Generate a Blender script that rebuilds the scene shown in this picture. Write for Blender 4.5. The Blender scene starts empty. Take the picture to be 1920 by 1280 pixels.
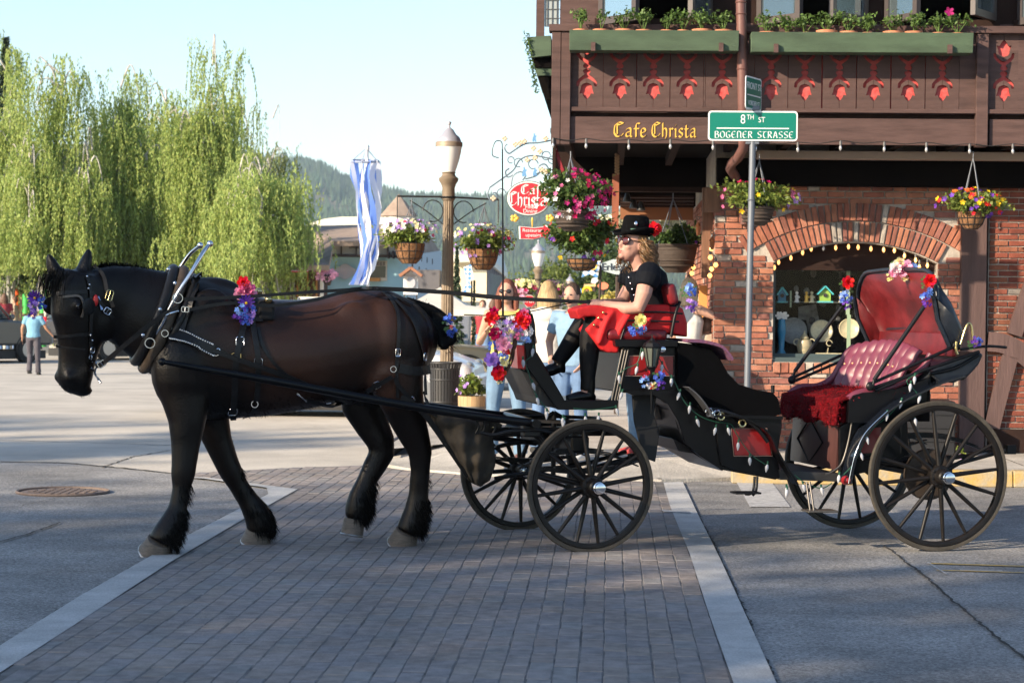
import bpy,bmesh,math,random
import numpy as np
from mathutils import Vector,Matrix,geometry
from mathutils.bvhtree import BVHTree
rad=math.radians
random.seed(7);rng=np.random.default_rng(7)
scene=bpy.context.scene
COL=scene.collection
F=3900.0;CAMZ=1.52;ROLL=0.011;PITCH=65.0/F
R3=(Matrix.Rotation(math.pi/2-PITCH,3,'X')@Matrix.Rotation(ROLL,3,'Z'))
CAM=Vector((0,0,CAMZ))
cd=bpy.data.cameras.new('camera');cam=bpy.data.objects.new('camera',cd);COL.objects.link(cam)
cam.matrix_world=Matrix.Translation(CAM)@R3.to_4x4()
cd.sensor_width=36;cd.lens=36*F/1920;cd.clip_start=0.1;cd.clip_end=12000
scene.camera=cam
cd.dof.use_dof=True;cd.dof.focus_distance=13.3;cd.dof.aperture_fstop=7.0
SUN_AZ=52.0
SUN_EL=22.0
w=bpy.data.worlds.new("World");scene.world=w;w.use_nodes=True
nt=w.node_tree;bg=nt.nodes['Background']
sky=nt.nodes.new('ShaderNodeTexSky');sky.sky_type='NISHITA';sky.sun_disc=False
sky.sun_elevation=rad(SUN_EL);sky.sun_rotation=rad(180+SUN_AZ);sky.altitude=300
sky.air_density=1.0;sky.dust_density=0.7;sky.ozone_density=1.6
nt.links.new(sky.outputs[0],bg.inputs[0]);bg.inputs[1].default_value=0.12
sl=bpy.data.lights.new('sun','SUN');sl.energy=5.0;sl.angle=rad(0.55);sl.color=(1.0,0.83,0.62)
so=bpy.data.objects.new('sun',sl);COL.objects.link(so)
SUND=Vector((-math.sin(rad(SUN_AZ))*math.cos(rad(SUN_EL)),-math.cos(rad(SUN_AZ))*math.cos(rad(SUN_EL)),math.sin(rad(SUN_EL))))
so.rotation_euler=SUND.to_track_quat('Z','Y').to_euler();so.location=SUND*100
scene.view_settings.view_transform='Standard';scene.view_settings.look='None'
scene.view_settings.gamma=1.0;scene.view_settings.exposure=1.1;scene.view_settings.use_curve_mapping=False
scene.render.engine='CYCLES'
scene.cycles.max_bounces=6;scene.cycles.transparent_max_bounces=8;scene.cycles.volume_bounces=0
scene.cycles.use_denoising=True
def ray(px,py):return(R3@Vector(((px-960)/F,-(py-640)/F,-1.0)))
def at(px,py,Y):
 d=ray(px,py);return CAM+d*(Y/d.y)
def gr(px,py,z=0.0):
 d=ray(px,py);return CAM+d*((z-CAMZ)/d.z)
class Pl:
 """upright plane: e runs to the right along it, n points away from the camera"""
 def __init__(s,ox,oy,adeg):
  a=rad(adeg);s.o=Vector((ox,oy,0));s.a=a
  s.e=Vector((math.cos(a),math.sin(a),0));s.n=Vector((-math.sin(a),math.cos(a),0))
 def P(s,px,py,v=0.0):
  d=ray(px,py);t=(v-(CAM-s.o).dot(s.n))/d.dot(s.n);return CAM+d*t
 def w(s,u,v,z):return s.o+s.e*u+s.n*v+Vector((0,0,z))
 def uz(s,px,py,v=0.0):
  p=s.P(px,py,v);return(p-s.o).dot(s.e),p.z
 def v_of(s,p):return(p-s.o).dot(s.n)
 def m(s,p):return p.y/F
MATS={}
def mat(name,col,rough=0.6,metal=0.0,var=0.0,vscale=8.0,bump=0.0,bscale=60.0,spec=0.5,coat=0.0,emit=None,es=0.0,trans=0.0,alpha=1.0,island=0.0,col2=None,sheen=0.0,sub=0.0,stretch=None,hue=0.0,ior=1.45):
 if name in MATS:return MATS[name]
 m=bpy.data.materials.new(name);m.use_nodes=True;n=m.node_tree;L=n.links
 b=n.nodes['Principled BSDF']
 c=tuple(col)+(1,)
 b.inputs['Roughness'].default_value=rough;b.inputs['Metallic'].default_value=metal
 b.inputs['Specular IOR Level'].default_value=spec;b.inputs['Coat Weight'].default_value=coat
 b.inputs['Coat Roughness'].default_value=0.1;b.inputs['IOR'].default_value=ior
 b.inputs['Transmission Weight'].default_value=trans;b.inputs['Sheen Weight'].default_value=sheen
 b.inputs['Base Color'].default_value=c
 src=None
 if var>0 or col2 is not None or bump>0:
  tc=n.nodes.new('ShaderNodeTexCoord');mp=n.nodes.new('ShaderNodeMapping')
  L.new(tc.outputs['Object'],mp.inputs[0])
  if stretch:mp.inputs['Scale'].default_value=stretch
 if var>0 or col2 is not None:
  nz=n.nodes.new('ShaderNodeTexNoise');nz.inputs['Scale'].default_value=vscale;nz.inputs['Detail'].default_value=6
  nz.inputs['Roughness'].default_value=0.65
  L.new(mp.outputs[0],nz.inputs[0])
  mx=n.nodes.new('ShaderNodeMix');mx.data_type='RGBA'
  c2=col2 if col2 is not None else tuple(min(1,x*(1+var))for x in col)
  c1=col if col2 is not None else tuple(x*(1-var)for x in col)
  mx.inputs[6].default_value=tuple(c1)+(1,);mx.inputs[7].default_value=tuple(c2)+(1,)
  cr=n.nodes.new('ShaderNodeMapRange');cr.inputs[1].default_value=0.32;cr.inputs[2].default_value=0.68
  L.new(nz.outputs[0],cr.inputs[0]);L.new(cr.outputs[0],mx.inputs[0]);src=mx.outputs[2]
 if island>0:
  g=n.nodes.new('ShaderNodeNewGeometry');hs=n.nodes.new('ShaderNodeHueSaturation')
  m1=n.nodes.new('ShaderNodeMapRange');m1.inputs[3].default_value=1-island;m1.inputs[4].default_value=1+island
  L.new(g.outputs['Random Per Island'],m1.inputs[0]);L.new(m1.outputs[0],hs.inputs['Value'])
  if hue>0:
   m2=n.nodes.new('ShaderNodeMapRange');m2.inputs[3].default_value=0.5-hue;m2.inputs[4].default_value=0.5+hue
   mm=n.nodes.new('ShaderNodeMath');mm.operation='MULTIPLY_ADD';mm.inputs[1].default_value=7.13;mm.inputs[2].default_value=0.3
   fr=n.nodes.new('ShaderNodeMath');fr.operation='FRACT'
   L.new(g.outputs['Random Per Island'],mm.inputs[0]);L.new(mm.outputs[0],fr.inputs[0]);L.new(fr.outputs[0],m2.inputs[0]);L.new(m2.outputs[0],hs.inputs['Hue'])
  if src is not None:L.new(src,hs.inputs['Color'])
  else:hs.inputs['Color'].default_value=c
  src=hs.outputs[0]
 if src is not None:L.new(src,b.inputs['Base Color'])
 if bump>0:
  nb=n.nodes.new('ShaderNodeTexNoise');nb.inputs['Scale'].default_value=bscale;nb.inputs['Detail'].default_value=8
  bp=n.nodes.new('ShaderNodeBump');bp.inputs['Strength'].default_value=bump;bp.inputs['Distance'].default_value=0.01
  L.new(mp.outputs[0],nb.inputs[0]);L.new(nb.outputs[0],bp.inputs['Height']);L.new(bp.outputs[0],b.inputs['Normal'])
 if emit is not None:
  b.inputs['Emission Color'].default_value=tuple(emit)+(1,);b.inputs['Emission Strength'].default_value=es
 if sub>0:
  tl=n.nodes.new('ShaderNodeBsdfTranslucent');ms=n.nodes.new('ShaderNodeMixShader');ms.inputs[0].default_value=sub
  if src is not None:L.new(src,tl.inputs[0])
  else:tl.inputs[0].default_value=c
  L.new(b.outputs[0],ms.inputs[1]);L.new(tl.outputs[0],ms.inputs[2])
  L.new(ms.outputs[0],n.nodes['Material Output'].inputs[0])
 if alpha<1:b.inputs['Alpha'].default_value=alpha
 MATS[name]=m;return m
def piece_mat(name,cols,rough=0.85,bump=0.4,bscale=90.0,grime=0.25,weights=None):
 """masonry: each piece takes its own colour (object random or island random), fine grain on top"""
 if name in MATS:return MATS[name]
 m=bpy.data.materials.new(name);m.use_nodes=True;n=m.node_tree;L=n.links;b=n.nodes['Principled BSDF']
 b.inputs['Roughness'].default_value=rough;b.inputs['Specular IOR Level'].default_value=0.3
 oi=n.nodes.new('ShaderNodeObjectInfo');g=n.nodes.new('ShaderNodeNewGeometry')
 ad=n.nodes.new('ShaderNodeMath');ad.operation='ADD';fr=n.nodes.new('ShaderNodeMath');fr.operation='FRACT'
 L.new(oi.outputs['Random'],ad.inputs[0]);L.new(g.outputs['Random Per Island'],ad.inputs[1]);L.new(ad.outputs[0],fr.inputs[0])
 rp=n.nodes.new('ShaderNodeValToRGB');rp.color_ramp.interpolation='CONSTANT'
 ws=weights or[1]*len(cols);tot=sum(ws);acc=0
 for i,(c,wt)in enumerate(zip(cols,ws)):
  e=rp.color_ramp.elements[i]if i<2 else rp.color_ramp.elements.new(min(acc/tot,.999))
  e.position=acc/tot;e.color=tuple(c)+(1,);acc+=wt
 L.new(fr.outputs[0],rp.inputs[0])
 tc=n.nodes.new('ShaderNodeNewGeometry');nz=n.nodes.new('ShaderNodeTexNoise');nz.inputs['Scale'].default_value=14;nz.inputs['Detail'].default_value=8
 L.new(tc.outputs['Position'],nz.inputs[0])
 mr=n.nodes.new('ShaderNodeMapRange');mr.inputs[1].default_value=0.3;mr.inputs[2].default_value=0.7
 mr.inputs[3].default_value=1-grime;mr.inputs[4].default_value=1+grime;nz2=n.nodes.new('ShaderNodeTexNoise');nz2.inputs['Scale'].default_value=1.1;nz2.inputs['Detail'].default_value=7;L.new(tc.outputs['Position'],nz2.inputs[0]);av=n.nodes.new('ShaderNodeMath');av.operation='MULTIPLY_ADD';av.inputs[1].default_value=.5;hf_=n.nodes.new('ShaderNodeMath');hf_.operation='MULTIPLY';hf_.inputs[1].default_value=.5;L.new(nz2.outputs[0],hf_.inputs[0]);L.new(nz.outputs[0],av.inputs[0]);L.new(hf_.outputs[0],av.inputs[2]);L.new(av.outputs[0],mr.inputs[0]);mr.inputs[1].default_value=.38;mr.inputs[2].default_value=.62
 hs=n.nodes.new('ShaderNodeHueSaturation');L.new(rp.outputs[0],hs.inputs['Color']);L.new(mr.outputs[0],hs.inputs['Value'])
 L.new(hs.outputs[0],b.inputs['Base Color'])
 nb=n.nodes.new('ShaderNodeTexNoise');nb.inputs['Scale'].default_value=bscale;nb.inputs['Detail'].default_value=8
 L.new(tc.outputs['Position'],nb.inputs[0]);bp=n.nodes.new('ShaderNodeBump');bp.inputs['Strength'].default_value=bump;bp.inputs['Distance'].default_value=0.008
 L.new(nb.outputs[0],bp.inputs['Height']);L.new(bp.outputs[0],b.inputs['Normal'])
 MATS[name]=m;return m
class MB:
 def __init__(s):s.v=[];s.f=[]
 def add(s,vs,fs):
  k=len(s.v);s.v.extend([Vector(v)for v in vs]);s.f.extend([tuple(i+k for i in f)for f in fs]);return s
 def box(s,c,h,ax=None):
  """c centre, h half sizes, ax = three axis vectors"""
  X,Y,Z=ax or(Vector((1,0,0)),Vector((0,1,0)),Vector((0,0,1)));c=Vector(c)
  vs=[c+X*(h[0]*i)+Y*(h[1]*j)+Z*(h[2]*k)for k in(-1,1)for j in(-1,1)for i in(-1,1)]
  return s.add(vs,[(0,2,3,1),(4,5,7,6),(0,1,5,4),(2,6,7,3),(0,4,6,2),(1,3,7,5)])
 def bar(s,a,b,w,t,up=Vector((0,0,1))):
  """rectangular bar from a to b; t along up, w across"""
  a=Vector(a);b=Vector(b);d=(b-a);l=d.length;d.normalize()
  x=d.cross(up)
  if x.length<1e-4:x=d.cross(Vector((1,0,0)))
  x.normalize();y=x.cross(d).normalized()
  return s.box((a+b)/2,(w/2,l/2,t/2),(x,d,y))
 def tube(s,pts,r,seg=8,sx=1.0,cap=True,up=None):
  """r scalar or per point; or per point (r_in_up, r_side) pairs with up given"""
  pts=[Vector(p)for p in pts];n=len(pts);rings=[]
  prev=None
  for i,p in enumerate(pts):
   t=(pts[min(i+1,n-1)]-pts[max(i-1,0)])
   if t.length<1e-9:t=Vector((0,0,1))
   t.normalize()
   ref=up if up is not None else(prev if prev is not None else(Vector((0,0,1))if abs(t.z)<0.9 else Vector((1,0,0))))
   x=ref-t*ref.dot(t)
   if x.length<1e-5:x=t.orthogonal()
   x.normalize();y=t.cross(x)
   if up is None:prev=x
   ri=r[i]if isinstance(r,(list,tuple))else r
   ra,rb=ri if isinstance(ri,(list,tuple))else(ri,ri*sx)
   rings.append([p+x*(ra*math.cos(2*math.pi*k/seg))+y*(rb*math.sin(2*math.pi*k/seg))for k in range(seg)])
  vs=[v for rg in rings for v in rg];fs=[]
  for i in range(n-1):
   for k in range(seg):
    a=i*seg+k;b=i*seg+(k+1)%seg
    fs.append((a,b,b+seg,a+seg))
  if cap:
   fs.append(tuple(reversed(range(seg))));fs.append(tuple((n-1)*seg+k for k in range(seg)))
  return s.add(vs,fs)
 def lathe(s,prof,c,seg=20,ax=None):
  X,Y,Z=ax or(Vector((1,0,0)),Vector((0,1,0)),Vector((0,0,1)));c=Vector(c);vs=[];fs=[]
  for r,z in prof:
   for k in range(seg):
    a=2*math.pi*k/seg;vs.append(c+X*(r*math.cos(a))+Y*(r*math.sin(a))+Z*z)
  for i in range(len(prof)-1):
   for k in range(seg):
    a=i*seg+k;b=i*seg+(k+1)%seg;fs.append((a,b,b+seg,a+seg))
  fs.append(tuple(reversed(range(seg))));fs.append(tuple((len(prof)-1)*seg+k for k in range(seg)))
  return s.add(vs,fs)
 def prism(s,poly,ext):
  """poly: 3D outline, ext: extrusion vector"""
  poly=[Vector(p)for p in poly];n=len(poly);ext=Vector(ext)
  tris=geometry.tessellate_polygon([poly])
  nrm=Vector((0,0,0))
  for i in range(n):nrm+=poly[i].cross(poly[(i+1)%n])
  flip=nrm.dot(ext)>0
  fs=[]
  for t in tris:
   tn=(poly[t[1]]-poly[t[0]]).cross(poly[t[2]]-poly[t[0]])
   t=tuple(t)if tn.dot(ext)<0 else tuple(reversed(t))
   fs.append(t);fs.append(tuple(i+n for i in reversed(t)))
  for i in range(n):
   j=(i+1)%n
   fs.append((i,j,j+n,i+n)if flip else(j,i,i+n,j+n))
  return s.add(poly+[p+ext for p in poly],fs)
 def ell(s,c,r,seg=12,rg=8,ax=None):
  X,Y,Z=ax or(Vector((1,0,0)),Vector((0,1,0)),Vector((0,0,1)));c=Vector(c)
  if not isinstance(r,(list,tuple)):r=(r,r,r)
  vs=[c-Z*r[2]];fs=[]
  for i in range(1,rg):
   th=math.pi*i/rg
   for k in range(seg):
    a=2*math.pi*k/seg
    vs.append(c+X*(r[0]*math.sin(th)*math.cos(a))+Y*(r[1]*math.sin(th)*math.sin(a))-Z*(r[2]*math.cos(th)))
  vs.append(c+Z*r[2]);N=len(vs)-1
  for k in range(seg):fs.append((0,1+(k+1)%seg,1+k))
  for i in range(rg-2):
   for k in range(seg):
    a=1+i*seg+k;b=1+i*seg+(k+1)%seg;fs.append((a,b,b+seg,a+seg))
  o=1+(rg-2)*seg
  for k in range(seg):fs.append((N,o+k,o+(k+1)%seg))
  return s.add(vs,fs)
 def strap(s,pts,w,t,nrm):
  """flat band through pts: w wide in the direction across, t thick along nrm"""
  pts=[Vector(p)for p in pts];n=len(pts);vs=[];fs=[]
  for i,p in enumerate(pts):
   d=(pts[min(i+1,n-1)]-pts[max(i-1,0)]).normalized()
   nn=nrm[i]if isinstance(nrm,list)else nrm
   x=d.cross(nn).normalized()
   vs+=[p-x*w/2,p+x*w/2,p+x*w/2+nn*t,p-x*w/2+nn*t]
  for i in range(n-1):
   a=i*4
   for k in range(4):
    fs.append((a+k,a+(k+1)%4,a+4+(k+1)%4,a+4+k))
  fs.append((3,2,1,0));fs.append(tuple((n-1)*4+k for k in range(4)))
  return s.add(vs,fs)
 def torus(s,c,R,r,ax,seg=24,sg=8,sy=1.0,arc=(0,2*math.pi)):
  X,Y=ax;full=abs(arc[1]-arc[0]-2*math.pi)<1e-6
  m=seg if full else seg+1
  pts=[Vector(c)+X*(R*math.cos(arc[0]+(arc[1]-arc[0])*k/seg))+Y*(R*sy*math.sin(arc[0]+(arc[1]-arc[0])*k/seg))for k in range(m)]
  Z=X.cross(Y).normalized();vs=[];fs=[]
  for i,p in enumerate(pts):
   d=(p-Vector(c)).normalized()
   for k in range(sg):
    a=2*math.pi*k/sg;vs.append(p+d*(r*math.cos(a))+Z*(r*math.sin(a)))
  for i in range(m if full else m-1):
   j=(i+1)%m
   for k in range(sg):fs.append((i*sg+k,i*sg+(k+1)%sg,j*sg+(k+1)%sg,j*sg+k))
  return s.add(vs,fs)
 def mesh(s,name):
  me=bpy.data.meshes.new(name);me.from_pydata([tuple(v)for v in s.v],[],s.f);me.validate();me.update();return me
def setp(o,label=None,cat=None,group=None,kind=None):
 if label:o['label']=label
 if cat:o['category']=cat
 if group:o['group']=group
 if kind:o['kind']=kind
 return o
def thing(name,loc,label,cat,group=None):
 o=bpy.data.objects.new(name,None);COL.objects.link(o);o.location=loc;o.empty_display_size=0.2
 setp(o,label,cat,group);return o
WM={}
def OBJ(name,mb,m,parent=None,smooth=None,bev=0.0,label=None,cat=None,group=None,kind=None,segs=1,recalc=False):
 me=mb if isinstance(mb,bpy.types.Mesh)else mb.mesh(name)
 if not me.materials:
  for mm in(m if isinstance(m,(list,tuple))else[m]):me.materials.append(mm)
 if recalc:
  bm=bmesh.new();bm.from_mesh(me);bmesh.ops.recalc_face_normals(bm,faces=bm.faces[:]);bm.to_mesh(me);bm.free()
 if smooth is not None:
  me.shade_smooth()
  if smooth<180:me.set_sharp_from_angle(angle=rad(smooth))
 o=bpy.data.objects.new(name,me);COL.objects.link(o)
 if parent is not None:attach(o,parent)
 if bev>0:
  b=o.modifiers.new('bevel','BEVEL');b.width=bev;b.segments=segs;b.limit_method='ANGLE';b.angle_limit=rad(40)
 setp(o,label,cat,group,kind);return o
def wmat(o):
 M=Matrix.LocRotScale(o.location,o.rotation_euler,o.scale)
 return(wmat(o.parent)@o.matrix_parent_inverse@M)if o.parent else M
def attach(o,parent):
 o.parent=parent;o.matrix_parent_inverse=wmat(parent).inverted()
def kids(o):return[c for c in COL.objects if c.parent==o]
def copy_tree(o,parent=None):
 """a thing with copies of its parts and sub-parts; meshes shared"""
 ks=KID.get(o.name)
 c=o.copy();COL.objects.link(c)
 if parent is not None:c.parent=parent
 for ch in list(o.children):copy_tree(ch,c)
 return c
KID={}
def place_copy(src,M,label=None,group=None):
 """copy of a thing, moved by the matrix M in the world"""
 c=copy_tree(src);c.matrix_world=M@Matrix.LocRotScale(src.location,src.rotation_euler,src.scale)
 if label:c['label']=label
 if group:c['group']=group
 return c
def npmesh(name,V,Fq,m,smooth=False,matidx=None):
 """fast mesh: V (n,3), Fq (k,3|4) int"""
 me=bpy.data.meshes.new(name);V=np.asarray(V,dtype=np.float32);Fq=np.asarray(Fq,dtype=np.int32);k=Fq.shape[1]
 me.vertices.add(len(V));me.vertices.foreach_set('co',V.ravel())
 me.loops.add(Fq.size);me.loops.foreach_set('vertex_index',Fq.ravel())
 me.polygons.add(len(Fq));me.polygons.foreach_set('loop_start',np.arange(len(Fq),dtype=np.int32)*k)
 for mm in(m if isinstance(m,(list,tuple))else[m]):me.materials.append(mm)
 if matidx is not None:me.polygons.foreach_set('material_index',np.asarray(matidx,dtype=np.int32))
 me.update(calc_edges=True)
 if smooth:me.shade_smooth()
 return me
def remesh(mb,voxel,smooth=4,name='body',fac=0.5):
 """union of overlapping closed solids as ONE continuous surface"""
 me=mb.mesh('tmp');o=bpy.data.objects.new('tmp',me);COL.objects.link(o)
 r=o.modifiers.new('r','REMESH');r.mode='VOXEL';r.voxel_size=voxel
 s=o.modifiers.new('s','SMOOTH');s.iterations=smooth;s.factor=fac
 dg=bpy.context.evaluated_depsgraph_get();dg.update()
 out=bpy.data.meshes.new_from_object(o.evaluated_get(dg));out.name=name
 bpy.data.objects.remove(o);bpy.data.meshes.remove(me);out.shade_smooth();return out
def spline(pts,k=6):
 """Catmull-Rom through pts"""
 P=[Vector(p)for p in pts];n=len(P);out=[]
 for i in range(n-1):
  a,b,c,d=P[max(i-1,0)],P[i],P[i+1],P[min(i+2,n-1)]
  for j in range(k):
   t=j/k;out.append(0.5*((2*b)+(c-a)*t+(2*a-5*b+4*c-d)*t*t+(3*b-a-3*c+d)*t**3))
 out.append(P[-1]);return out
def text_mesh(txt,size,ext,M,name='lettering',align='CENTER',sx=1.0):
 cu=bpy.data.curves.new('t','FONT');cu.body=txt;cu.size=size;cu.extrude=ext;cu.align_x=align;cu.align_y='CENTER'
 o=bpy.data.objects.new('t',cu);COL.objects.link(o);dg=bpy.context.evaluated_depsgraph_get();dg.update()
 me=bpy.data.meshes.new_from_object(o.evaluated_get(dg));me.name=name;me.materials.clear()
 bpy.data.objects.remove(o);bpy.data.curves.remove(cu)
 me.transform(M@Matrix.Diagonal((sx,1,1,1)));return me
def frameM(c,X,Y):
 """matrix with local x = X, local y = Y"""
 X=X.normalized();Z=X.cross(Y).normalized();Y=Z.cross(X)
 return Matrix.Translation(c)@Matrix((X,Y,Z)).transposed().to_4x4()
NIB={'C':([[(.85,1.05),(.55,.9),(.2,.95),(.08,.6),(.1,.25),(.35,.02),(.7,.1),(.85,.25)],[(.32,.9),(.34,.2)],[(.32,1.02),(.55,1.1),(.85,1.0)]],.95),'a':([[(.12,.55),(.35,.66),(.5,.58),(.5,.08),(.62,.02)],[(.5,.42),(.15,.3),(.12,.1),(.25,.02),(.5,.14)]],.68),'f':([[(.55,.98),(.38,1.02),(.24,.85),(.24,.0)],[(.05,.62),(.5,.62)]],.52),'e':([[(.5,.12),(.3,.0),(.12,.14),(.12,.5),(.3,.66),(.48,.54),(.45,.4),(.14,.3)]],.58),'h':([[(.12,1.05),(.14,.02)],[(.14,.5),(.32,.66),(.5,.54),(.5,.1),(.4,-.12)]],.64),'r':([[(.1,.62),(.18,.6),(.18,.02)],[(.2,.5),(.36,.66),(.46,.58)]],.5),'i':([[(.08,.6),(.18,.58),(.18,.08),(.28,.02)],[(.14,.86),(.22,.9)]],.36),'s':([[(.48,.58),(.3,.66),(.14,.54),(.18,.4),(.42,.28),(.44,.12),(.28,.0),(.1,.1)]],.56),'t':([[(.2,.9),(.2,.12),(.32,.0),(.44,.08)],[(.04,.62),(.42,.62)]],.5),'B':([[(.14,1),(.14,0)],[(.1,.98),(.5,.95),(.52,.62),(.2,.54)],[(.2,.54),(.62,.46),(.6,.05),(.1,.02)]],.74),'O':([[(.4,1),(.12,.8),(.1,.25),(.38,0),(.66,.2),(.68,.75),(.4,1)]],.8),'G':([[(.62,.9),(.36,1),(.12,.8),(.1,.25),(.38,0),(.6,.12),(.6,.42),(.36,.42)]],.74),'E':([[(.6,.92),(.34,1),(.12,.78),(.12,.22),(.36,0),(.62,.1)],[(.12,.52),(.5,.52)]],.7),'N':([[(.14,0),(.14,.9),(.3,1),(.6,.85),(.62,.2),(.7,0)]],.78),'R':([[(.14,1),(.14,0)],[(.1,.98),(.5,.95),(.54,.62),(.2,.54)],[(.3,.54),(.64,.02)]],.74),'S':([[(.58,.9),(.34,1),(.12,.82),(.2,.58),(.52,.42),(.58,.16),(.34,0),(.1,.1)]],.68),'T':([[(.04,.94),(.66,.98)],[(.3,.96),(.16,.5),(.3,.04),(.56,.08)]],.66),'A':([[(.1,0),(.36,1),(.64,0)],[(.18,.36),(.54,.36)]],.74),' ':([],.5)}
def nib_text(txt,h,M,ext,nw=.13,ang=38,gap=.06,sx=1.0):
 total=sum(NIB[c][1]+gap for c in txt)-gap;x=-total/2;mb=MB()
 nv=Vector((math.cos(rad(ang))*nw/2,math.sin(rad(ang))*nw/2,0));nt_=Vector((-nv.y,nv.x,0))*0.22
 lay=0
 for c in txt:
  for st in NIB[c][0]:
   P=[Vector((x+a,b-.5,0))for a,b in st]
   if len(P)>2:P=spline(P,4)
   for a,b in zip(P[:-1],P[1:]):
    lay+=1;z=(lay%5)*0.0015
    d=(b-a).normalized();off=nt_ if abs(d.cross(nv.normalized()).z)<0.35 else Vector((0,0,0))
    q=[a-nv-off,a+nv-off,b+nv+off,b-nv+off]if off.length else[a-nv,a+nv,b+nv,b-nv]
    q=[M@Vector((p.x*h*sx,p.y*h,z*h))for p in q]
    mb.prism(q,(M.to_3x3()@Vector((0,0,1)))*ext)
  x+=NIB[c][1]+gap
 return mb
Zup=Vector((0,0,1))
FP=Pl(3.0,20.5,-2.7)
asph=mat('asphalt',(.235,.23,.225),.88,var=.36,vscale=.9,bump=.9,bscale=45,spec=.35)
def speckle(m,amount=.35,scale=160):
 n=m.node_tree;L=n.links;b=n.nodes['Principled BSDF'];lk=b.inputs['Base Color'].links[0];s0=lk.from_socket
 g=n.nodes.new('ShaderNodeNewGeometry');v=n.nodes.new('ShaderNodeTexVoronoi');v.inputs['Scale'].default_value=scale
 L.new(g.outputs['Position'],v.inputs[0]);hs=n.nodes.new('ShaderNodeHueSaturation');mr=n.nodes.new('ShaderNodeMapRange')
 sp=n.nodes.new('ShaderNodeSeparateColor');L.new(v.outputs['Color'],sp.inputs[0]);L.new(sp.outputs[0],mr.inputs[0])
 mr.inputs[3].default_value=1-amount;mr.inputs[4].default_value=1+amount
 L.new(mr.outputs[0],hs.inputs['Value']);L.new(s0,hs.inputs['Color']);L.new(hs.outputs[0],b.inputs['Base Color'])
speckle(asph,.4,90)
conc=mat('concrete',(.40,.40,.395),.9,var=.22,vscale=2.5,bump=.5,bscale=70);speckle(conc,.12,150)
walk=mat('sidewalk_concrete',(.41,.385,.345),.9,var=.28,vscale=1.6,bump=.8,bscale=40);speckle(walk,.15,120)
yel=mat('yellow_kerb_paint',(.42,.27,.06),.85,col2=(.30,.27,.21),vscale=9,bump=.5,bscale=50)
whp=mat('worn_white_paint',(.5,.5,.5),.85,col2=(.27,.27,.27),vscale=14,bump=.3)
joint=mat('joint_sand',(.055,.052,.05),.95,col2=(.22,.205,.195),vscale=4.5)
ylp=mat('worn_yellow_paint',(.62,.40,.08),.85,col2=(.34,.27,.14),vscale=16)
def sheet(name,pts,z,m,kind='structure',parent=None):
 ps=[Vector((p.x,p.y,z))for p in pts];mb=MB()
 for t in geometry.tessellate_polygon([ps]):
  a,b,c=[ps[i]for i in t];mb.add([a,b,c],[(0,1,2)]if(b-a).cross(c-a).z>0 else[(0,2,1)])
 return OBJ(name,mb,m,parent,kind=kind)
mb=MB();mb.add([(-3500,-300,0),(3500,-300,0),(3500,6500,0),(-3500,6500,0)],[(0,1,2,3)])
ground=OBJ('ground',mb,asph,kind='structure')
def ext(p0,p1,y):
 d=p1-p0;return p0+d*((y-p0.y)/d.y)
leftb=gr(690,869)+Vector((.047,1,0))*42
li=[gr(*p)for p in((558,920),(456,977),(321,1057),(128,1184),(0,1267))]
lo=[gr(*p)for p in((503,929),(456,953),(350,1008),(146,1124),(0,1215.7))]
ri=[gr(*p)for p in((1244,907.5),(1256,951),(1293,1042),(1329,1155),(1373,1280))]
ro=[gr(*p)for p in((1280,906),(1304,958),(1351,1053),(1402,1166),(1453,1280))]
li.append(ext(li[-2],li[-1],6.5));lo.append(ext(lo[-2],lo[-1],6.5));ri.append(ext(ri[0],ri[-1],6.5));ro.append(ext(ro[0],ro[-1],6.5))
top=[gr(*p)for p in((1243,905),(1100,902),(900,895),(760,883),(685,874),(520,880),(365,889),(330,893),(383,898),(470,908))]
bed=li[::-1]+top[::-1]+ri
sheet('paving_bed',bed,.0108,joint)
sheet('concrete_band',lo[::-1]+[gr(500,917),gr(383,900),gr(330,896),gr(383,897.5),gr(520,908)][0:4]+li,.016,conc)
sheet('concrete_band',ro[::-1]+ri,.016,conc)
sheet('side_road',[gr(*p)for p in((-700,858),(0,866),(120,868),(230,878),(325,888),(365,888.5),(520,879.5),(684,873.5),(686,868))]+[leftb,Vector((-60,60,0)),Vector((-40,25,0))],.004,mat('sunlit_pale_asphalt',(.46,.425,.37),.9,var=.2,vscale=.8,bump=.6,bscale=40))  # older pale asphalt, its bright warm tone also carries the sunlight
brk=piece_mat('paver_clay',[(.235,.21,.20),(.225,.205,.20),(.215,.205,.20),(.24,.21,.19),(.21,.195,.195),(.23,.20,.185)],.88,.6,60,.26)
def inside(p,poly):
 c=False;n=len(poly)
 for i in range(n):
  a,b=poly[i],poly[(i+1)%n]
  if(a.y>p.y)!=(b.y>p.y)and p.x<(b.x-a.x)*(p.y-a.y)/(b.y-a.y)+a.x:c=not c
 return c
crosswalk=thing('brick_crosswalk',gr(900,1000),'brick paved pedestrian crossing between two pale concrete bands under the horse','paving')
crosswalk['kind']='structure';del crosswalk['category']
GP=Pl(0,8,-2.7);PW,PL_=.104,.208
def paver_mb(mb,c,ax,hw,hl,t=.012):
 X,Y=ax;b=.004
 vs=[];
 for(w_,l_,z)in((hw,hl,-t),(hw,hl,-.004),(hw-b,hl-b,0)):
  vs+=[c+X*(sx*w_)+Y*(sy*l_)+Zup*z for sx,sy in((-1,-1),(1,-1),(1,1),(-1,1))]
 fs=[(8,9,10,11)]
 for k in range(2):
  for i in range(4):fs.append((k*4+i,k*4+(i+1)%4,(k+1)*4+(i+1)%4,(k+1)*4+i))
 mb.add(vs,fs)
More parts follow.
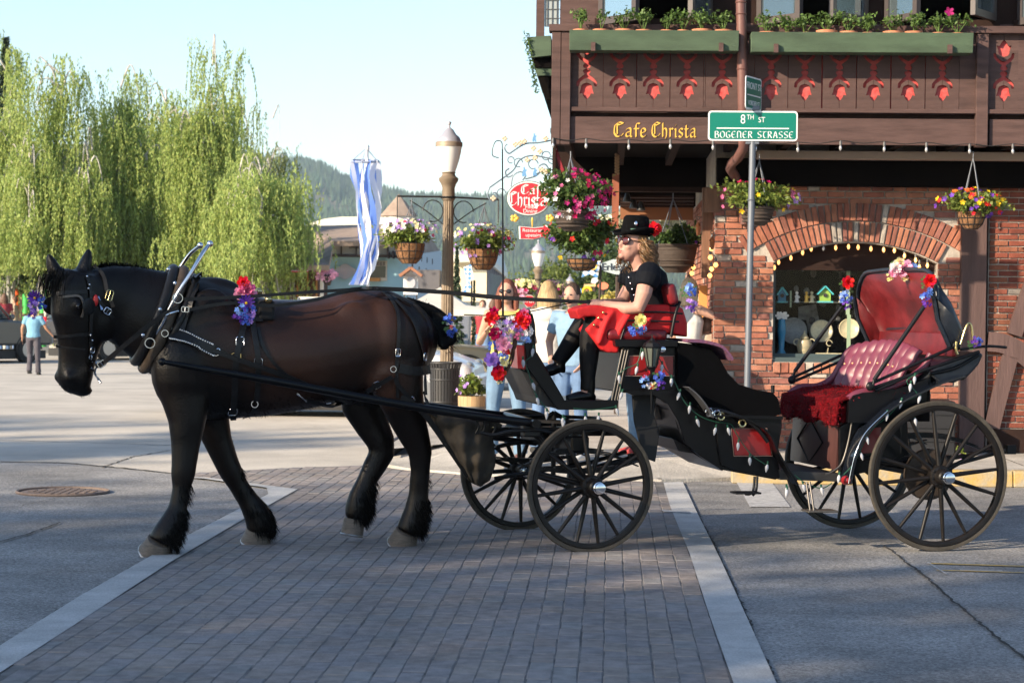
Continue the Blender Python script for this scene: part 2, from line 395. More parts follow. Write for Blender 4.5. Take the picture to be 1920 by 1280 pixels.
unit=MB();paver_mb(unit,Vector((0,0,0)),(Vector((1,0,0)),Vector((0,1,0))),PW/2-.0018,PL_/2-.0024)
unit_me=unit.mesh('brick');unit_me.materials.append(brk)
cells=[]
for i in range(-50,30):
 for j in range(-10,75):
  u=i*PW;v=j*PL_+(PL_/2 if i%2 else 0)+rng.uniform(-.01,.01)
  c=GP.w(u+rng.uniform(-.003,.003),v,0)
  if all(inside(c+GP.e*a*PW*.3+GP.n*b*PL_*.3,bed)for a,b in((-1,0),(1,0),(0,1),(0,-1),(0,0))if 1)or(inside(c,bed)and c.y<17):cells.append((c.y+abs(c.x)*.1,c))
cells.sort(key=lambda t:t[0])
vis=[c for c in cells if c[1].y>8.35 and abs(c[1].x)<c[1].y*.2463]
near=set(id(c[1])for c in vis[:300]);rest=MB()
for _,c in cells:
 z=.0135+rng.uniform(-.0015,.0012)
 if id(c)in near:
  o=bpy.data.objects.new('brick',unit_me);COL.objects.link(o);attach(o,crosswalk)
  o.matrix_basis=Matrix.Translation((c.x,c.y,z))@Matrix.Rotation(rad(-2.7)+rng.uniform(-.012,.012),4,'Z')@Matrix.Rotation(rng.uniform(-.006,.006),4,'X')
 else:
  a=rad(-2.7)+rng.uniform(-.012,.012)
  paver_mb(rest,Vector((c.x,c.y,z)),(Vector((math.cos(a),math.sin(a),0)),Vector((-math.sin(a),math.cos(a),0))),PW/2-.0018,PL_/2-.0024)
OBJ('bricks_beyond',rest,brk,crosswalk,kind='stuff')
sheet('white_road_marking',[gr(*p)for p in((1380,903),(1446,903),(1482,951),(1406,951))],.006,whp)
sheet('white_road_marking',[gr(*p)for p in((1240,660+300),(1290,962),(1295,966),(1245,964))],.020,whp)
def strip_line(name,a,b,w,m,z=.006):
 a=gr(*a);b=gr(*b);d=(b-a).normalized();x=d.cross(Zup)*w/2;sheet(name,[a-x,a+x,b+x,b-x],z,m)
strip_line('yellow_road_marking',(1741,1057),(2100,1068),.045,ylp);strip_line('yellow_road_marking',(1756,1069.5),(2100,1080),.03,ylp)
strip_line('white_road_marking',(1800,1070),(1880,1072),.03,whp,.008)
strip_line('white_road_marking',(1740,1056),(1775,1078),.012,whp,.009)
crk=mat('crack',(.035,.033,.03),.95)
def crack(pts,w,name='road_seam'):
 P=[gr(*p)for p in pts];Q=[]
 for a,b in zip(P[:-1],P[1:]):
  k=max(2,int((b-a).length/.06))
  for i in range(k):Q.append(a.lerp(b,i/k)+Vector((rng.normal()*.006,rng.normal()*.006,0)))
 Q.append(P[-1]);mb=MB();vs=[]
 for i,p in enumerate(Q):
  d=(Q[min(i+1,len(Q)-1)]-Q[max(i-1,0)]).normalized().cross(Zup);ww=w*rng.uniform(.5,1.2)/2
  vs+=[Vector((*(p-d*ww).xy,.009)),Vector((*(p+d*ww).xy,.009))]
 mb.add(vs,[(2*i,2*i+1,2*i+3,2*i+2)for i in range(len(Q)-1)]);OBJ(name,mb,crk,kind='structure')
crack([(1657,1024),(1745,1090),(1830,1165),(1920,1235),(2000,1310)],.018)
crack([(1285,930),(1306,960),(1353,1053),(1380,1110),(1404,1166),(1420,1210),(1455,1282)],.016)
crack([(-60,1035),(0,1017),(60,1000),(113,980)],.02)
crack([(-30,956),(40,949),(110,934)],.012);crack([(0,866),(120,868),(230,878),(325,888)],.03)
crack([(0,826),(150,830),(330,836)],.03);crack([(190,877),(250,857),(320,845)],.02)
crack([(503,928),(456,952),(350,1007),(146,1123),(0,1215)],.014)
c0=gr(118,923);mb=MB();mb.lathe([(.33,0),(.33,.006),(.30,.009),(.0,.010)],c0,32)
mb.torus(c0+Zup*.009,.36,.012,(Vector((1,0,0)),Vector((0,1,0))),32,5)
mh=thing('utility_cover',c0,'round worn metal utility cover set in the road left of the horse','cover')
OBJ('cover_plate',mb,mat('cover_iron',(.16,.12,.10),.7,var=.3,vscale=30),mh,smooth=30)
mb=MB()
for i in range(-4,5):
 for j in range(-4,5):
  if i*i+j*j<18:mb.box(c0+Vector((i*.06,j*.06,.012)),(.02,.02,.004))
OBJ('cover_studs',mb,mat('cover_iron',(.16,.12,.10)),mh)
SW=.14
u0=FP.uz(1372,900,-2.4)[0]
cornerpts=[gr(1372,901),gr(1240,905),gr(1080,902),gr(900,895),gr(760,883),gr(690,869)]
inner=[p+Vector((.03,1.1,0))for p in cornerpts];inner[-1]=cornerpts[-1]+Vector((.9,1.2,0));inner[-2]=cornerpts[-2]+Vector((.45,1.15,0))
inner[0]=FP.w(u0+.1,-1.4,0)
mb=MB();n=len(cornerpts)
mb.add([Vector((p.x,p.y,.02))for p in cornerpts]+[Vector((p.x,p.y,SW))for p in inner],[(i,i+n,i+n+1,i+1)for i in range(n-1)])
rampo=OBJ('kerb_ramp',mb,walk,kind='structure')
mb=MB()
for a,b in zip(cornerpts[:-1],cornerpts[1:]):
 d=(b-a).normalized().cross(Zup)*-.11
 mb.add([Vector((a.x,a.y,.001)),Vector((b.x,b.y,.001)),Vector((b.x,b.y,.032)),Vector((a.x,a.y,.032)),Vector((b.x,b.y,.032))-d,Vector((a.x,a.y,.032))-d],[(0,1,2,3),(3,2,4,5)])
OBJ('kerb_ramp_edge',mb,walk,kind='structure')
leftback=inner[-1]+Vector((.047,1,0))*40
slab=[Vector((p.x,p.y,SW))for p in inner]
kr=[FP.w(u0,-2.26,0),FP.w(14,-2.26,0)]
poly=inner[::-1]+[kr[0],kr[1],FP.w(14,60,0),leftback]
sheet('sidewalk',poly,SW,walk)
mb=MB();a=cornerpts[-1];b=a+Vector((.047,1,0))*42;k=.13
mb.prism([Vector((a.x,a.y,0)),Vector((b.x,b.y,0)),Vector((b.x,b.y,SW+.003)),Vector((a.x,a.y+.8,SW+.003)),Vector((a.x,a.y,.03))],Vector((k,0,0)))
OBJ('kerb',mb,walk,kind='structure',bev=.02)
sheet('sidewalk_flank',[a+Vector((k,0,0)),a+Vector((.9,1.2,0)),leftback,b+Vector((k,0,0))],SW-.002,walk)
kerb=thing('yellow_kerb',FP.w(u0,-2.4,0),'kerb with worn yellow paint below the brick wall behind the rear wheels','kerb');kerb['kind']='structure';del kerb['category']
uu=u0
while uu<13:
 L_=1.22;mb=MB();drop=0
 P=[FP.w(uu,-2.4,0),FP.w(uu,-2.385,SW-.02-drop),FP.w(uu,-2.37,SW+.004-drop),FP.w(uu,-2.25,SW+.004-drop),FP.w(uu,-2.25,0)]
 mb.prism(P,FP.e*(L_-.006));OBJ('kerb_stone',mb,yel,kerb,bev=.008);uu+=L_
for uq in(.2,1.7,3.2,4.7):
 a=FP.w(uq-3+3,-2.24,SW+.003);b=FP.w(uq,-.1,SW+.003);mb=MB();mb.add([a-FP.e*.006,a+FP.e*.006,b+FP.e*.006,b-FP.e*.006],[(0,1,2,3)]);OBJ('sidewalk_joint',mb,crk,kind='structure')
RY=2600.0
prof=[(-3000,420),(-900,330),(-300,300),(0,296),(300,300),(500,302),(545,308),(600,318),(640,343),(700,362),(760,378),(860,383),(950,384),(1040,392),(1150,410),(1300,430),(2200,440),(5000,470)]
def ridge(x):
 px=960+x/RY*F
 for(a,ya),(b,yb)in zip(prof[:-1],prof[1:]):
  if a<=px<=b:t=(px-a)/(b-a);py=ya+(yb-ya)*t;break
 else:py=470
 return(575+(px-960)*.011-py)/F*RY+CAMZ
from mathutils import noise as mnoise
def hz(x,y):
 t=min(max((y-1300)/(RY-1300),0),1);s=t*t*(3-2*t)if t<1 else 1
 xx=x*RY/y
 h=ridge(xx)*(0.25*t+.75*s)
 h+=(mnoise.noise(Vector((x*.006,y*.004,3)))*14+mnoise.noise(Vector((x*.02,y*.013,9)))*4)*t*(1.25-t)
 if y>RY:h*=max(.0,1-(y-RY)/2600)
 return h-(1 if t<=0 else 0)*2
NX,NY=120,60;xs=np.linspace(-2200,2200,NX);ys=np.concatenate([np.linspace(1290,RY,44),np.linspace(RY+20,3100,NY-44)])
V=[(x,y,hz(x,y))for y in ys for x in xs]
Fq=[(j*NX+i,j*NX+i+1,(j+1)*NX+i+1,(j+1)*NX+i)for j in range(NY-1)for i in range(NX-1)]
hm=npmesh('hills',V,Fq,mat('hill_ground',(.10,.10,.055),.95,col2=(.20,.155,.10),vscale=.012,var=.2),True)
COL.objects.link(setp(bpy.data.objects.new('hills',hm),kind='structure'))
tv=[];tf=[]
for _ in range(42000):
 y=1450+(RY-1450)*(rng.random()**.8)+(40 if rng.random()<.1 else 0);x=(rng.uniform(-1250,640))*y/RY
 dens=mnoise.noise(Vector((x*.012,y*.008,5)))
 if dens<-.28 and rng.random()<.8:continue
 h=rng.uniform(7,15)*(1.25 if rng.random()<.08 else 1);r=h*rng.uniform(.13,.2);z=hz(x,y)-.5;b=len(tv);a0=rng.random()*6
 for k in range(5):tv.append((x+r*math.cos(a0+k*1.2566),y+r*math.sin(a0+k*1.2566),z+h*rng.uniform(.05,.18)))
 tv.append((x,y,z+h))
 for k in range(5):tf.append((b+k,b+(k+1)%5,b+5))
fm=npmesh('forest',tv,tf,mat('far_conifers',(.045,.075,.035),.9,island=.45,hue=.03))
COL.objects.link(setp(bpy.data.objects.new('hill_forest',fm),label='dark conifers covering the hillside behind the town',cat='forest',kind='stuff'))
def leafquads(C,up,ln,wd):
 """C (n,3) centres, up (n,3) long axis, ln, wd arrays -> V, F"""
 n=len(C);a=rng.random(n)*2*np.pi
 side=np.stack([np.cos(a),np.sin(a),rng.uniform(-.5,.5,n)],1)
 side-=up*(side*up).sum(1)[:,None];side/=np.linalg.norm(side,axis=1)[:,None]+1e-9
 U=up*(ln/2)[:,None];S=side*(wd/2)[:,None]
 V=np.stack([C-U,C+S*.9-U*.1,C+U,C-S*.9-U*.1],1).reshape(-1,3)
 return V,np.arange(n*4).reshape(n,4)
bark=mat('birch_bark',(.62,.60,.55),.8,col2=(.2,.18,.16),vscale=3,stretch=(1,1,6));
def willow(pxc,pytop,pxl,pxr,Y,label,leafm,nstr=520,ybot=528,droop=1.0,slim=.32,seed=1):
 r=np.random.default_rng(seed)
 base=at(pxc,560,Y);base.z=0;top=at(pxc,pytop,Y);H=top.z;zb=at(pxc,ybot,Y).z
 xl=(at(pxl,500,Y).x-base.x)*1.12;xr=(at(pxr,500,Y).x-base.x)*.98
 t=thing('weeping_birch',base,label,'tree','weeping birch trees behind the horse')
 stems=[]
 mbt=MB()
 ns=3
 for k in range(ns):
  off=0 if k==0 else r.uniform(.35,.8)*(xl if k%2 else xr)
  hh=H*(1 if k==0 else r.uniform(.62,.85))
  P=spline([base+Vector((off*.1,0,0)),base+Vector((off*.5+r.normal()*.1,r.normal()*.3,hh*.3)),base+Vector((off*.85,r.normal()*.5,hh*.65)),base+Vector((off,r.normal()*.4,hh))],5)
  stems.append(P);mbt.tube(P[:-4],[max(.015,.085*(1-i/len(P))**.8)for i in range(len(P)-4)],7)
 OBJ('trunk',mbt,bark,t,smooth=60)
 limbs=MB();anchors=[]
 nb=46
 for k in range(nb):
  P=stems[k%ns];f=r.uniform(.2,.93)**.8;q=P[int(f*(len(P)-1))];side=r.uniform(0,2*math.pi)
  reach=(1-f*slim)*(abs(xl)if math.cos(side)<0 else xr)*r.uniform(.5,1.0)*(1-.35*(k%ns>0))
  d=Vector((math.cos(side),math.sin(side)*.9,0));B=spline([q,q+d*reach*.5+Zup*r.uniform(.3,.9),q+d*reach*.85+Zup*r.uniform(.1,.5),q+d*reach-Zup*r.uniform(.2,.8)],4)
  limbs.tube(B,[.028*(1-i/len(B))+.005 for i in range(len(B))],5);anchors+=B[2:]
 OBJ('limbs',limbs,bark,t,smooth=60)
 for P in stems:anchors+=P[len(P)//2:]+P[-5:]
 A=np.array([tuple(a)for a in anchors]);nstr=int(nstr*1.9);S=A[r.integers(0,len(A),nstr)]+r.normal(0,.24,(nstr,3));nl=int(nstr*.38);S[:nl,0]=base.x+r.uniform(xl,xr,nl)*.95;S[:nl,1]=base.y+r.normal(0,.8,nl);S[:nl,2]=zb+r.uniform(.5,3.0,nl)
 Cs=[];Us=[]
 T_=max(8,nstr//6)
 for c_ in S[r.permutation(len(S))[:T_]]:
  Lt=r.uniform(.9,3.4)*droop;lean=r.normal(0,.07,2);rt=r.uniform(.10,.30)
  for _ in range(r.integers(6,14)):
   s=c_+r.normal(0,1,3)*np.array([rt,rt,.12]);L_=min(Lt*r.uniform(.55,1.1),max(s[2]-zb-r.random()*.5,.25));n=max(3,int(L_/.026))
   ph=r.random()*6;q=np.arange(n)/n*L_;arch=.22*(1-np.exp(-q*3));da=r.random()*6.28
   w_=.035+.03*np.sin(q*2+ph)
   Cs.append(np.stack([s[0]+lean[0]*q+np.cos(da)*arch+r.normal(0,1,n)*w_,s[1]+lean[1]*q+np.sin(da)*arch+r.normal(0,1,n)*w_,s[2]-q+r.normal(0,.03,n)],1))
   Us.append(np.stack([r.normal(0,.3,n),r.normal(0,.3,n),-np.ones(n)],1))
 C=np.concatenate(Cs);U=np.concatenate(Us);U/=np.linalg.norm(U,axis=1)[:,None];n=len(C)
 V,Q=leafquads(C,U,r.uniform(.07,.15,n),r.uniform(.03,.055,n))
 o=bpy.data.objects.new('crown',npmesh('crown',V,Q,leafm));COL.objects.link(o);attach(o,t)
 return t
lf_a=mat('birch_leaf',(.33,.41,.12),.55,island=.3,hue=.02,sub=.45,spec=.3)
lf_b=mat('birch_leaf_dark',(.20,.24,.08),.6,island=.4,hue=.02,sub=.3,spec=.3)
willow(15,75,-70,75,66,'drooping birch cut by the left edge of the photo',lf_a,560,520,seed=3)
willow(105,110,40,185,62,'drooping pale green birch second from the left, above the horse ears',lf_a,620,520,seed=4)
willow(222,48,145,305,64,'tallest drooping birch, above the neck of the horse',lf_a,820,525,seed=5)
willow(315,140,240,390,68,'drooping birch with bare pale limb, right of the tallest one',lf_a,620,525,seed=6)
willow(398,98,330,470,63,'drooping birch with white trunk showing high in its crown',lf_a,760,525,seed=7)
willow(510,168,462,548,72,'thin dark green birch with sparse top, at the right end of the row',lf_b,420,520,.8,seed=8)
willow(495,262,428,560,58,'low drooping birch with the longest curtain of leaves by the brown roof',lf_a,620,528,seed=9)
willow(440,200,380,520,75,'darker birch half hidden behind the white trunked one',lf_b,520,520,seed=10)
willow(170,200,90,260,76,'darker birch half hidden behind the tallest birch',lf_b,520,520,seed=11)
def conifer(pxc,pytop,Y,wpx,zb,label,group=None,n=2600,m=None):
 base=at(pxc,560,Y);base.z=zb;H=at(pxc,pytop,Y).z-zb;R=wpx*Y/F/2
 t=thing('conifer_tree',base,label,'tree',group)
 mb=MB();mb.tube([base,base+Zup*H*.8],[R*.06+.03,.01],6);OBJ('trunk',mb,mat('dark_bark',(.06,.045,.035),.9),t)
 h=rng.random(n)**1.3;lay=np.round(h*16)/16*.7+h*.3;rr=R*(1-lay)*(rng.random(n)**.4)*(0.82+.18*np.sin(h*80));a=rng.random(n)*6.283
 C=np.stack([base.x+rr*np.cos(a),base.y+rr*np.sin(a),base.z+H*(.08+.92*h)-rr*.35],1)
 U=np.stack([np.cos(a),np.sin(a),-.35+rng.normal(0,.2,n)],1);U/=np.linalg.norm(U,axis=1)[:,None]
 V,Q=leafquads(C,U,rng.uniform(.10,.2,n)*R*.9+.05,rng.uniform(.03,.06,n)*1.2+R*.02)
 o=bpy.data.objects.new('crown',npmesh('crown',V,Q,m or mat('conifer_needles',(.035,.06,.028),.8,island=.5,hue=.02)));COL.objects.link(o);attach(o,t);return t
conifer(8,72,90,210,0,'dark spruce rising behind the leftmost birch',n=9000)
conifer(856,462,48,46,0,'dark spruce beside the cream building, behind the lamp post','small spruces by the cream building')
conifer(889,526,46,18,0,'small young spruce in front of the cream building','small spruces by the cream building',1200)
def bushy(pxc,pytop,pybot,Y,wpx,label,m,n=3500,ls=.16,name='leafy_tree',group='leafy trees along the far street'):
 base=at(pxc,pybot,Y);b0=Vector((base.x,base.y,0));top=at(pxc,pytop,Y).z;R=wpx*Y/F/2;cz=(top+base.z)/2;hz_=(top-base.z)/2
 t=thing(name,b0,label,'tree',group)
 mb=MB();mb.tube([b0,b0+Zup*cz],[R*.09+.04,R*.04+.02],6);OBJ('trunk',mb,mat('dark_bark',(.06,.045,.035)),t)
 cl=rng.normal(0,1,(14,3));cl/=np.linalg.norm(cl,axis=1)[:,None];cl*=rng.uniform(.35,.75,(14,1))
 k=rng.integers(0,14,n);q=cl[k]+rng.normal(0,.2,(n,3))
 C=np.array([b0.x,b0.y,cz])+q*np.array([R,R,hz_]);U=rng.normal(0,1,(n,3));U/=np.linalg.norm(U,axis=1)[:,None]
 V,Q=leafquads(C,U,rng.uniform(.8,1.4,n)*ls,rng.uniform(.5,.9,n)*ls)
 o=bpy.data.objects.new('crown',npmesh('crown',V,Q,m));COL.objects.link(o);attach(o,t);return t
lf_c=mat('lime_leaf',(.13,.17,.035),.6,island=.35,sub=.3);lf_d=mat('green_leaf',(.055,.09,.025),.6,island=.4,sub=.25)
bushy(1010,478,600,95,150,'yellow green tree far down the street behind the second lamp',lf_c)
bushy(1085,470,600,85,90,'lime green tree behind the street signs',lf_c)
bushy(1150,440,600,80,150,'dark green tree seen between the hanging baskets and the porch',lf_d)
bushy(40,430,560,70,120,'dark shrubby tree at the foot of the left birches',lf_d)
bushy(300,420,560,80,260,'dark broad tree deep behind the birch trunks',lf_d,6000,.2)
bushy(480,440,560,80,160,'dark tree behind the low birch',lf_d,4000,.2)
def shade_tree(x,y,H,R,seed,n=2600,lo=.35,ls=.5):
 r=np.random.default_rng(seed);b=Vector((x,y,0));t=thing('street_tree',b,['first leafy street tree behind the camera, nearest the crossing','second leafy street tree behind the camera, set back from the kerb','third leafy street tree behind the camera, near the kerb','fourth leafy street tree behind the camera, further right','leafy street tree behind the camera at the far left of the row','leafy street tree behind the camera at the right end of the row','thin sparse tree left of the camera, the outermost','thin sparse tree left of the camera, the middle one','thin sparse tree left of the camera, the innermost'][seed-40],'tree','street trees behind the camera')
 mb=MB();mb.tube([b,b+Zup*H*.5,b+Vector((.3,0,H*.8))],[.2,.14,.05],8)
 for k in range(7):
  a=r.random()*6.28;s=b+Zup*H*r.uniform(.35,.6);mb.tube([s,s+Vector((math.cos(a)*R*.6,math.sin(a)*R*.6,H*.22))],[.07,.02],5)
 OBJ('trunk',mb,mat('dark_bark',(.06,.045,.035)),t)
 cl=r.normal(0,1,(22,3));cl/=np.linalg.norm(cl,axis=1)[:,None];cl*=r.uniform(.3,.9,(22,1))
 q=cl[r.integers(0,22,n)]+r.normal(0,.17,(n,3));C=np.array([x,y,H*(lo+1)/2])+q*np.array([R,R,H*(1-lo)/2])
 U=r.normal(0,1,(n,3));U/=np.linalg.norm(U,axis=1)[:,None];V,Q=leafquads(C,U,r.uniform(.8,1.3,n)*ls,r.uniform(.5,.9,n)*ls)
 o=bpy.data.objects.new('crown',npmesh('crown',V,Q,lf_d));COL.objects.link(o);attach(o,t)
def sunpt(x,y,z,yy):
 """where the sun ray through (x,y,z) passes the depth yy"""
 p=Vector((x,y,z));return p+SUND*((yy-y)/SUND.y)
for i,(px_,gy,yy,R,n_)in enumerate([(-3.5,16.0,-9,4.2,3000),(0,15.8,-12,4.5,3200),(3.5,16.2,-9,4.2,3000),(7.5,16.0,-11,4.2,2600),(-7.5,16.2,-12,4.4,2600),(12,16.0,-10,4.5,2600),(-9,30,-6,2.2,420),(-4,27.5,-8,2.0,420),(-1,24.5,-4,1.8,380)]):
 p=sunpt(px_,gy,0,yy);shade_tree(p.x,yy,p.z,R,40+i,n_,lo=.35 if i<6 else.8)
mb=MB();mb.box((0,1430,109),(2300,1690,110));hzm=bpy.data.materials.new('haze');hzm.use_nodes=True;nn=hzm.node_tree;nn.nodes.clear()
vo=nn.nodes.new('ShaderNodeVolumePrincipled');vo.inputs['Color'].default_value=(.62,.82,1,1);vo.inputs['Density'].default_value=.00013;vo.inputs['Anisotropy'].default_value=.0;om=nn.nodes.new('ShaderNodeOutputMaterial');nn.links.new(vo.outputs[0],om.inputs['Volume'])
OBJ('haze',mb,hzm,kind='stuff')
def person(loc,face,H,label,skin,hair,top,bottom,shoes,sleeve='short',longhair=0,J=None,group=None,voxel=.012,hat=None,glasses=False,cat='person',hood=False):
 s=H/1.70;M=Matrix.Translation(loc)@Matrix.Rotation(rad(face),4,'Z')@Matrix.Scale(s,4)
 D=dict(pel=(0,0,.93),wai=(0,.0,1.06),che=(0,.01,1.27),nec=(0,0,1.43),hed=(0,.02,1.585),shl=(-.175,0,1.39),shr=(.175,0,1.39),ell=(-.23,-.02,1.11),elr=(.23,-.02,1.11),wrl=(-.24,.06,.88),wrr=(.24,.06,.88),hpl=(-.09,0,.92),hpr=(.09,0,.92),knl=(-.10,.02,.50),knr=(.10,.02,.50),anl=(-.10,-.02,.09),anr=(.10,-.02,.09))
 D.update(J or{});D={k:Vector(v)for k,v in D.items()}
 def W(p):return M@p
 def tube(mb,pts,rs,seg=10,up=None):mb.tube([W(p)for p in pts],[(r[0]*s,r[1]*s)if isinstance(r,tuple)else r*s for r in rs],seg,up=(M.to_3x3()@up).normalized()if up is not None else None)
 Yl=Vector((0,1,0));ax=tuple((M.to_3x3()@v).normalized()for v in(Vector((1,0,0)),Vector((0,1,0)),Vector((0,0,1))))
 t=thing('person',Vector(loc),label,cat,group)
 b=MB()
 tube(b,[D['pel']-Vector((0,0,.06)),D['pel'],D['wai'],D['che'],D['nec']-Vector((0,0,.05)),D['nec']],[(.09,.14),(.105,.155),(.095,.13),(.11,.16),(.07,.12),(.05,.055)],14,Yl)
 tube(b,[D['nec']-Vector((0,0,.05)),D['nec'],D['hed']-Vector((0,.01,.05))],[.056,.052,.052])
 hd=D['hed'];hx=(hd-D['nec']).normalized()
 b.ell(W(hd),(.073*s,.088*s,.112*s),16,12,ax);b.ell(W(hd+Vector((0,.028,-.062))),(.048*s,.052*s,.05*s),10,8,ax)
 b.ell(W(hd+Vector((0,.094,-.022))),(.013*s,.02*s,.026*s),8,6,ax)
 for q in(-1,1):b.ell(W(hd+Vector((q*.073,-.005,-.015))),(.012*s,.02*s,.03*s),8,6,ax)
 for q,a in((-1,'l'),(1,'r')):
  tube(b,[D['sh'+a]+Vector((-q*.08,0,-.02)),D['sh'+a],D['el'+a],D['wr'+a]],[.055,.052,.040,.026])
  w_=D['wr'+a];d=(w_-D['el'+a]).normalized();inw=Vector((-q*.9,.35,0));
  tube(b,[w_,w_+d*.05,w_+d*.095],[(.028,.022),(.04,.018),(.036,.014)],8,Yl)
  sd=Yl-d*Yl.dot(d);sd.normalize();
  for k,fl in enumerate((.075,.085,.08,.062)):
   f0=w_+d*.088+sd*(.027-.018*k);c_=Vector((-q,0,0))*.018
   tube(b,[f0,f0+d*fl*.5+c_*.3,f0+d*fl+c_],[.0095,.009,.0075],6)
  th=w_+d*.03+sd*.03;tube(b,[th,th+d*.035+sd*.025,th+d*.065+sd*.028],[.0115,.0105,.008],6)
  tube(b,[D['hp'+a],D['hp'+a].lerp(D['kn'+a],.5),D['kn'+a],D['kn'+a].lerp(D['an'+a],.35),D['an'+a]],[.085,.072,.05,.052,.034])
  an=D['an'+a];tube(b,[an+Vector((0,-.03,-.045)),an+Vector((0,.05,-.05)),an+Vector((0,.14,-.065))],[(.035,.04),(.04,.035),(.02,.032)],8,Zup)
 bo=OBJ('body',remesh(b,voxel*s,3),mat('skin_'+skin[0],skin[1],.5,sub=0,var=.06,vscale=20,spec=.4),t)
 c=MB();k=1.13
 tube(c,[D['pel']+Vector((0,0,-.03)),D['pel']+Vector((0,0,.02)),D['wai'],D['che'],D['nec']-Vector((0,0,.045)),D['nec']-Vector((0,0,.02))],[(.118,.17),(.122,.172),(.11,.15),(.13,.182),(.085,.135),(.062,.075)],14,Yl)
 for a,q in(('l',-1),('r',1)):
  if sleeve=='none':tube(c,[D['sh'+a]+Vector((-q*.09,0,-.03)),D['sh'+a]+Vector((-q*.03,0,.008))],[.06,.05]);continue
  fr=dict(short=.62,long=1)[sleeve];e=D['sh'+a].lerp(D['el'+a],fr)
  P=[D['sh'+a]+Vector((-q*.08,0,-.02)),D['sh'+a],e];R_=[.066,.066,.062]
  if sleeve=='long':P+=[D['wr'+a]-(D['wr'+a]-D['el'+a]).normalized()*.01];R_=[.07,.07,.06,.045]
  tube(c,P,R_)
 if hood:c.ell(W(D['nec']+Vector((0,-.07,-.06))),(.12*s,.06*s,.09*s),12,8,ax)
 OBJ('shirt',remesh(c,voxel*s,2),mat('cloth_'+top[0],top[1],.85,var=.12,vscale=12,bump=.6,bscale=14),t)
 c=MB();tube(c,[D['pel']+Vector((0,0,.07)),D['pel'],D['pel']-Vector((0,0,.09))],[(.108,.150),(.118,.168),(.10,.15)],14,Yl)
 for a in 'lr':tube(c,[D['hp'+a],D['hp'+a].lerp(D['kn'+a],.5),D['kn'+a],D['kn'+a].lerp(D['an'+a],.5),D['an'+a]-Vector((0,0,.03))],[.096,.088,.067,.064,.07])
 OBJ('trousers',remesh(c,voxel*s,2),mat('cloth_'+bottom[0],bottom[1],.85,var=.25,vscale=6,bump=.5,bscale=18),t)
 for a in 'lr':
  an=D['an'+a];c=MB();tube(c,[an+Vector((0,-.075,-.055)),an+Vector((0,-.03,-.05)),an+Vector((0,.06,-.055)),an+Vector((0,.15,-.07)),an+Vector((0,.175,-.072))],[(.03,.035),(.04,.043),(.036,.045),(.024,.042),(.012,.025)],10,Zup)
  OBJ('shoe',c,mat('shoe_'+shoes[0],shoes[1],.6),t,smooth=50)
 h=MB();hm_=mat('hair_'+hair[0],hair[1],.6,var=.35,vscale=60,stretch=(1,1,.15),bump=.8,bscale=60)
 h.ell(W(hd+Vector((0,-.018,.022))),(.082*s,.09*s,.108*s),14,10,ax)
 if longhair:
  for q in range(9):
   a=math.pi*(q/8)+math.pi;p0=hd+Vector((math.cos(a)*.062,math.sin(a)*.06-.005,.04));tube(h,[p0,p0+Vector((math.cos(a)*.025,math.sin(a)*.02,-.1)),p0+Vector((math.cos(a)*.03,math.sin(a)*.03,-.1-longhair))],[.03,.036,.02],7)
 OBJ('hair',remesh(h,.011*s,2),hm_,t)
 f=MB()
 if glasses:
  for q in(-1,1):f.ell(W(hd+Vector((q*.033,.082,.008))),(.027*s,.012*s,.022*s),10,6,ax)
  f.box(W(hd+Vector((0,.09,.012))),(.03*s,.003*s,.004*s),ax);OBJ('sunglasses',f,mat('dark_lens',(.02,.02,.025),.1),t,smooth=60)
 else:
  for q in(-1,1):f.ell(W(hd+Vector((q*.03,.078,.008))),(.014*s,.006*s,.008*s),8,6,ax)
  OBJ('eyes',f,mat('eye_dark',(.03,.02,.02),.3),t,smooth=60)
 f=MB();f.ell(W(hd+Vector((0,.083,-.058))),(.022*s,.007*s,.008*s),8,6,ax);OBJ('lips',f,mat('lips',(.42,.13,.11),.5),t,smooth=60)
 return t
fair=('fair',(.50,.28,.20));tan=('tan',(.40,.21,.13))
denim=('denim',(.10,.17,.30));
def feet(px,py,z=SW):p=gr(px,py,z);return p
p=feet(948,862);person(p,168,1.62,'woman in sunglasses and green strapped top with faded jeans, behind the flower wreath',fair,('auburn',(.16,.05,.03)),('green_yellow',(.38,.36,.12)),('faded_denim',(.13,.215,.32)),('sandal',(.12,.05,.04)),'none',.16,glasses=True,J=dict(ell=(-.26,.0,1.12),wrl=(-.12,.2,1.2),elr=(.27,-.02,1.10),wrr=(.15,.2,1.22),anl=(-.14,-.02,.09),anr=(.14,0,.09),knl=(-.13,.03,.5),knr=(.12,.03,.5)))
p=feet(1072,862);person(p,150,1.60,'woman in light blue denim shirt with hands in her jeans pockets',fair,('dark',(.05,.03,.02)),('light_denim',(.19,.31,.44)),denim,('white',(.6,.58,.55)),'short',0,J=dict(ell=(-.29,-.05,1.13),wrl=(-.19,.09,.96),elr=(.29,-.05,1.13),wrr=(.19,.09,.96),hed=(0,.04,1.58)))
p=feet(1024,850);person(p,-30,1.62,'person with long blond hair in a white hooded jacket seen from behind',fair,('blond',(.36,.24,.12)),('white',(.50,.485,.46)),denim,('black',(.02,.02,.02)),'long',.18,hood=True)
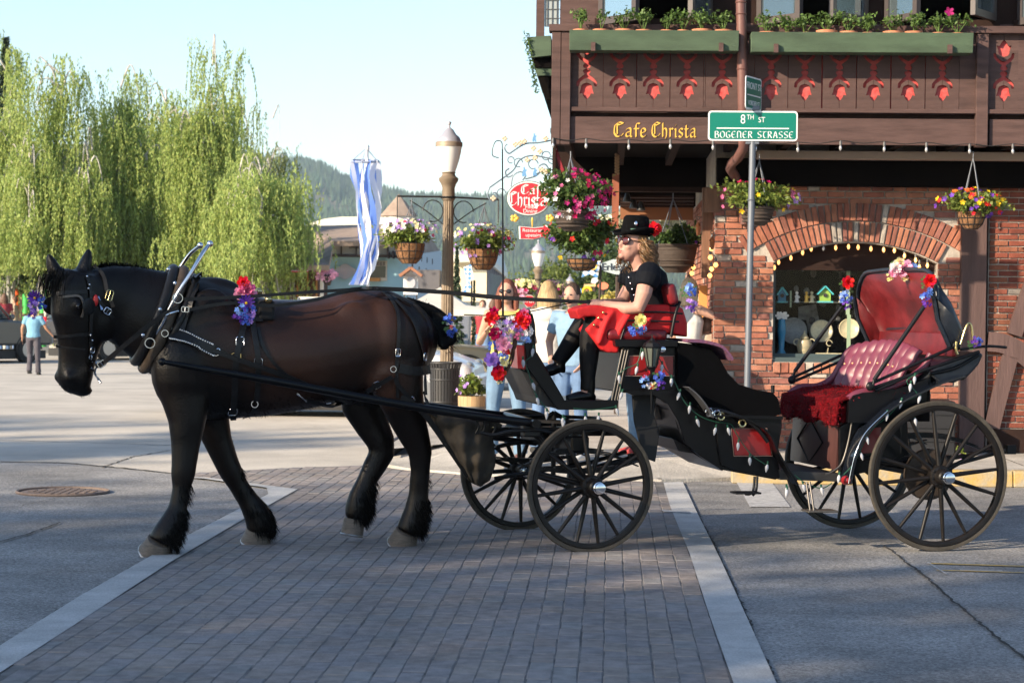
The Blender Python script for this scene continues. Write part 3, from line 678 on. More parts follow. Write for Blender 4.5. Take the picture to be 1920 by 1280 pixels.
p=gr(62,703,0);person(p,0,1.45,'man in light blue shirt and dark trousers walking away behind the horse head',tan,('black',(.02,.018,.015)),('sky_blue',(.17,.36,.50)),('charcoal',(.07,.065,.08)),('black',(.02,.02,.02)),'short',0,voxel=.016,J=dict(elr=(.30,.05,1.13),wrr=(.42,.12,.98),ell=(-.27,0,1.13),wrl=(-.28,.05,.9),knl=(-.1,.1,.5),anl=(-.09,-.02,.12),knr=(.1,.02,.5),anr=(.11,.08,.09)))
p=feet(1190,850);person(p,90,1.62,'person in black top and jeans mostly hidden behind the driver seat',fair,('brown',(.1,.05,.03)),('black',(.03,.03,.035)),('faded_denim',(.13,.215,.32)),('red',(.4,.05,.05)),'short',.1)
p=feet(1325,838);person(p,20,1.50,'bald headed man behind the black carriage back, by the brick corner',tan,('grey_brown',(.18,.12,.09)),('cream',(.5,.42,.32)),('khaki',(.3,.22,.14)),('brown',(.1,.05,.03)),'short',0,J=dict(elr=(.30,.1,1.2),wrr=(.2,.25,1.25),hed=(0,.05,1.36),nec=(0,0,1.28),shl=(-.175,0,1.26),shr=(.175,0,1.26),ell=(-.23,.02,1.0)))
p=feet(1288,838);person(p,-60,1.68,'woman in a pale dress reaching out an arm by the cafe entrance',fair,('fair',(.45,.33,.2)),('white',(.5,.48,.44)),('white',(.5,.48,.44)),('brown',(.1,.05,.03)),'none',.1,J=dict(elr=(.28,.2,1.3),wrr=(.3,.42,1.32)))
crowd=[(905,640,46,'dark_red',(.25,.03,.04),'far person in dark red shirt by the white tents'),(925,640,50,'teal',(.08,.25,.3),'far person in teal shirt beside the white tents'),(1045,640,42,'white',(.50,.485,.46),'far person in white with a pale hat left of the denim shirt woman'),(1000,640,55,'sky_blue',(.28,.52,.68),'far person in sky blue below the stop sign'),(1110,640,44,'black',(.03,.03,.035),'far person in black under the street signs'),(8,600,60,'dark_red',(.25,.03,.04),'far person in dark red at the left edge behind the grey car'),(28,600,64,'cream',(.5,.42,.32),'far person in cream by the orange playground slide')]
for i,(px,_,Y,cn,cc,lb)in enumerate(crowd):
 p=at(px,600,Y);p.z=0;person(p,[170,10,120,-60,200,30,90][i],1.66+.04*(i%3),lb,fair,('brown',(.1,.05,.03)),(cn,cc),denim,('black',(.02,.02,.02)),'short',.1*(i%2),group='people in the far crowd',voxel=.022)
p=at(1050,600,21.5);
leafm=mat('basket_leaf',(.16,.21,.045),.5,island=.4,hue=.02,sub=.3,spec=.3)
leafd=mat('basket_leaf_dark',(.07,.115,.03),.55,island=.4,hue=.02,sub=.25,spec=.3)
FCOL=dict(white=(.85,.83,.82),cream=(.85,.78,.45),pink=(.62,.14,.30),rose=(.85,.42,.58),crimson=(.45,.01,.09),magenta=(.38,.02,.15),lilac=(.48,.28,.72),purple=(.16,.05,.42),red=(.75,.02,.03),yellow=(.85,.55,.02),orange=(.8,.15,.03),blue=(.08,.16,.62),sky=(.25,.42,.85),paleyellow=(.85,.80,.35))
def fmat(c):return mat('petal_'+c,FCOL[c],.55,island=.4,hue=.012,sub=.35,spec=.25)
def blossom(mb,c,nrm,r,petals=5,cup=.35,ph=None,wid=.5):
 nrm=nrm.normalized();x=nrm.orthogonal().normalized();y=nrm.cross(x);ph=random.random()*6 if ph is None else ph
 for k in range(petals):
  a=ph+2*math.pi*k/petals;d=x*math.cos(a)+y*math.sin(a);e=nrm.cross(d);w_=r*math.sin(math.pi/petals)*1.15*(wid*2)
  mid=c+d*r*.6+nrm*r*cup*.35;tip=c+d*r+nrm*r*cup
  mb.add([c,mid-e*w_*.55,tip-e*w_*.3,tip+e*w_*.3,mid+e*w_*.55],[(0,1,2,3,4)])
def foliage(name,parent,C,R3_,n,m,ls,flat=None,seed=0,clumps=16,droop=.4):
 r=np.random.default_rng(seed);cl=r.normal(0,1,(clumps,3));cl/=np.linalg.norm(cl,axis=1)[:,None];cl*=r.uniform(.25,.8,(clumps,1))
 q=cl[r.integers(0,clumps,n)]+r.normal(0,.2,(n,3));q[:,2]=np.where(q[:,2]<0,q[:,2]*.75,q[:,2])
 P=np.array(C)+q*np.array(R3_);U=q*.8+r.normal(0,.6,(n,3));U[:,2]-=droop*.3;U/=np.linalg.norm(U,axis=1)[:,None]
 V,Q=leafquads(P,U,r.uniform(.8,1.4,n)*ls,r.uniform(.5,.85,n)*ls)
 o=bpy.data.objects.new(name,npmesh(name,V,Q,m));COL.objects.link(o);attach(o,parent);return P,q
def flowers(parent,C,R3_,spec,seed=0,r0=.026,up=.0):
 r=random.Random(seed)
 for c,n,region in spec:
  mb=MB()
  for _ in range(n):
   while True:
    d=Vector((r.gauss(0,1),r.gauss(0,1)-.5,r.gauss(0,1)+up)).normalized()
    if region is None or region(d):break
   p=Vector(C)+Vector((d.x*R3_[0],d.y*R3_[1],d.z*R3_[2]))*r.uniform(.9,1.08)
   blossom(mb,p,d+Vector((0,-.5,.2)),r0*r.uniform(.75,1.2))
  OBJ(c+'_flowers',mb,fmat(c),parent,kind='stuff')
def hang_basket(px,py,Y,wpx,hpx,spec,label,bowl='coco',bw=.55,bh=.45,hook=None,leaf=None,seed=1,n=900,group='hanging flower baskets',ls=.055,r0=.025,bowl_dy=.75):
 C=at(px,py,Y);k=Y/F;R=(wpx/2*k,wpx/2*k*.85,hpx/2*k);base=C-Zup*R[2]*1.4
 t=thing('hanging_basket',C-Zup*(R[2]+bh*R[2]*2),label,'flower basket',group)
 zt=C.z-R[2]*(1-bowl_dy);rb=R[0]*bw;hb=R[2]*2*bh
 bm_=mat('coco_liner',(.20,.10,.045),.95,var=.4,vscale=30,bump=1.0,bscale=60)if bowl=='coco' else mat('brown_pot',(.055,.04,.032),.7,var=.2,vscale=20)
 mb=MB();b0=Vector((C.x,C.y,zt-hb))
 prof=[(rb*.45,0),(rb*.75,hb*.25),(rb*.92,hb*.6),(rb,hb),(rb*.9,hb)]
 mb.lathe(prof,b0,24);OBJ('basket_bowl',mb,bm_,t,smooth=40)
 mb=MB();X,Y_=Vector((1,0,0)),Vector((0,1,0));wr=mat('basket_wire',(.04,.04,.04),.5,metal=.6)
 if bowl=='coco':
  for rr,zz in((.46,.02),(.76,.25),(.93,.6),(1.01,1)):mb.torus(b0+Zup*hb*zz,rb*rr,.005,(X,Y_),24,5)
  for i in range(12):
   a=i*math.pi/6;mb.tube([b0+Vector((math.cos(a),math.sin(a),0))*rb*q+Zup*hb*z_ for q,z_ in((.46,.02),(.77,.25),(.94,.6),(1.02,1))],.004,4)
 else:
  for zz in(.25,.45,.65,.85):mb.torus(b0+Zup*hb*zz,rb*(.76+.22*(zz-.2))+.008,.01,(X,Y_),28,6)
  mb.torus(b0+Zup*hb,rb,.016,(X,Y_),28,6)
 OBJ('basket_wires' if bowl=='coco' else 'pot_ridges',mb,wr if bowl=='coco' else bm_,t,smooth=50)
 if hook:
  h=at(hook[0],hook[1],Y);mb=MB()
  for i in range(4):
   a=i*math.pi/2+.5;mb.tube([b0+Zup*hb+Vector((math.cos(a)*rb,math.sin(a)*rb,0)),h-Zup*.06],.005,4)
  mb.tube([h-Zup*.06,h],.006,5);OBJ('chains',mb,mat('galvanised',(.15,.165,.19),.5,metal=.4),t)
 foliage('leaves',t,C,R,n,leaf or leafm,ls,seed=seed)
 flowers(t,C,R,spec,seed,r0)
 return t
bronze=mat('lamp_bronze',(.19,.145,.10),.6,metal=.15,var=.3,vscale=4)
globe=mat('lamp_globe',(.82,.82,.80),.3,sub=.2,spec=.5)
tinc=mat('lamp_cap',(.42,.42,.47),.4,metal=.4)
def lamp(px,ytop,ybase_z,Y,label,s=1.0,arms=True,rot=25):
 x=at(px,500,Y);b=Vector((x.x,x.y,ybase_z));zt=at(px,ytop,Y).z;k=Y/F
 def z(py):return at(px,py,Y).z
 t=thing('street_lamp',b,label,'street lamp','fluted street lamps')
 f=(zt-ybase_z);S=(z(ytop)-z(ytop+100))/(100*25/F)
 def prof(lst):return[(r*s,zt-b.z-d*s)for r,d in lst]
 u=25/F
 cone=[(.16,f/s),(.17,f/s-.1),(.15,f/s-.35),(.125,f/s-.5),(.085,f/s-.62)]
 mb=MB();seg=32;z0,z1=.62*s,f-(375-228)*u*s
 vs=[];fs=[]
 for zz in np.linspace(z0,z1,5):
  rr=(.083-.02*(zz-z0)/(z1-z0))*s
  for i in range(seg):
   a=2*math.pi*i/seg;q=rr*(1 if i%2 else.9);vs.append(b+Vector((math.cos(a)*q,math.sin(a)*q,zz)))
 for j in range(4):
  for i in range(seg):fs.append((j*seg+i,j*seg+(i+1)%seg,(j+1)*seg+(i+1)%seg,(j+1)*seg+i))
 mb.add(vs,fs);OBJ('fluted_shaft',mb,bronze,t)
 mb=MB();mb.lathe([(r*s,zz*s)for r,zz in((.2,0),(.2,.08),(.165,.14),(.15,.4),(.12,.5),(.1,.56),(.095,.64),(.07,.65))],b,24);OBJ('lamp_base',mb,bronze,t,smooth=35)
 def L(y):return f-(y-228)*u*s
 mb=MB();mb.lathe([(.05*s,L(378)),(.078*s,L(374)),(.075*s,L(352)),(.09*s,L(345)),(.115*s,L(339)),(.118*s,L(334)),(.085*s,L(330)),(.075*s,L(326)),(.085*s,L(323)),(.05*s,L(321))],b,24);OBJ('capital',mb,bronze,t,smooth=35)
 mb=MB();mb.lathe([(.075*s,L(324)),(.095*s,L(315)),(.125*s,L(300)),(.145*s,L(285)),(.155*s,L(275))],b,28);OBJ('globe',mb,globe,t,smooth=60)
 mb=MB();mb.lathe([(.15*s,L(275.5)),(.163*s,L(275)),(.163*s,L(267)),(.15*s,L(266))],b,28);OBJ('globe_band',mb,mat('band_bronze',(.30,.24,.18),.5,metal=.3),t,smooth=30)
 mb=MB();mb.lathe([(.15*s,L(266.5)),(.14*s,L(262)),(.125*s,L(257)),(.085*s,L(252)),(.05*s,L(243)),(.02*s,L(240)),(.012*s,L(238)),(.012*s,L(235)),(.025*s,L(232)),(.024*s,L(229)),(.01*s,L(227.5))],b,24);OBJ('lamp_cap',mb,tinc,t,smooth=35)
 if arms:
  a=rad(rot);d=Vector((math.cos(a),math.sin(a),0));im=mat('black_iron',(.03,.03,.03),.5)
  for sg in(-1,1):
   e=b+d*sg*.66*s+Zup*L(371);mb=MB();mb.tube([b+Zup*L(369),e],.012*s,5);mb.tube([e+Zup*.01,e-Zup*.28*s],.008*s,5)
   mb.torus(b+d*sg*.2*s+Zup*L(396),.13*s,.007*s,(d*sg,Zup),14,5,arc=(0,1.6*math.pi))
   mb.tube(spline([b+d*sg*.07*s+Zup*L(420),b+d*sg*.3*s+Zup*L(395),b+d*sg*.5*s+Zup*L(378)],5),.007*s,4)
   mb.torus(b+Zup*L(370),.085*s,.012*s,(Vector((1,0,0)),Vector((0,1,0))),14,5)
   OBJ('basket_arm',mb,im,t)
 return b
lamp(839.5,228,SW,25,'tall fluted bronze lamp behind the horse tail carrying two flower baskets',1.0)
lamp(1009,450,.1,48,'smaller looking fluted lamp further down the street behind the wreath',1.0,True)
lamp(1069,514,0,78,'faintest street lamp far down the street, left of the driver',1.05,False)
u_=None
def top_(d):return d.z>.2
hang_basket(768,442,24.6,112,62,[('lilac',34,top_),('white',22,top_),('cream',18,top_),('crimson',4,None),('lilac',5,lambda d:d.x<-.6)],'flower basket with lilac and white petunias, left of the tall lamp post',hook=(772,372),seed=11,n=1500,bw=.5,bh=.62,bowl_dy=.55)
hang_basket(906,452,25.6,116,64,[('lilac',34,None),('white',14,top_),('paleyellow',34,top_),('crimson',10,None),('magenta',8,lambda d:d.x>0)],'flower basket with pale yellow and lilac petunias, right of the tall lamp post',hook=(908,378),seed=12,n=1500,bw=.5,bh=.62,bowl_dy=.55)
hang_basket(983,542,47.5,56,34,[('paleyellow',40,top_),('rose',22,None),('crimson',8,None)],'far flower basket left of the second lamp, above the stop sign',seed=13,n=900,ls=.09,r0=.06)
hang_basket(1040,542,48.5,54,32,[('paleyellow',26,top_),('rose',28,None),('magenta',10,None)],'far flower basket right of the second lamp',seed=14,n=900,ls=.09,r0=.06)
def wallpoly(name,pts,Y,m,parent,th=.2,yv=None,**k):
 P=[at(x,y,Y)for x,y in pts];mb=MB();mb.prism(P,Vector((0,th,0)));return OBJ(name,mb,m,parent,recalc=True,**k)
def block(name,x0,x1,y0,y1,Y,dep,m,parent,bev=0,**k):
 a=at(x0,y1,Y);b=at(x1,y0,Y);mb=MB();mb.box(((a.x+b.x)/2,Y+dep/2,(a.z+b.z)/2),((b.x-a.x)/2,dep/2,(b.z-a.z)/2));return OBJ(name,mb,m,parent,bev=bev,**k)
shing=mat('brown_shingle',(.30,.23,.185),.95,var=.2,vscale=3,bump=.8,bscale=20)
stuc=mat('white_stucco',(.72,.70,.66),.9,var=.08,vscale=1.5);bluew=mat('pale_blue_stucco',(.36,.58,.66),.9,var=.08,vscale=1.2)
dkw=mat('dark_timber',(.05,.035,.03),.8,var=.2);cream=mat('cream_siding',(.66,.58,.42),.85,var=.06,vscale=1)
Yb=62
t=thing('shop_building',at(640,560,Yb),'blue walled shop with brown shingle roof and conical turret behind the horse back','building')
block('blue_wall',590,765,479,565,Yb,8,bluew,t)
def roofquad(name,q,m,parent,th=.15):
 P=[at(*p)for p in q];mb=MB();n=(P[1]-P[0]).cross(P[2]-P[0]).normalized();n=n if n.z>0 else-n;mb.prism(P,-n*th);return OBJ(name,mb,m,parent,recalc=True)
roofquad('roof',[(545,497,58),(617,497,58),(626,452,61),(690,452,61),(690,421,66),(553,424,66)],shing,t)
roofquad('roof',[(690,452,61),(744,452,61),(735,421,66),(690,421,66)],shing,t)
block('white_storey',623,744,454,478,Yb-.3,8,stuc,t)
for x in(640,668,700,727):block('timber',x-1.2,x+1.2,454,478,Yb-.38,.05,dkw,t)
block('timber_beam',618,748,477.5,481,Yb-.7,.5,dkw,t);block('timber_beam',622,748,452,454.5,Yb-.6,.3,dkw,t)
for x in(726,735,743,752):block('bracket',x,x+3,470,484,Yb-.9,.7,dkw,t)
w_=block('window',655,673,457,466,Yb-.36,.06,mat('far_glass',(.09,.06,.05),.15),t)
w_=block('window',691,726,489,526,Yb-.08,.1,mat('window_frame_cream',(.62,.56,.46),.7),t)
block('pane',693,723,499,520,Yb-.10,.03,mat('far_glass_dark',(.02,.03,.03),.08),w_);
for i in range(5):block('pane',693.5+i*6,698.5+i*6,490.5,498,Yb-.10,.03,mat('far_glass',(.09,.06,.05),.15),w_)
block('window_box',688,712,521,527,Yb-.45,.35,mat('orange_wood',(.55,.26,.08),.8),t)
mb=MB();c=at(647,509,Yb-.15);mb.prism([c+Vector((math.cos(a)*21*Yb/F*(1+.08*math.cos(4*a)),0,math.sin(a)*12.5*Yb/F*(1+.14*math.cos(4*a))))for a in np.linspace(0,2*math.pi,33)[:-1]],Vector((0,.08,0)))
OBJ('shop_sign',mb,mat('sign_pinkish',(.50,.42,.42),.8,col2=(.36,.40,.44),vscale=4),t,recalc=True)
c=at(748,386,Yb+1);k=Yb/F
mb=MB();mb.lathe([(37*k,-20*k),(36*k,-19*k),(.01,22*k)],c,8);OBJ('turret_roof',mb,shing,t)
mb=MB();mb.lathe([(30*k,-75*k),(30*k,-20*k)],c,12);OBJ('turret_wall',mb,stuc,t)
for x in(729,745,762):block('turret_window',x,x+7,416,426,Yb-1.0+(.55 if x!=745 else.4),.05,mat('far_glass',(.09,.06,.05)),t)
P=[at(765,479,Yb),at(765,565,Yb),at(828,560,Yb+14),at(828,500,Yb+14),at(828,470,Yb+14)]
mb=MB();mb.prism(P,Vector((-.1,.2,0)));OBJ('flank_wall',mb,mat('pale_blue_shade',(.50,.55,.58),.9),t,recalc=True)
roofquad('roof',[(744,446,Yb-1),(800,430,Yb+10),(828,478,Yb+14),(806,492,Yb+10)],shing,t)
for i in range(5):x=770+i*10;block('timber',x,x+1.5,473+i*3,484+i*3,Yb+i*2-.1,.05,dkw,t)
for x,y,h in((771,495,22),(783,500,12),(796,503,10)):block('window',x,x+4,y,y+h,Yb+(x-765)*.22-.1,.05,mat('far_glass',(.09,.06,.05)),t)
block('grey_shed',782,824,506,548,Yb-3,3,mat('shed_grey',(.10,.10,.115),.8),t)
block('porch_room',540,597,500,560,59,3,mat('porch_brown',(.10,.045,.025),.8,var=.3),t)
for x in(556,575,592):block('porch_post',x,x+3,503,556,58.8,.1,mat('orange_wood',(.55,.26,.08)),t)
block('porch_column',600,606,503,560,58.5,.25,stuc,t);block('column_capital',597.5,608.5,499,504,58.4,.4,stuc,t)
for i in range(5):block('awning_stripe',546,577,501+i*1.8,502.8+i*1.8,58-i*.12,.12,mat('awning_red',(.55,.05,.07))if i%2==0 else stuc,t)
mb=MB();c=at(614,515,58.2)
for i in range(50):d=Vector((random.gauss(0,.16),random.gauss(0,.1),random.gauss(0,.09)));blossom(mb,c+d,Vector((d.x,-.5,d.z)),.08)
fb=thing('flower_basket',c,'far pink flower basket by the white porch column','flower basket');OBJ('pink_blossoms',mb,fmat('rose'),fb,kind='stuff')
mb=MB();mb.lathe([(.08,-.3),(.16,-.08),(.05,.1)],c,10);OBJ('pot',mb,dkw,fb)
t=thing('hall_building',at(640,560,95),'large pale curved roof rising behind the brown shingle roof','building')
mb=MB();P=[at(x,y,95)for x,y in((560,460),(565,426),(585,417),(610,410),(640,406.5),(680,406),(730,407),(790,425),(800,460))];mb.prism(P,Vector((0,14,0)));OBJ('curved_roof',mb,mat('pale_roof',(.70,.67,.58),.8),t,recalc=True)
block('hall_wall',575,790,430,565,96,12,stuc,t)
t=thing('cream_building',at(890,560,55),'cream walled building with grey corrugated flank right of the lamp post','building')
block('cream_wall',846,913,478,565,55,6,cream,t)
for i in range(8):
 x=913.5+i*4.2;block('corrugation',x,x+2.4,484+i*3.2,565,55.2+i*.5,.5,mat('corrugated_grey',(.26,.27,.31),.6,var=.15,vscale=1),t)
 block('corrugation',x+2.4,x+4.4,486+i*3.2,565,55.5+i*.5,.5,mat('corrugated_grey',(.26,.27,.31)),t)
roofquad('roof',[(842,480,54.6),(916,480,54.6),(952,512,59.5),(940,470,62),(846,466,60)],mat('pale_roof',(.70,.67,.58)),t)
t=thing('market_building',at(500,560,80),'long low brown shop front glimpsed under the birches','building')
block('shop_front',420,548,470,565,80,8,mat('porch_brown',(.10,.045,.025)),t);roofquad('roof',[(410,486,78),(552,486,78),(552,440,86),(410,440,86)],shing,t)
for i in range(6):block('shop_window',425+i*20,440+i*20,496,516,79.9,.1,mat('orange_wood',(.55,.26,.08))if i%2 else mat('far_glass',(.09,.06,.05)),t)
block('counter',420,548,526,534,79.5,.4,mat('market_yellow',(.55,.38,.12),.8),t)
t=thing('kiosk_sign',at(768,545,44),'small gabled notice kiosk in front of the blue shop','kiosk')
block('kiosk_panel',756,783,516,552,44,.25,stuc,t);wallpoly('kiosk_gable',[(756,517),(770,507),(783,517)],44,stuc,t)
for q in(((749,517),(770,502)),((791,517),(770,502))):
 a,b=at(*q[0],43.9),at(*q[1],43.9);mb=MB();mb.bar(a+Vector((0,.2,0)),b+Vector((0,.2,0)),.6,.06);OBJ('kiosk_roof',mb,mat('kiosk_brown',(.3,.14,.08),.8),t)
mb=MB();c=at(770,530,43.95);mb.prism([c+Vector((math.cos(a)*.1,0,math.sin(a)*.12))for a in np.linspace(0,6.283,13)[:-1]],Vector((0,.03,0)));OBJ('kiosk_emblem',mb,mat('sign_pinkish',(.50,.42,.42)),t,recalc=True)
for x in(758,781):block('kiosk_leg',x-1,x+1,550,582,44.05,.1,dkw,t)
tent=mat('tent_canvas',(.80,.76,.66),.8,sub=.25,var=.04,vscale=2)
def marquee(x0,x1,ye,yp,yv,Y,dep,label):
 a=at(x0,ye,Y);b=at(x1,ye,Y);pz=at((x0+x1)/2,yp,Y+dep/2).z;vz=at(x0,yv,Y).z
 t=thing('market_tent',Vector(((a.x+b.x)/2,Y+dep/2,0)),label,'tent','white market tents')
 c=[Vector((a.x,Y,a.z)),Vector((b.x,Y,a.z)),Vector((b.x,Y+dep,a.z)),Vector((a.x,Y+dep,a.z))];p=Vector(((a.x+b.x)/2,Y+dep/2,pz));mb=MB()
 for i in range(4):
  q0,q1=c[i],c[(i+1)%4];m0=q0.lerp(p,.5)-Zup*.12;m1=q1.lerp(p,.5)-Zup*.12
  mb.add([q0,q1,m1,m0,p],[(0,1,2,3),(3,2,4)])
  mb.add([q0,q1,q1-Zup*(a.z-vz),q0-Zup*(a.z-vz)],[(0,3,2,1)])
 OBJ('canopy',mb,tent,t,smooth=60)
 for q in c:m_=MB();m_.tube([q-Zup*.02,Vector((q.x,q.y,0))],.03,6);OBJ('tent_leg',m_,mat('galvanised',(.15,.165,.19),.5,metal=.4),t)
marquee(700,925,578,538,590,33,6,'wide white market tent right behind the horse rump');marquee(560,715,556,540,566,48,6,'white market tent further back over the middle of the horse back')
marquee(880,960,575,553,585,52,4,'small white tent behind the woman in sunglasses')
rib={0:mat('ribbon_white',(.82,.84,.9),.7,sub=.4),1:mat('ribbon_blue',(.14,.27,.72),.7,sub=.4)}
Ym=38;t=thing('maypole',Vector((at(686,560,Ym).x,Ym,0)),'blue and white ribbons hanging from a wreath ring on a pole against the sky','maypole')
mb=MB();mb.tube([at(690,560,Ym)*1,at(688,272,Ym)],.03,6);mb.tube([Vector((at(690,560,Ym).x,Ym,0)),at(690,558,Ym)],.03,6);OBJ('pole',mb,stuc,t)
mb=MB();c=at(684,302,Ym);mb.torus(c,.245,.022,(Vector((1,0,0)),Vector((0,1,.15)).normalized()),24,6)
for i in range(4):a=i*1.57+.3;mb.tube([c+Vector((math.cos(a)*.24,math.sin(a)*.24,0)),at(687,278,Ym)],.008,4)
OBJ('ring',mb,mat('ring_grey',(.25,.3,.42),.7),t)
for i in range(11):
 a=i/11*6.283;p0=c+Vector((math.cos(a)*.24,math.sin(a)*.24,0));q=[p0]
 for j in range(1,9):
  f=j/8;tx=at(678+26*math.sin(3.0*f)*.55+(-4 if f>.9 else 0)*2,302+232*f,Ym);sq=(1-.62*f)
  q.append(Vector((tx.x+math.cos(a)*.24*sq+.05*math.sin(j*1.3+i),Ym+math.sin(a)*.24*sq,tx.z)))
 mb=MB();vs=[]
 for j,p in enumerate(q):tw=Vector((math.cos(a+j*.35),math.sin(a+j*.35)*.6,0)).normalized()*(.045+.01*math.sin(j));vs+=[p-tw,p+tw]
 mb.add(vs,[(2*j,2*j+1,2*j+3,2*j+2)for j in range(len(q)-1)]);OBJ('ribbon',mb,rib[i%2],t,smooth=180)
mb=MB();q=[at(*p,Ym)for p in((686,266),(692,274),(703,283),(712,291),(705,287),(690,281))];mb.prism(q,Vector((0,.02,0)));OBJ('pennant',mb,rib[0],t)
chk=mat('chequered_blue',(.75,.78,.82),.8);n_=chk.node_tree;ck=n_.nodes.new('ShaderNodeTexChecker');ck.inputs['Scale'].default_value=15;ck.inputs[1].default_value=(.78,.8,.85,1);ck.inputs[2].default_value=(.10,.28,.62,1)
tcn=n_.nodes.new('ShaderNodeTexCoord');mpn=n_.nodes.new('ShaderNodeMapping');mpn.inputs['Rotation'].default_value=(0,.78,0);n_.links.new(tcn.outputs['Object'],mpn.inputs[0]);n_.links.new(mpn.outputs[0],ck.inputs[0]);n_.links.new(ck.outputs[0],n_.nodes['Principled BSDF'].inputs['Base Color'])
def flag(pts,Y,label,pole=None):
 P=[at(x,y,Y)for x,y in pts];t=thing('flag',P[0],label,'flag','blue and white chequered flags');mb=MB();mb.prism(P,Vector((0,.03,0)));OBJ('flag_cloth',mb,chk,t,recalc=True)
 if pole:mb=MB();a=at(*pole[0],Y+.1);b=at(*pole[1],Y+.1);mb.tube([a,b],.02,5);OBJ('flag_pole',mb,dkw,t)
 return t
flag([(869,501),(884,495),(887,518),(888,524),(880,528),(884,538),(870,552),(864,550),(876,530),(872,512)],45,'blue white banner hanging in front of the cream building',((884,490),(884,600)))
f_=flag([(1090,520),(1100,490),(1126,489),(1123,508),(1120,522),(1106,514)],30,'blue white chequered flag with yellow emblem below the flower baskets',((1127,486),(1120,640)))
mb=MB();c=at(1112,499,29.95);mb.torus(c,.05,.012,(Vector((1,0,0)),Zup),14,5);OBJ('flag_emblem',mb,mat('gold_paint',(.75,.45,.08),.4,metal=.3),f_)
t=thing('stop_sign',at(992,620,40),'small red octagonal stop sign far behind the wreath','sign');k=40/F;c=at(992.5,564.5,40)
oct_=[c+Vector((math.cos(rad(22.5+45*i)),0,math.sin(rad(22.5+45*i))))*12*k for i in range(8)]
mb=MB();mb.prism(oct_,Vector((0,.02,0)));OBJ('sign_border',mb,stuc,t,recalc=True)
mb=MB();mb.prism([c+(p-c)*.92+Vector((0,-.012,0))for p in oct_],Vector((0,.01,0)));OBJ('sign_face',mb,mat('stop_red',(.55,.02,.03),.4),t,recalc=True)
OBJ('lettering',text_mesh('STOP',9.5*k,.002,frameM(c+Vector((0,-.018,0)),Vector((1,0,0)),Zup)),stuc,t)
mb=MB();mb.tube([c+Vector((0,.04,12*k)),Vector((c.x,40.04,0))],.03,6);OBJ('sign_post',mb,mat('galvanised',(.15,.165,.19),.5,metal=.4),t)
def board(pts,Y,m,label,name='hanging_sign',txt=None,tm=None,size=None,group=None,post=True):
 P=[at(x,y,Y)for x,y in pts];c=sum(P,Vector())/len(P);t=thing(name,c,label,'sign',group);mb=MB();mb.prism(P,Vector((0,.05,0)));OBJ('sign_face',mb,m,t,recalc=True)
 if txt:OBJ('lettering',text_mesh(txt,size,.003,frameM(c+Vector((0,-.01,0)),Vector((1,0,0)),Zup)),tm,t)
 if post:mb=MB();mb.tube([c+Vector((0,.09,.02)),Vector((c.x,Y+.09,0))],.03,6);OBJ('sign_post',mb,dkw,t)
 return t
pal=mat('sign_pale_blue',(.42,.52,.58),.7);
board([(1126,494),(1150,486),(1186,488),(1190,500),(1178,516),(1152,514),(1132,508)],27,pal,'pale blue hanging shop sign with dark lettering left of the driver shoulder',txt='Erlesene',tm=mat('sign_ink',(.03,.05,.08)),size=.13)
board([(1072,542),(1090,541),(1090,549),(1072,550)],60,mat('sign_sky',(.15,.45,.8)),'small blue and white sign below the far lamp',post=True)
mb=MB();c=at(1101,546,40);ts=thing('sunflower_sign',c,'round yellow sunflower sign left of the driver hands','sign')
for i in range(14):a=i/14*6.283;mb.ell(c+Vector((math.cos(a),0,math.sin(a)))*.075,(.03,.012,.03),8,5)
OBJ('petals',mb,mat('sunflower',(.85,.48,.02),.6),ts,kind='stuff');mb=MB();mb.ell(c-Vector((0,.01,0)),(.035,.02,.035));OBJ('sign_centre',mb,mat('kiosk_brown',(.3,.14,.08)),ts)
mb=MB();mb.tube([c+Vector((0,.03,0)),Vector((c.x,40.03,0))],.015,5);OBJ('sign_post',mb,dkw,ts)
board([(1120,536),(1124,530),(1134,529),(1141,533),(1140,540),(1132,543),(1124,542)],42,mat('sign_coral',(.75,.22,.12),.7),'small coral oval sign left of the driver sleeve')
board([(1095,533),(1117,532),(1117,537),(1095,538)],44,mat('sign_tan',(.65,.42,.2),.7),'thin tan sign board among the far street signs')
board([(1110,522),(1118,520),(1122,526),(1116,532),(1108,530)],46,stuc,'small white sign shape among the far street signs')
bushy(1105,548,580,38,60,'patch of flowering shrubs behind the street signs',lf_c,1500,.1,'flower_bush',None)
bushy(1150,545,585,36,60,'yellow flowering bush left of the driver arm',mat('yellow_leaf',(.45,.38,.10),.6,island=.4,sub=.2),1500,.1,'flower_bush',None)
for i,(x0,x1,y0,cn,cc)in enumerate(((24,39,528,'orange',(.80,.13,.02)),(42,56,537,'green',(.05,.42,.09)),(74,88,535,'green',(.05,.42,.09)),(70,78,528,'grey violet',(.28,.24,.36)))):
 c0_=at((x0+x1)/2,y0,70);t=thing('play_tube',Vector((c0_.x,70,0)),'bright %s playground %s behind the grey car%s'%(cn,'panel',['',', next to the orange one',', nearest the horse head',', beside the green ones'][i]),'play equipment')
 wv=(x1-x0)*70/F/2;mb=MB();mb.lathe([(wv,0),(wv,c0_.z-wv*.5),(wv*.8,c0_.z-.1),(wv*.3,c0_.z)],Vector((c0_.x,70,0)),16);OBJ('tube_body',mb,mat('plastic_'+cn.replace(' ','_'),cc,.4),t,smooth=50)
 mb=MB();mb.lathe([(wv*1.06,c0_.z*.5),(wv*1.06,c0_.z*.5+.1)],Vector((c0_.x,70,0)),16);OBJ('tube_band',mb,dkw,t,smooth=40)
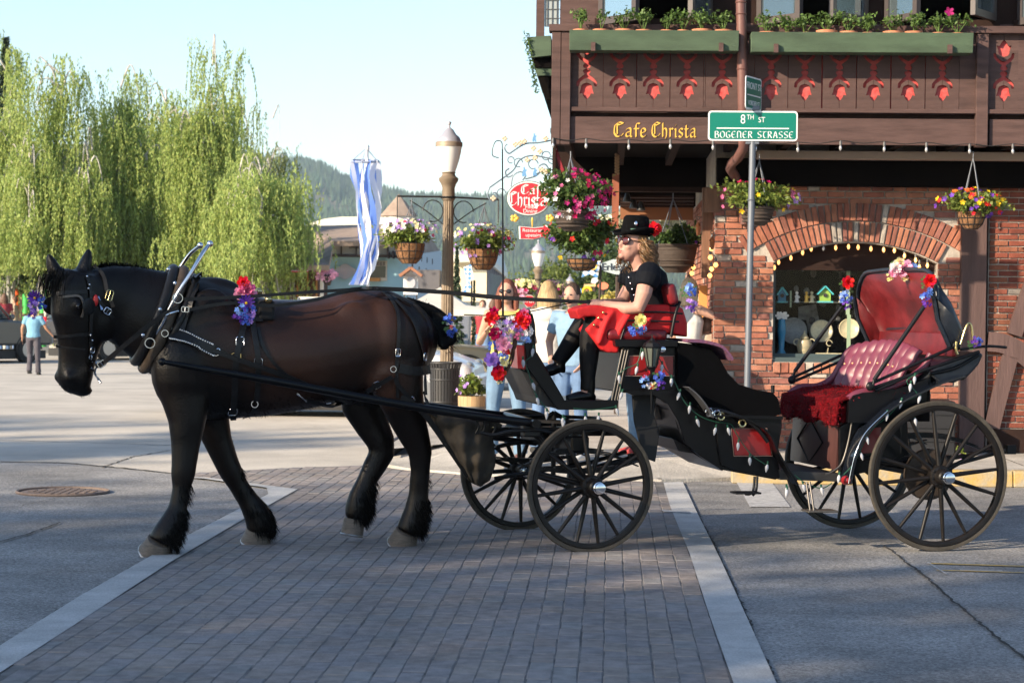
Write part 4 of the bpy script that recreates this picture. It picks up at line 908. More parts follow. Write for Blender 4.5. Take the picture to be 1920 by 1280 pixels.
def car(loc,head,L,Wd,Hh,paint,label,kind='sedan',trim=None):
 """side outline extruded with rounded flanks, built nose towards local +x"""
 M=Matrix.Translation(loc)@Matrix.Rotation(rad(head),4,'Z');t=thing('parked_car',Vector(loc),label,'car','parked cars')
 if kind=='sedan':low=[(-.5,.28),(-.5,.55),(-.47,.66),(-.30,.68),(.22,.66),(.40,.60),(.49,.50),(.5,.28)];hi=[(-.36,.66),(-.24,.96),(-.15,1.0),(.06,.99),(.22,.66)]
 else:low=[(-.5,.25),(-.5,.62),(-.48,.64),(.20,.62),(.44,.57),(.5,.45),(.5,.25)];hi=[(-.49,.62),(-.44,.96),(-.38,1.0),(.02,1.0),(.10,.97),(.24,.61)]
 sec={'body':(low,1,.5),'cabin':(hi,.86,.5)}
 def outline(pts,sc):return[(x*L,z*Hh)for x,z in pts]
 def solid(pts,w0,w1,topz):
  mb=MB();P=outline(pts,1);n=len(P);vs=[]
  for sy,wf in((-1,1),(-1,.0)):pass
  rings=[]
  for y,ins in((-w1,.04),(-w0,0),(w0,0),(w1,.04)):
   cx=sum(p[0]for p in P)/n;cz=sum(p[1]for p in P)/n
   rings.append([Vector((cx+(p[0]-cx)*(1-ins),y,cz+(p[1]-cz)*(1-ins*1.2)))for p in P])
  for rg in rings:vs+=[M@v for v in rg]
  fs=[]
  for r_ in range(3):
   for i in range(n):fs.append((r_*n+i,r_*n+(i+1)%n,(r_+1)*n+(i+1)%n,(r_+1)*n+i))
  fs.append(tuple(range(n)));fs.append(tuple(3*n+i for i in reversed(range(n))));return mb.add(vs,fs)
 hw=Wd/2;ob=OBJ('car_body',solid(low,hw-.09,hw,0),paint,t,bev=.05,segs=3,smooth=40,recalc=True)
 gl=mat('car_glass',(.03,.045,.05),.08,spec=.8)
 OBJ('glasshouse',solid(hi,hw*.74,hw*.84,0),gl,t,bev=.04,segs=2,smooth=40,recalc=True)
 mb=MB();top=[p for p in outline(hi,1)if p[1]>.94*Hh];x0,x1=min(p[0]for p in top),max(p[0]for p in top)
 mb.box(M@Vector(((x0+x1)/2,0,Hh*1.0)),((x1-x0)/2,hw*.72,.025),tuple((M.to_3x3()@v)for v in(Vector((1,0,0)),Vector((0,1,0)),Zup)));OBJ('roof_panel',mb,paint,t,bev=.02)
 ax=tuple((M.to_3x3()@v)for v in(Vector((1,0,0)),Zup,Vector((0,-1,0))))
 for sy in(-1,1):
  h2=outline(hi,1)
  for(a,b)in((h2[0],h2[1]),(h2[-1],h2[-2])):
   mb=MB();mb.tube([M@Vector((a[0],sy*hw*.86,a[1])),M@Vector((b[0],sy*hw*.78,b[1]))],.03,6);OBJ('pillar',mb,paint,t)
  xm=(h2[0][0]+h2[-1][0])/2;mb=MB();mb.tube([M@Vector((xm,sy*hw*.87,h2[0][1])),M@Vector((xm,sy*hw*.79,Hh*.98))],.03,6);OBJ('pillar',mb,paint,t)
 for sx in(-.32,.33):
  for sy in(-1,1):
   c=M@Vector((sx*L,sy*(hw-.1),.33));mb=MB();mb.lathe([(.2,-.1),(.33,-.1),(.345,-.07),(.345,.07),(.33,.1),(.2,.1)],c,24,ax);wv=OBJ('wheel',mb,mat('tyre',(.02,.02,.02),.8),t,smooth=35)
   mb=MB();mb.lathe([(.02,-.105),(.2,-.104),(.21,-.08),(.21,.08),(.2,.104),(.02,.105)],c,16,ax);OBJ('rim',mb,mat('rim_metal',(.35,.35,.36),.3,metal=.8),wv,smooth=35)
   mb=MB();mb.torus(M@Vector((sx*L,sy*hw,.33)),.385,.02,ax[:2],24,6,arc=(0,math.pi));OBJ('wheel_arch',mb,mat('black_plastic',(.02,.02,.02),.6),t,smooth=35)
 A3=tuple((M.to_3x3()@v)for v in(Vector((1,0,0)),Vector((0,1,0)),Zup))
 for sy in(-1,1):
  mb=MB();mb.ell(M@Vector((.475*L,sy*hw*.78,.50*Hh)),(.07,.14,.06),10,8,A3);OBJ('headlight',mb,mat('headlight',(.22,.24,.25),.1,spec=.8),t,smooth=60)
  mb=MB();mb.box(M@Vector((-.497*L,sy*hw*.86,.56*Hh)),(.03,.10,.17 if kind!='sedan' else.08),A3);OBJ('tail_light',mb,mat('tail_red',(.5,.01,.02),.2),t,bev=.02)
  mb=MB();mb.box(M@Vector((.455*L,sy*hw*.96,.42*Hh)),(.07,.03,.035),A3);OBJ('indicator',mb,mat('indicator',(.75,.2,.02),.3),t,bev=.01)
  mb=MB();mb.ell(M@Vector((.20*L,sy*(hw+.08),.66*Hh)),(.06,.09,.07),8,6,A3);OBJ('door_mirror',mb,paint,t,smooth=60)
 mb=MB();mb.box(M@Vector((-.505*L,0,.35*Hh)),(.05,hw*.92,.11),A3);OBJ('bumper',mb,trim or mat('black_plastic',(.02,.02,.02)),t,bev=.03)
 mb=MB();mb.box(M@Vector((.5*L,0,.33*Hh)),(.06,hw*.92,.12),A3);OBJ('bumper',mb,trim or paint,t,bev=.03)
 mb=MB();mb.box(M@Vector((0,0,.2)),(L*.46,hw*.9,.1),A3);OBJ('underside',mb,mat('black_plastic',(.02,.02,.02)),t)
 return t
p=at(5,600,50);car(Vector((p.x-1.4,51,0)),52,4.6,1.85,1.72,mat('paint_grey',(.10,.10,.095),.35,metal=.5,coat=.5),'grey sport utility car with red tail light left of the man in blue','suv',mat('bumper_grey',(.25,.25,.24),.6))
p=at(88,600,53);car(Vector((p.x+1.6,56,0)),50,4.6,1.8,1.7,mat('paint_dark',(.03,.03,.035),.3,coat=.5),'dark car partly hidden behind the horse head','suv')
p=at(905,600,28.6);car(Vector((p.x-2.15,28.8,0)),-4,4.3,1.8,1.44,mat('paint_silver',(.62,.64,.68),.35,metal=.3,coat=.5),'pale silver saloon car parked behind the horse, its bonnet by the lamp post')
p=at(950,600,36);car(Vector((p.x-2.2,35,0)),0,4.7,1.85,1.45,mat('paint_tan',(.30,.27,.2),.35,metal=.4,coat=.5),'tan car behind the silver car','suv')
p=at(225,640,58);car(Vector((p.x,62,0)),10,4.5,1.8,1.45,mat('paint_grey',(.10,.10,.095)),'grey car glimpsed between the horse jaw and its chest')
p=at(330,560,60);
t=thing('litter_bin',gr(833,792,SW),'black slatted metal litter bin behind the horse tail','litter bin');Yt=gr(833,792,SW).y;k=Yt/F;b=gr(833,792,SW);ir=mat('bin_black',(.028,.028,.03),.5,spec=.5)
H_=at(833,680,Yt).z-SW;Rb=27*k
mb=MB();mb.lathe([(Rb*.86,.02),(Rb*.9,H_*.9)],b,24);OBJ('liner',mb,mat('liner',(.015,.015,.015),.7),t,smooth=40)
for i in range(30):
 a=i/30*6.283;d=Vector((math.cos(a),math.sin(a),0));e=Vector((-d.y,d.x,0))
 mb=MB();mb.strap([b+d*Rb*.93+Zup*.04,b+d*Rb+Zup*H_*.7,b+d*Rb*1.02+Zup*H_*.9,b+d*Rb*1.16+Zup*H_],.028,.006,d);OBJ('slat',mb,ir,t)
for z,q in((.05,1.02),(H_*.35,1.02),(H_*.72,1.02),(H_*.9,1.02),(H_,1.15)):mb=MB();mb.torus(b+Zup*z,Rb*q,.012,(Vector((1,0,0)),Vector((0,1,0))),28,6);OBJ('hoop',mb,ir,t,smooth=60)
def barrel(px,pyb,pyt,wpx,label,fl=True):
 b=gr(px,pyb,SW);k=b.y/F;R=wpx/2*k;H_=(pyb-pyt)*k;t=thing('barrel_planter',b,label,'planter','half barrel planters')
 wd=mat('barrel_oak',(.42,.28,.15),.8,var=.2,vscale=14,stretch=(1,1,.1),bump=.4)
 for i in range(20):
  a=(i+.5)/20*6.283;a0,a1=a-.15,a+.15;mb=MB()
  def q(a_,z,r_):return b+Vector((math.cos(a_)*r_,math.sin(a_)*r_,z))
  vs=[]
  for z,r_ in((0,R*.86),(H_*.5,R*.97),(H_,R)):vs+=[q(a0,z,r_),q(a1,z,r_),q(a1,z,r_-.03),q(a0,z,r_-.03)]
  fs=[(j*4+i_,j*4+(i_+1)%4,j*4+4+(i_+1)%4,j*4+4+i_)for j in range(2)for i_ in range(4)]+[(8,9,10,11)]
  mb.add(vs,fs);OBJ('stave',mb,wd,t)
 mb=MB()
 for z,r_ in((H_*.2,.912),(H_*.62,.985)):mb=MB();mb.lathe([(R*r_+.004,z-.02),(R*r_+.006,z+.02)],b,28);OBJ('hoop',mb,mat('hoop_iron',(.2,.2,.19),.5,metal=.5),t,smooth=60)
 C=b+Zup*(H_+.09);foliage('leaves',t,C,(R*1.15,R*1.1,.17),900,leafm,.06,seed=int(px));flowers(t,C,(R*1.15,R*1.1,.17),[('lilac',8,lambda d:d.x<0)],int(px))
barrel(884,800,742,52,'oak half barrel planter with green leaves beside the woman in jeans');barrel(852,790,738,44,'oak half barrel planter mostly hidden behind the litter bin')
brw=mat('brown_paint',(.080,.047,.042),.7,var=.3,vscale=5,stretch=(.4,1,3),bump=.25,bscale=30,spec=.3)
brw_d=mat('brown_shade_paint',(.026,.015,.0125),.85,var=.2,vscale=4,bump=.2,spec=.12)  # darker copy of the brown paint, with shade put into its colour
grn=mat('green_box_paint',(.055,.088,.052),.7,var=.25,vscale=5,stretch=(.5,1,2),bump=.25)
redp=mat('red_backing',(.42,.03,.028),.7,col2=(.50,.11,.10),vscale=22)
blk=mat('black_shade_timber',(.005,.0038,.0034),.9,var=.3,vscale=4,spec=.08)  # near black, so timber under the balcony carries the shadow in its colour
mort=mat('mortar',(.36,.32,.28),.95,var=.25,vscale=6,bump=.8,bscale=50)
brick_m=piece_mat('wall_brick',[(.30,.115,.072),(.25,.092,.062),(.34,.15,.10),(.20,.08,.06),(.34,.30,.26),(.31,.13,.08),(.24,.10,.08)],.9,.7,70,.28,[4,4,3,3,1,3,2])
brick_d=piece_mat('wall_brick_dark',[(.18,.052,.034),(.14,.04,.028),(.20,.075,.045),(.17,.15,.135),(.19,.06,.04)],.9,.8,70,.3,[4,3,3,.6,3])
cafe=thing('cafe_building',FP.w(1.5,0,0),'brown timbered cafe building with carved balcony over red brick walls and arched shop window','building')
bal=OBJ('balcony',MB().box(FP.w(0,-.55,2.9),(.01,.01,.01)),brw,cafe)
def fbox(name,x0,x1,y0,y1,v,th,m,parent=cafe,bev=0.0,back=None,**k):
 """box whose front face shows at picture rect on plane v, going th away"""
 u0_,z1_=FP.uz(x0,(y0),v);u1_,_=FP.uz(x1,(y0),v);_,z0_=FP.uz(x0,y1,v)
 xm=(x0+x1)/2;z1_=FP.uz(xm,y0,v)[1];z0_=FP.uz(xm,y1,v)[1]
 mb=MB();mb.box(FP.w((u0_+u1_)/2,v+th/2,(z0_+z1_)/2),((u1_-u0_)/2,th/2,(z1_-z0_)/2),(FP.e,FP.n,Zup));return OBJ(name,mb,m,parent,bev=bev,**k)
def ubox(name,u0,u1,v0,v1,z0,z1,m,parent=cafe,bev=0.0,**k):
 mb=MB();mb.box(FP.w((u0+u1)/2,(v0+v1)/2,(z0+z1)/2),(abs(u1-u0)/2,abs(v1-v0)/2,abs(z1-z0)/2),(FP.e,FP.n,Zup));return OBJ(name,mb,m,parent,bev=bev,**k)
VB=-1.05
bpy.data.objects.remove(bal)
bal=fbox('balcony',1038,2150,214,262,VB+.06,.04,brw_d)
UL=FP.uz(1037,100,VB)[0];UR=UL+9.5
def zb_(y,v=VB,x=1400):return FP.uz(x,y,v)[1]
zt,zm0,zm1,zf0=zb_(58),zb_(203),zb_(211),zb_(270)
def ub(*a,**k):return ubox(*a,parent=bal,**k)
ub('fascia_board',UL+.17,UL+3.97,VB+.0,VB+.05,zf0,zb_(221),brw)
ub('fascia_board',UL+4.07,UR,VB+.0,VB+.05,zf0,zb_(221),brw)
ub('mid_rail',UL+.17,UR,VB-.03,VB+.06,zm1,zm0,brw,bev=.004)
ub('top_rail',UL-.04,UR,VB-.07,VB+.12,zt-.02,zt+.045,brw,bev=.004)
ub('corner_post',UL-.01,UL+.075,VB-.05,VB+.1,zf0-.02,zt-.022,brw,bev=.004)
ub('corner_post',UL+.078,UL+.168,VB-.045,VB+.1,zf0-.02,zt-.022,brw,bev=.004)
for uq in(4.0,8.1):ub('post',UL+uq-.045-.02,UL+uq+.045,VB-.05,VB+.08,zf0-.015,zt-.022,brw,bev=.004)
ub('red_backing',UL+.2,UR,VB+.055,VB+.07,zm0-.01,zt,redp)
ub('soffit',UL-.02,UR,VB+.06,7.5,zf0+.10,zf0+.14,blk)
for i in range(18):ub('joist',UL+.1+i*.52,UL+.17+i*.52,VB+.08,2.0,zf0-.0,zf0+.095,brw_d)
Hm=zt-zm0
lowhalf=[(0,203),(12,192),(22,178),(30,160),(50,165),(46,150),(40,132),(37,108),(26,94),(10,88),(0,86)]
armhalf=[(0,52),(14,58),(30,68),(46,82),(53,108),(62,112),(73,108),(70,78),(48,52),(26,36),(13,26),(26,8),(22,-6),(8,-12),(0,-14)]
K=1/3.764*(19.45/F)
def halfboard(wid):
 zc=zm0+.01+(zb_(203)-zb_(203))
 edge=[(0,0)]
 z=lambda y:(258-y)*K
 zc_=z(-14)
 P=[(0,0),(wid,0),(wid,Hm),(0,Hm)]
 inner=[]
 up=[(x*K,2*zc_-z(y))for x,y in lowhalf];ua=[(x*K,2*zc_-z(y))for x,y in armhalf]
 topz=Hm
 for seq in(up[::1],):pass
 inner_top=[p for p in up if p[1]<topz-.01]
 if len(inner_top)==len(up):inner+=up
 inner+=ua
 inner+=[(x*K,z(y))for x,y in armhalf[::-1]][1:]+[(x*K,z(y))for x,y in lowhalf[::-1]]
 return P+inner
hb=halfboard(.152)
def board_me(sgn):
 mb=MB();pts=[Vector((x*sgn,0,z))for x,z in hb]
 mb.prism(pts,Vector((0,.022,0)));me=mb.mesh('carved_board');bm=bmesh.new();bm.from_mesh(me);bmesh.ops.recalc_face_normals(bm,faces=bm.faces[:]);bm.to_mesh(me);bm.free();me.materials.append(brw);return me
bmR,bmL=board_me(1),board_me(-1)
uc=[FP.uz(x,150,VB+.02)[0]for x in(1100,1162,1225,1288,1354,1446,1509,1574,1638,1703,1767,1882,1940)]
Rz=Matrix.Rotation(FP.a,4,'Z')
for i,u in enumerate(uc):
 for me,off in((bmR,.0015),(bmL,-.0015)):
  o=bpy.data.objects.new('carved_board',me);COL.objects.link(o);attach(o,bal);o.matrix_basis=Matrix.Translation(FP.w(u+off,VB+.02+rng.uniform(0,.003),zm0+.002))@Rz
def filler(u0,u1):ub('plain_board',u0,u1,VB+.02,VB+.042,zm0+.002,zt-.02,brw)
prev=UL+.2
for u in uc:
 if u-.156-prev>.012:filler(prev,u-.157)
 prev=u+.157
filler(prev,UR)
M_=frameM(FP.w(FP.uz(1227,247,VB)[0],VB-.001,zb_(246)),FP.e,Zup)
gold=mat('gold_paint',(.75,.45,.08),.4,metal=.3)
OBJ('gold_lettering',nib_text('Cafe',.125,M_@Matrix.Translation((-.229,0,0)),.006,.15,38,.05,.86),gold,bal);OBJ('gold_lettering',nib_text('Christa',.125,M_@Matrix.Translation((.182,0,0)),.006,.15,38,.05,.75),gold,bal)
pot_m=mat('terracotta',(.42,.17,.09),.85,var=.25,vscale=15)
sprig=mat('young_leaf',(.10,.17,.04),.55,island=.35,sub=.3)
def planter(x0,x1,y0,y1,label,clips):
 u0_,u1_=FP.uz(x0,y0,VB-.34)[0],FP.uz(x1,y0,VB-.34)[0];z1_=FP.uz((x0+x1)/2,y0,VB-.34)[1];z0_=FP.uz((x0+x1)/2,y1,VB-.34)[1]
 t=thing('window_box',FP.w((u0_+u1_)/2,VB-.2,z0_),label,'planter box','green planter boxes on the balcony rail');mb=MB()
 P=[FP.w(u0_,VB-.34,z1_),FP.w(u0_,VB-.31,z0_),FP.w(u0_,VB-.09,z0_),FP.w(u0_,VB-.09,z1_)];mb.prism(P,FP.e*(u1_-u0_));OBJ('box',mb,grn,t,bev=.004,recalc=True)
 mb=MB();mb.box(FP.w((u0_+u1_)/2,VB-.2,z1_+.003),((u1_-u0_)/2-.02,.1,.002),(FP.e,FP.n,Zup));OBJ('soil',mb,joint,t)
 for c in clips:mb=MB();uc_=FP.uz(c,y1,VB-.34)[0];mb.box(FP.w(uc_,VB-.34,z0_+.03),(.02,.02,.04),(FP.e,FP.n,Zup));OBJ('clip',mb,brw,t)
 return t,z1_
planter(1068,1386,57,94.5,'green planter box on the balcony rail above the gold lettering',(1112,1352));_,zpb=planter(1409,1826,61,98,'longer green planter box on the balcony rail right of the downpipe',(1455,1781))
def potted(x,yrim,w,kind,i,nm):
 u,z=FP.uz(x,yrim,VB-.2);R=w/2*19.2/F;b=FP.w(u,VB-.2,z-.1);t=thing('flower_pot',b,nm,'flower pot','clay pots in the balcony planter boxes')
 mb=MB();mb.lathe([(R*.7,0),(R*.86,.075),(R,.076),(R,.105),(R*.88,.105),(R*.86,.09)],b,20);OBJ('pot',mb,pot_m,t,smooth=35)
 r=random.Random(i);mb=MB();cs=[]
 for k in range(7 if kind else 3):
  a=r.random()*6.28;h=r.uniform(.08,.16);tip=b+Vector((math.cos(a)*R*r.uniform(.2,1.3),math.sin(a)*R*.7,.1+h));mb.tube([b+Zup*.09,b.lerp(tip,.6)+Zup*.04,tip],.004,4);cs.append(tip)
 OBJ('stems',mb,sprig,t);C=np.array([tuple(cs[q%len(cs)])for q in range(140 if kind else 50)])+rng.normal(0,.025,(140 if kind else 50,3));U=rng.normal(0,1,C.shape);U/=np.linalg.norm(U,axis=1)[:,None]
 V,Q=leafquads(C,U,rng.uniform(.03,.05,len(C)),rng.uniform(.02,.03,len(C)));o=bpy.data.objects.new('leaves',npmesh('leaves',V,Q,sprig));COL.objects.link(o);attach(o,t)
 if kind==2:mb=MB();blossom(mb,cs[0]+Vector((0,-.03,.05)),Vector((0,-1,.2)),.045,5);OBJ('blossom',mb,fmat('magenta'),t)
pl=[(1089,54,30,1),(1127,54,32,0),(1171,54,36,1),(1207,55,32,1),(1250,55,24,1),(1281,55,22,1),(1316,54,38,1),(1357,55,34,1),(1438,59,34,1),(1475,60,28,1),(1509,60,26,1),(1550,56,40,1),(1591,58,34,1),(1626,60,26,1),(1674,58,38,1),(1713,58,34,1),(1760,60,26,1),(1795,61,28,2)]
nm=['first (leftmost) clay pot in the left planter box','clay pot with hardly any plant, second in the left planter box','third clay pot from the left, greyish rim','fourth clay pot from the left with spreading plant','narrow fifth clay pot in the left planter box','narrow sixth clay pot in the left planter box','wide clay pot second from the right end of the left planter box','last clay pot of the left planter box, beside the downpipe','first clay pot right of the downpipe','second clay pot right of the downpipe','third clay pot right of the downpipe, small','wide orange clay pot, fourth right of the downpipe','fifth clay pot right of the downpipe','small sixth clay pot right of the downpipe','wide seventh clay pot right of the downpipe','eighth clay pot right of the downpipe','small ninth clay pot right of the downpipe','clay pot with the magenta flower at the right end of the planter box']
for i,(x,y,w_,kd)in enumerate(pl):potted(x,y+3,w_,kd,i,nm[i])
mb=MB();P=[FP.P(x,y,-.5)for x,y in((988,70),(1033,67),(1033,104),(996,108))];mb.prism(P,FP.n*3.4);OBJ('side_box',mb,grn,bal,recalc=True)
for(pts,v)in((((998,109),(1034,109),(1034,127),(1004,127)),-.42),(((1003,128),(1034,128),(1034,142),(1008,142)),-.40),(((1008,143),(1034,143),(1034,187),(1022,187)),-.38)):
 mb=MB();mb.prism([FP.P(x,y,v)for x,y in pts],FP.n*3.2);OBJ('corbel',mb,blk if v!=-.40 else grn,bal,recalc=True)
vt=thing('trailing_vine',FP.P(992,90,-.5),'thin vine sprigs trailing from the green box at the left corner of the balcony','plant')
C=np.array([tuple(FP.P(985+r_*22+rng.normal()*3,60+r_*115+rng.normal()*3,-.52))for r_ in rng.random(260)]);U=rng.normal(0,1,C.shape);U/=np.linalg.norm(U,axis=1)[:,None]
V,Q=leafquads(C,U,rng.uniform(.02,.05,len(C)),rng.uniform(.01,.025,len(C)));o=bpy.data.objects.new('sprigs',npmesh('sprigs',V,Q,sprig));COL.objects.link(o);attach(o,vt)
fl=zf0+.14;gx=lambda x,v=.0:FP.uz(x,30,v)[0]
U0=gx(1050);zs=FP.uz(1400,44,0)[1];zh=6.0
wins=[(1125,1332),(1421,1624),(1661,1864),(1910,2060)]
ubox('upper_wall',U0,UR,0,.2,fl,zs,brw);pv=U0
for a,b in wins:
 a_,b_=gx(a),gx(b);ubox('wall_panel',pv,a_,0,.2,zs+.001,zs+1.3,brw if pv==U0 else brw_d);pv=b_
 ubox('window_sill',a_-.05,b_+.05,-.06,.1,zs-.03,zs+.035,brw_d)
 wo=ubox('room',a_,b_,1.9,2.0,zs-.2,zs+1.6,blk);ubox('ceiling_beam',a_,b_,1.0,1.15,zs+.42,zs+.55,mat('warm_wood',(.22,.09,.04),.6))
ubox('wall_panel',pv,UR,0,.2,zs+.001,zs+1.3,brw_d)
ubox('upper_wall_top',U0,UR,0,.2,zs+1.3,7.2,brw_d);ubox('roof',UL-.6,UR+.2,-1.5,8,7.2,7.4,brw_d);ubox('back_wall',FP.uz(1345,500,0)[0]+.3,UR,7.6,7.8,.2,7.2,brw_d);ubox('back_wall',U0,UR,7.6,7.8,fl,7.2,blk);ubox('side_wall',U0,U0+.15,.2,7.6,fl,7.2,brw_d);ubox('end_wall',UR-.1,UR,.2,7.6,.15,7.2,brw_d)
ubox('room_floor',U0+.15,UR-.1,.2,7.6,fl,fl+.05,brw_d)
cg=mat('casement_glass',(.35,.45,.5),.04,metal=.85,spec=1.0);frm=mat('casement_frame',(.06,.05,.05),.5)
def casement(xh,xo,vo,yb,label):
 uh=gx(xh,-.02);p1=FP.P(xo,yb,vo);uo=(p1-FP.o).dot(FP.e);zb0=p1.z;z1=zb0+1.25
 a=FP.w(uh,-.03,0);b=FP.w(uo,vo,0);d=(b-a);L_=d.length;d.normalize();nn=Vector((-d.y,d.x,0));f=None
 mb=MB();
 for(s0,s1,q0,q1)in((0,L_,zb0,zb0+.07),(0,L_,z1-.07,z1),(0,.06,zb0+.07,z1-.07),(L_-.06,L_,zb0+.07,z1-.07)):
  mb.box(a+d*(s0+s1)/2+Zup*(q0+q1)/2,((s1-s0)/2,.025,(q1-q0)/2),(d,nn,Zup))
 f=OBJ('casement',mb,frm,cafe);mb=MB();mb.box(a+d*L_/2+Zup*(zb0+z1)/2,(L_/2-.05,.006,(z1-zb0)/2-.06),(d,nn,Zup));OBJ('pane',mb,cg,f)
casement(1125,1195,-.42,38,'');casement(1332,1294,-.5,33,'');casement(1421,1502,-.42,38,'');casement(1624,1558,-.5,33,'');casement(1661,1722,-.42,36,'');casement(1864,1824,-.5,28,'');casement(1910,1980,-.42,38,'')
fbox('corner_board',1007,1022,-120,70,-.02,.12,brw);fbox('leaded_window',1023,1050,-120,50,0,.03,mat('leaded_glass',(.30,.33,.33),.15),cafe)
lw=mat('lead_strip',(.12,.12,.12),.5,metal=.5)
for i in range(3):fbox('glazing_bar',1023+i*9+4,1024.2+i*9+4,-100,50,-.012,.01,lw)
for y in(0,17,34):fbox('glazing_bar',1023,1050,y,y+1.2,-.012,.01,lw)
lp=thing('wall_lamp',FP.P(1306,30,.3),'small lit lamp inside the first open upper window','lamp');mb=MB();mb.ell(FP.P(1306,30,.25),.03);OBJ('bulb',mb,mat('lit_bulb',(1,.7,.3),.3,emit=(1,.62,.25),es=9),lp,smooth=180);mb=MB();mb.lathe([(.05,0),(.02,.05)],FP.P(1306,30,.25)+Zup*.03,12);OBJ('shade',mb,blk,lp)
dp=mat('downpipe_brown',(.14,.065,.055),.5,var=.15);mb=MB();P1=[FP.P(1389,-150,VB-.16),FP.P(1389,0,VB-.16),FP.P(1391,100,VB-.16),FP.P(1394,262,VB-.16),FP.P(1394,278,VB-.12),FP.P(1384,296,VB+.1),FP.P(1372,307,VB+.3),FP.P(1369,316,VB+.35),FP.P(1378,330,-.2),FP.P(1392,350,-.08),FP.P(1396,420,-.06)]
t=thing('downpipe',P1[-1],'brown downpipe running down the balcony front between the planter boxes','drainpipe');mb.tube(P1,.047,12);OBJ('pipe',mb,dp,t,smooth=60)
for y in(5,27,130,255):mb=MB();mb.torus(FP.P(1389+y*.018,y,VB-.16),.049,.006,(Vector((1,0,0)),Vector((0,1,0))),16,5);OBJ('pipe_clip',mb,dp,t)
fbox('pale_beam',1420,2150,285,299,-.55,.2,mat('beige_trim',(.35,.27,.22),.8));fbox('shade_board',1345,2150,299,350,-.2,.19,blk)  # black board added where the wall lies in deep shade under the balcony
fbox('shade_board',1040,1345,292,350,2.2,.1,blk);fbox('porch_beam',1040,1345,350,359,1.6,.15,brw_d);fbox('diagonal_brace',1036,1042,270,330,-.9,.1,brw_d)
mb=MB();mb.prism([FP.P(x,y,-.3)for x,y in((1036,285),(1062,285),(1130,350),(1075,350))],FP.n*.1);OBJ('brace',mb,brw_d,cafe,recalc=True)
fbox('porch_post',1148,1161,326,428,.4,.09,mat('red_wood',(.24,.075,.04),.6,var=.3,vscale=3,stretch=(3,3,.3)))
mb=MB()
for i in range(14):mb.ell(FP.P(1157+(2 if i%2 else-2),290+i*2.7,.38),(.016,.016,.016),6,4)
OBJ('rope',mb,mat('rope',(.35,.22,.12),.9),cafe,kind='stuff')
fbox('shade_board',1040,1345,350,386,5.0,.1,blk);fbox('porch_ceiling_panel',1163,1300,386,412,4.0,.1,mat('warm_wood',(.22,.09,.04)))
for i in range(4):fbox('porch_ceiling_panel',1163,1302,384-i*6,388-i*6,3.9-i*.4,.3,brw_d)
for i,(x,y)in enumerate(((1176,372),(1188,384),(1202,388))):mb=MB();c=FP.P(x,y,2.6);mb.lathe([(.02,.06),(.03,.03),(.05,-.03),(.048,-.04)],c,14);OBJ('spot_lamp_shade',mb,mat('lamp_black',(.02,.02,.02),.4),cafe,smooth=50)
WL,WR=gx(1345),FP.uz(1805,500,0)[0];ZB=SW
bw_=ubox('brick_wall',WL,WR+.02,.035,.3,ZB,zf0+.1,mort)
bpy.data.objects.remove(bw_)
ox0,ox1=FP.uz(1450,560,0)[0],FP.uz(1757,560,0)[0];oz0=FP.uz(1600,680,0)[1];ozs=FP.uz(1450,492,0)[1];ozt=FP.uz(1602,455,0)[1]
mb=MB()
cxa=(ox0+ox1)/2;half=(ox1-ox0)/2;rise=ozt-ozs;RA=(half*half+rise*rise)/(2*rise);cza=ozt-RA;ang=math.asin(half/RA)
arc=[(cxa+RA*math.sin(a),cza+RA*math.cos(a))for a in np.linspace(-ang,ang,17)]
Zt=zf0+.09
def fp_prism(mb,pts,v0,v1):mb.prism([FP.w(u,v0,z)for u,z in pts],FP.n*(v1-v0))
fp_prism(mb,[(WL,ZB),(ox0,ZB),(ox0,Zt),(WL,Zt)],.01,.3);fp_prism(mb,[(ox1,ZB),(WR,ZB),(WR,Zt),(ox1,Zt)],.01,.3)
fp_prism(mb,[(ox0,ZB),(ox1,ZB),(ox1,oz0),(ox0,oz0)],.01,.3);fp_prism(mb,arc[::-1]and([(ox0,Zt)]+arc+[(ox1,Zt)]),.01,.3)
bwall=OBJ('brick_wall',mb,mort,cafe,recalc=True)
pieces=[]
def brick_me(w_,h,d,seed):
 r=random.Random(seed);b=.004;vs=[]
 for(q,y)in((0,0),(0,-d+b),(b,-d)):
  for sx,sz in((-1,-1),(1,-1),(1,1),(-1,1)):vs.append(Vector((sx*(w_/2-q)+r.uniform(-.002,.002),y+r.uniform(-.0015,.0015),sz*(h/2-q)+r.uniform(-.002,.002))))
 fs=[(8,9,10,11)]+[(k*4+i,k*4+(i+1)%4,(k+1)*4+(i+1)%4,(k+1)*4+i)for k in range(2)for i in range(4)]
 me=bpy.data.meshes.new('brick');me.from_pydata([tuple(v)for v in vs],[],fs);return me
cache={}
def bme(w_,h,m,d=.022):
 k=(round(w_,2),round(h,3),m.name,random.randrange(4))
 if k not in cache:me=brick_me(k[0],k[1],d,len(cache));me.materials.append(m);cache[k]=me
 return cache[k]
def place(me,u,v,z,parent,rot=0,side=False):
 o=bpy.data.objects.new('brick',me);COL.objects.link(o);attach(o,parent)
 R_=Matrix.Rotation(FP.a+(math.pi/2*-1 if side else 0)+random.uniform(-.004,.004),4,'Z')
 o.matrix_basis=Matrix.Translation(FP.w(u,v+random.uniform(-.004,.004),z))@R_@Matrix.Rotation(rot,4,'Y')@Matrix.Translation((0,0,0))
R1,R2,R3_=RA+.012,RA+.215,RA+.40
def in_arch(u,z,h=.045):
 r=math.hypot(u-cxa,z-cza);a=math.atan2(u-cxa,z-cza)
 return(abs(a)<ang+.105 and R2-.02<r<R3_-.01)or(abs(a)<ang+.015 and r<=R2)
cnt=0
CH,BL,MT=.0635,.215,.012
z=FP.uz(1500,352,0)[1];row=0;over=MB()
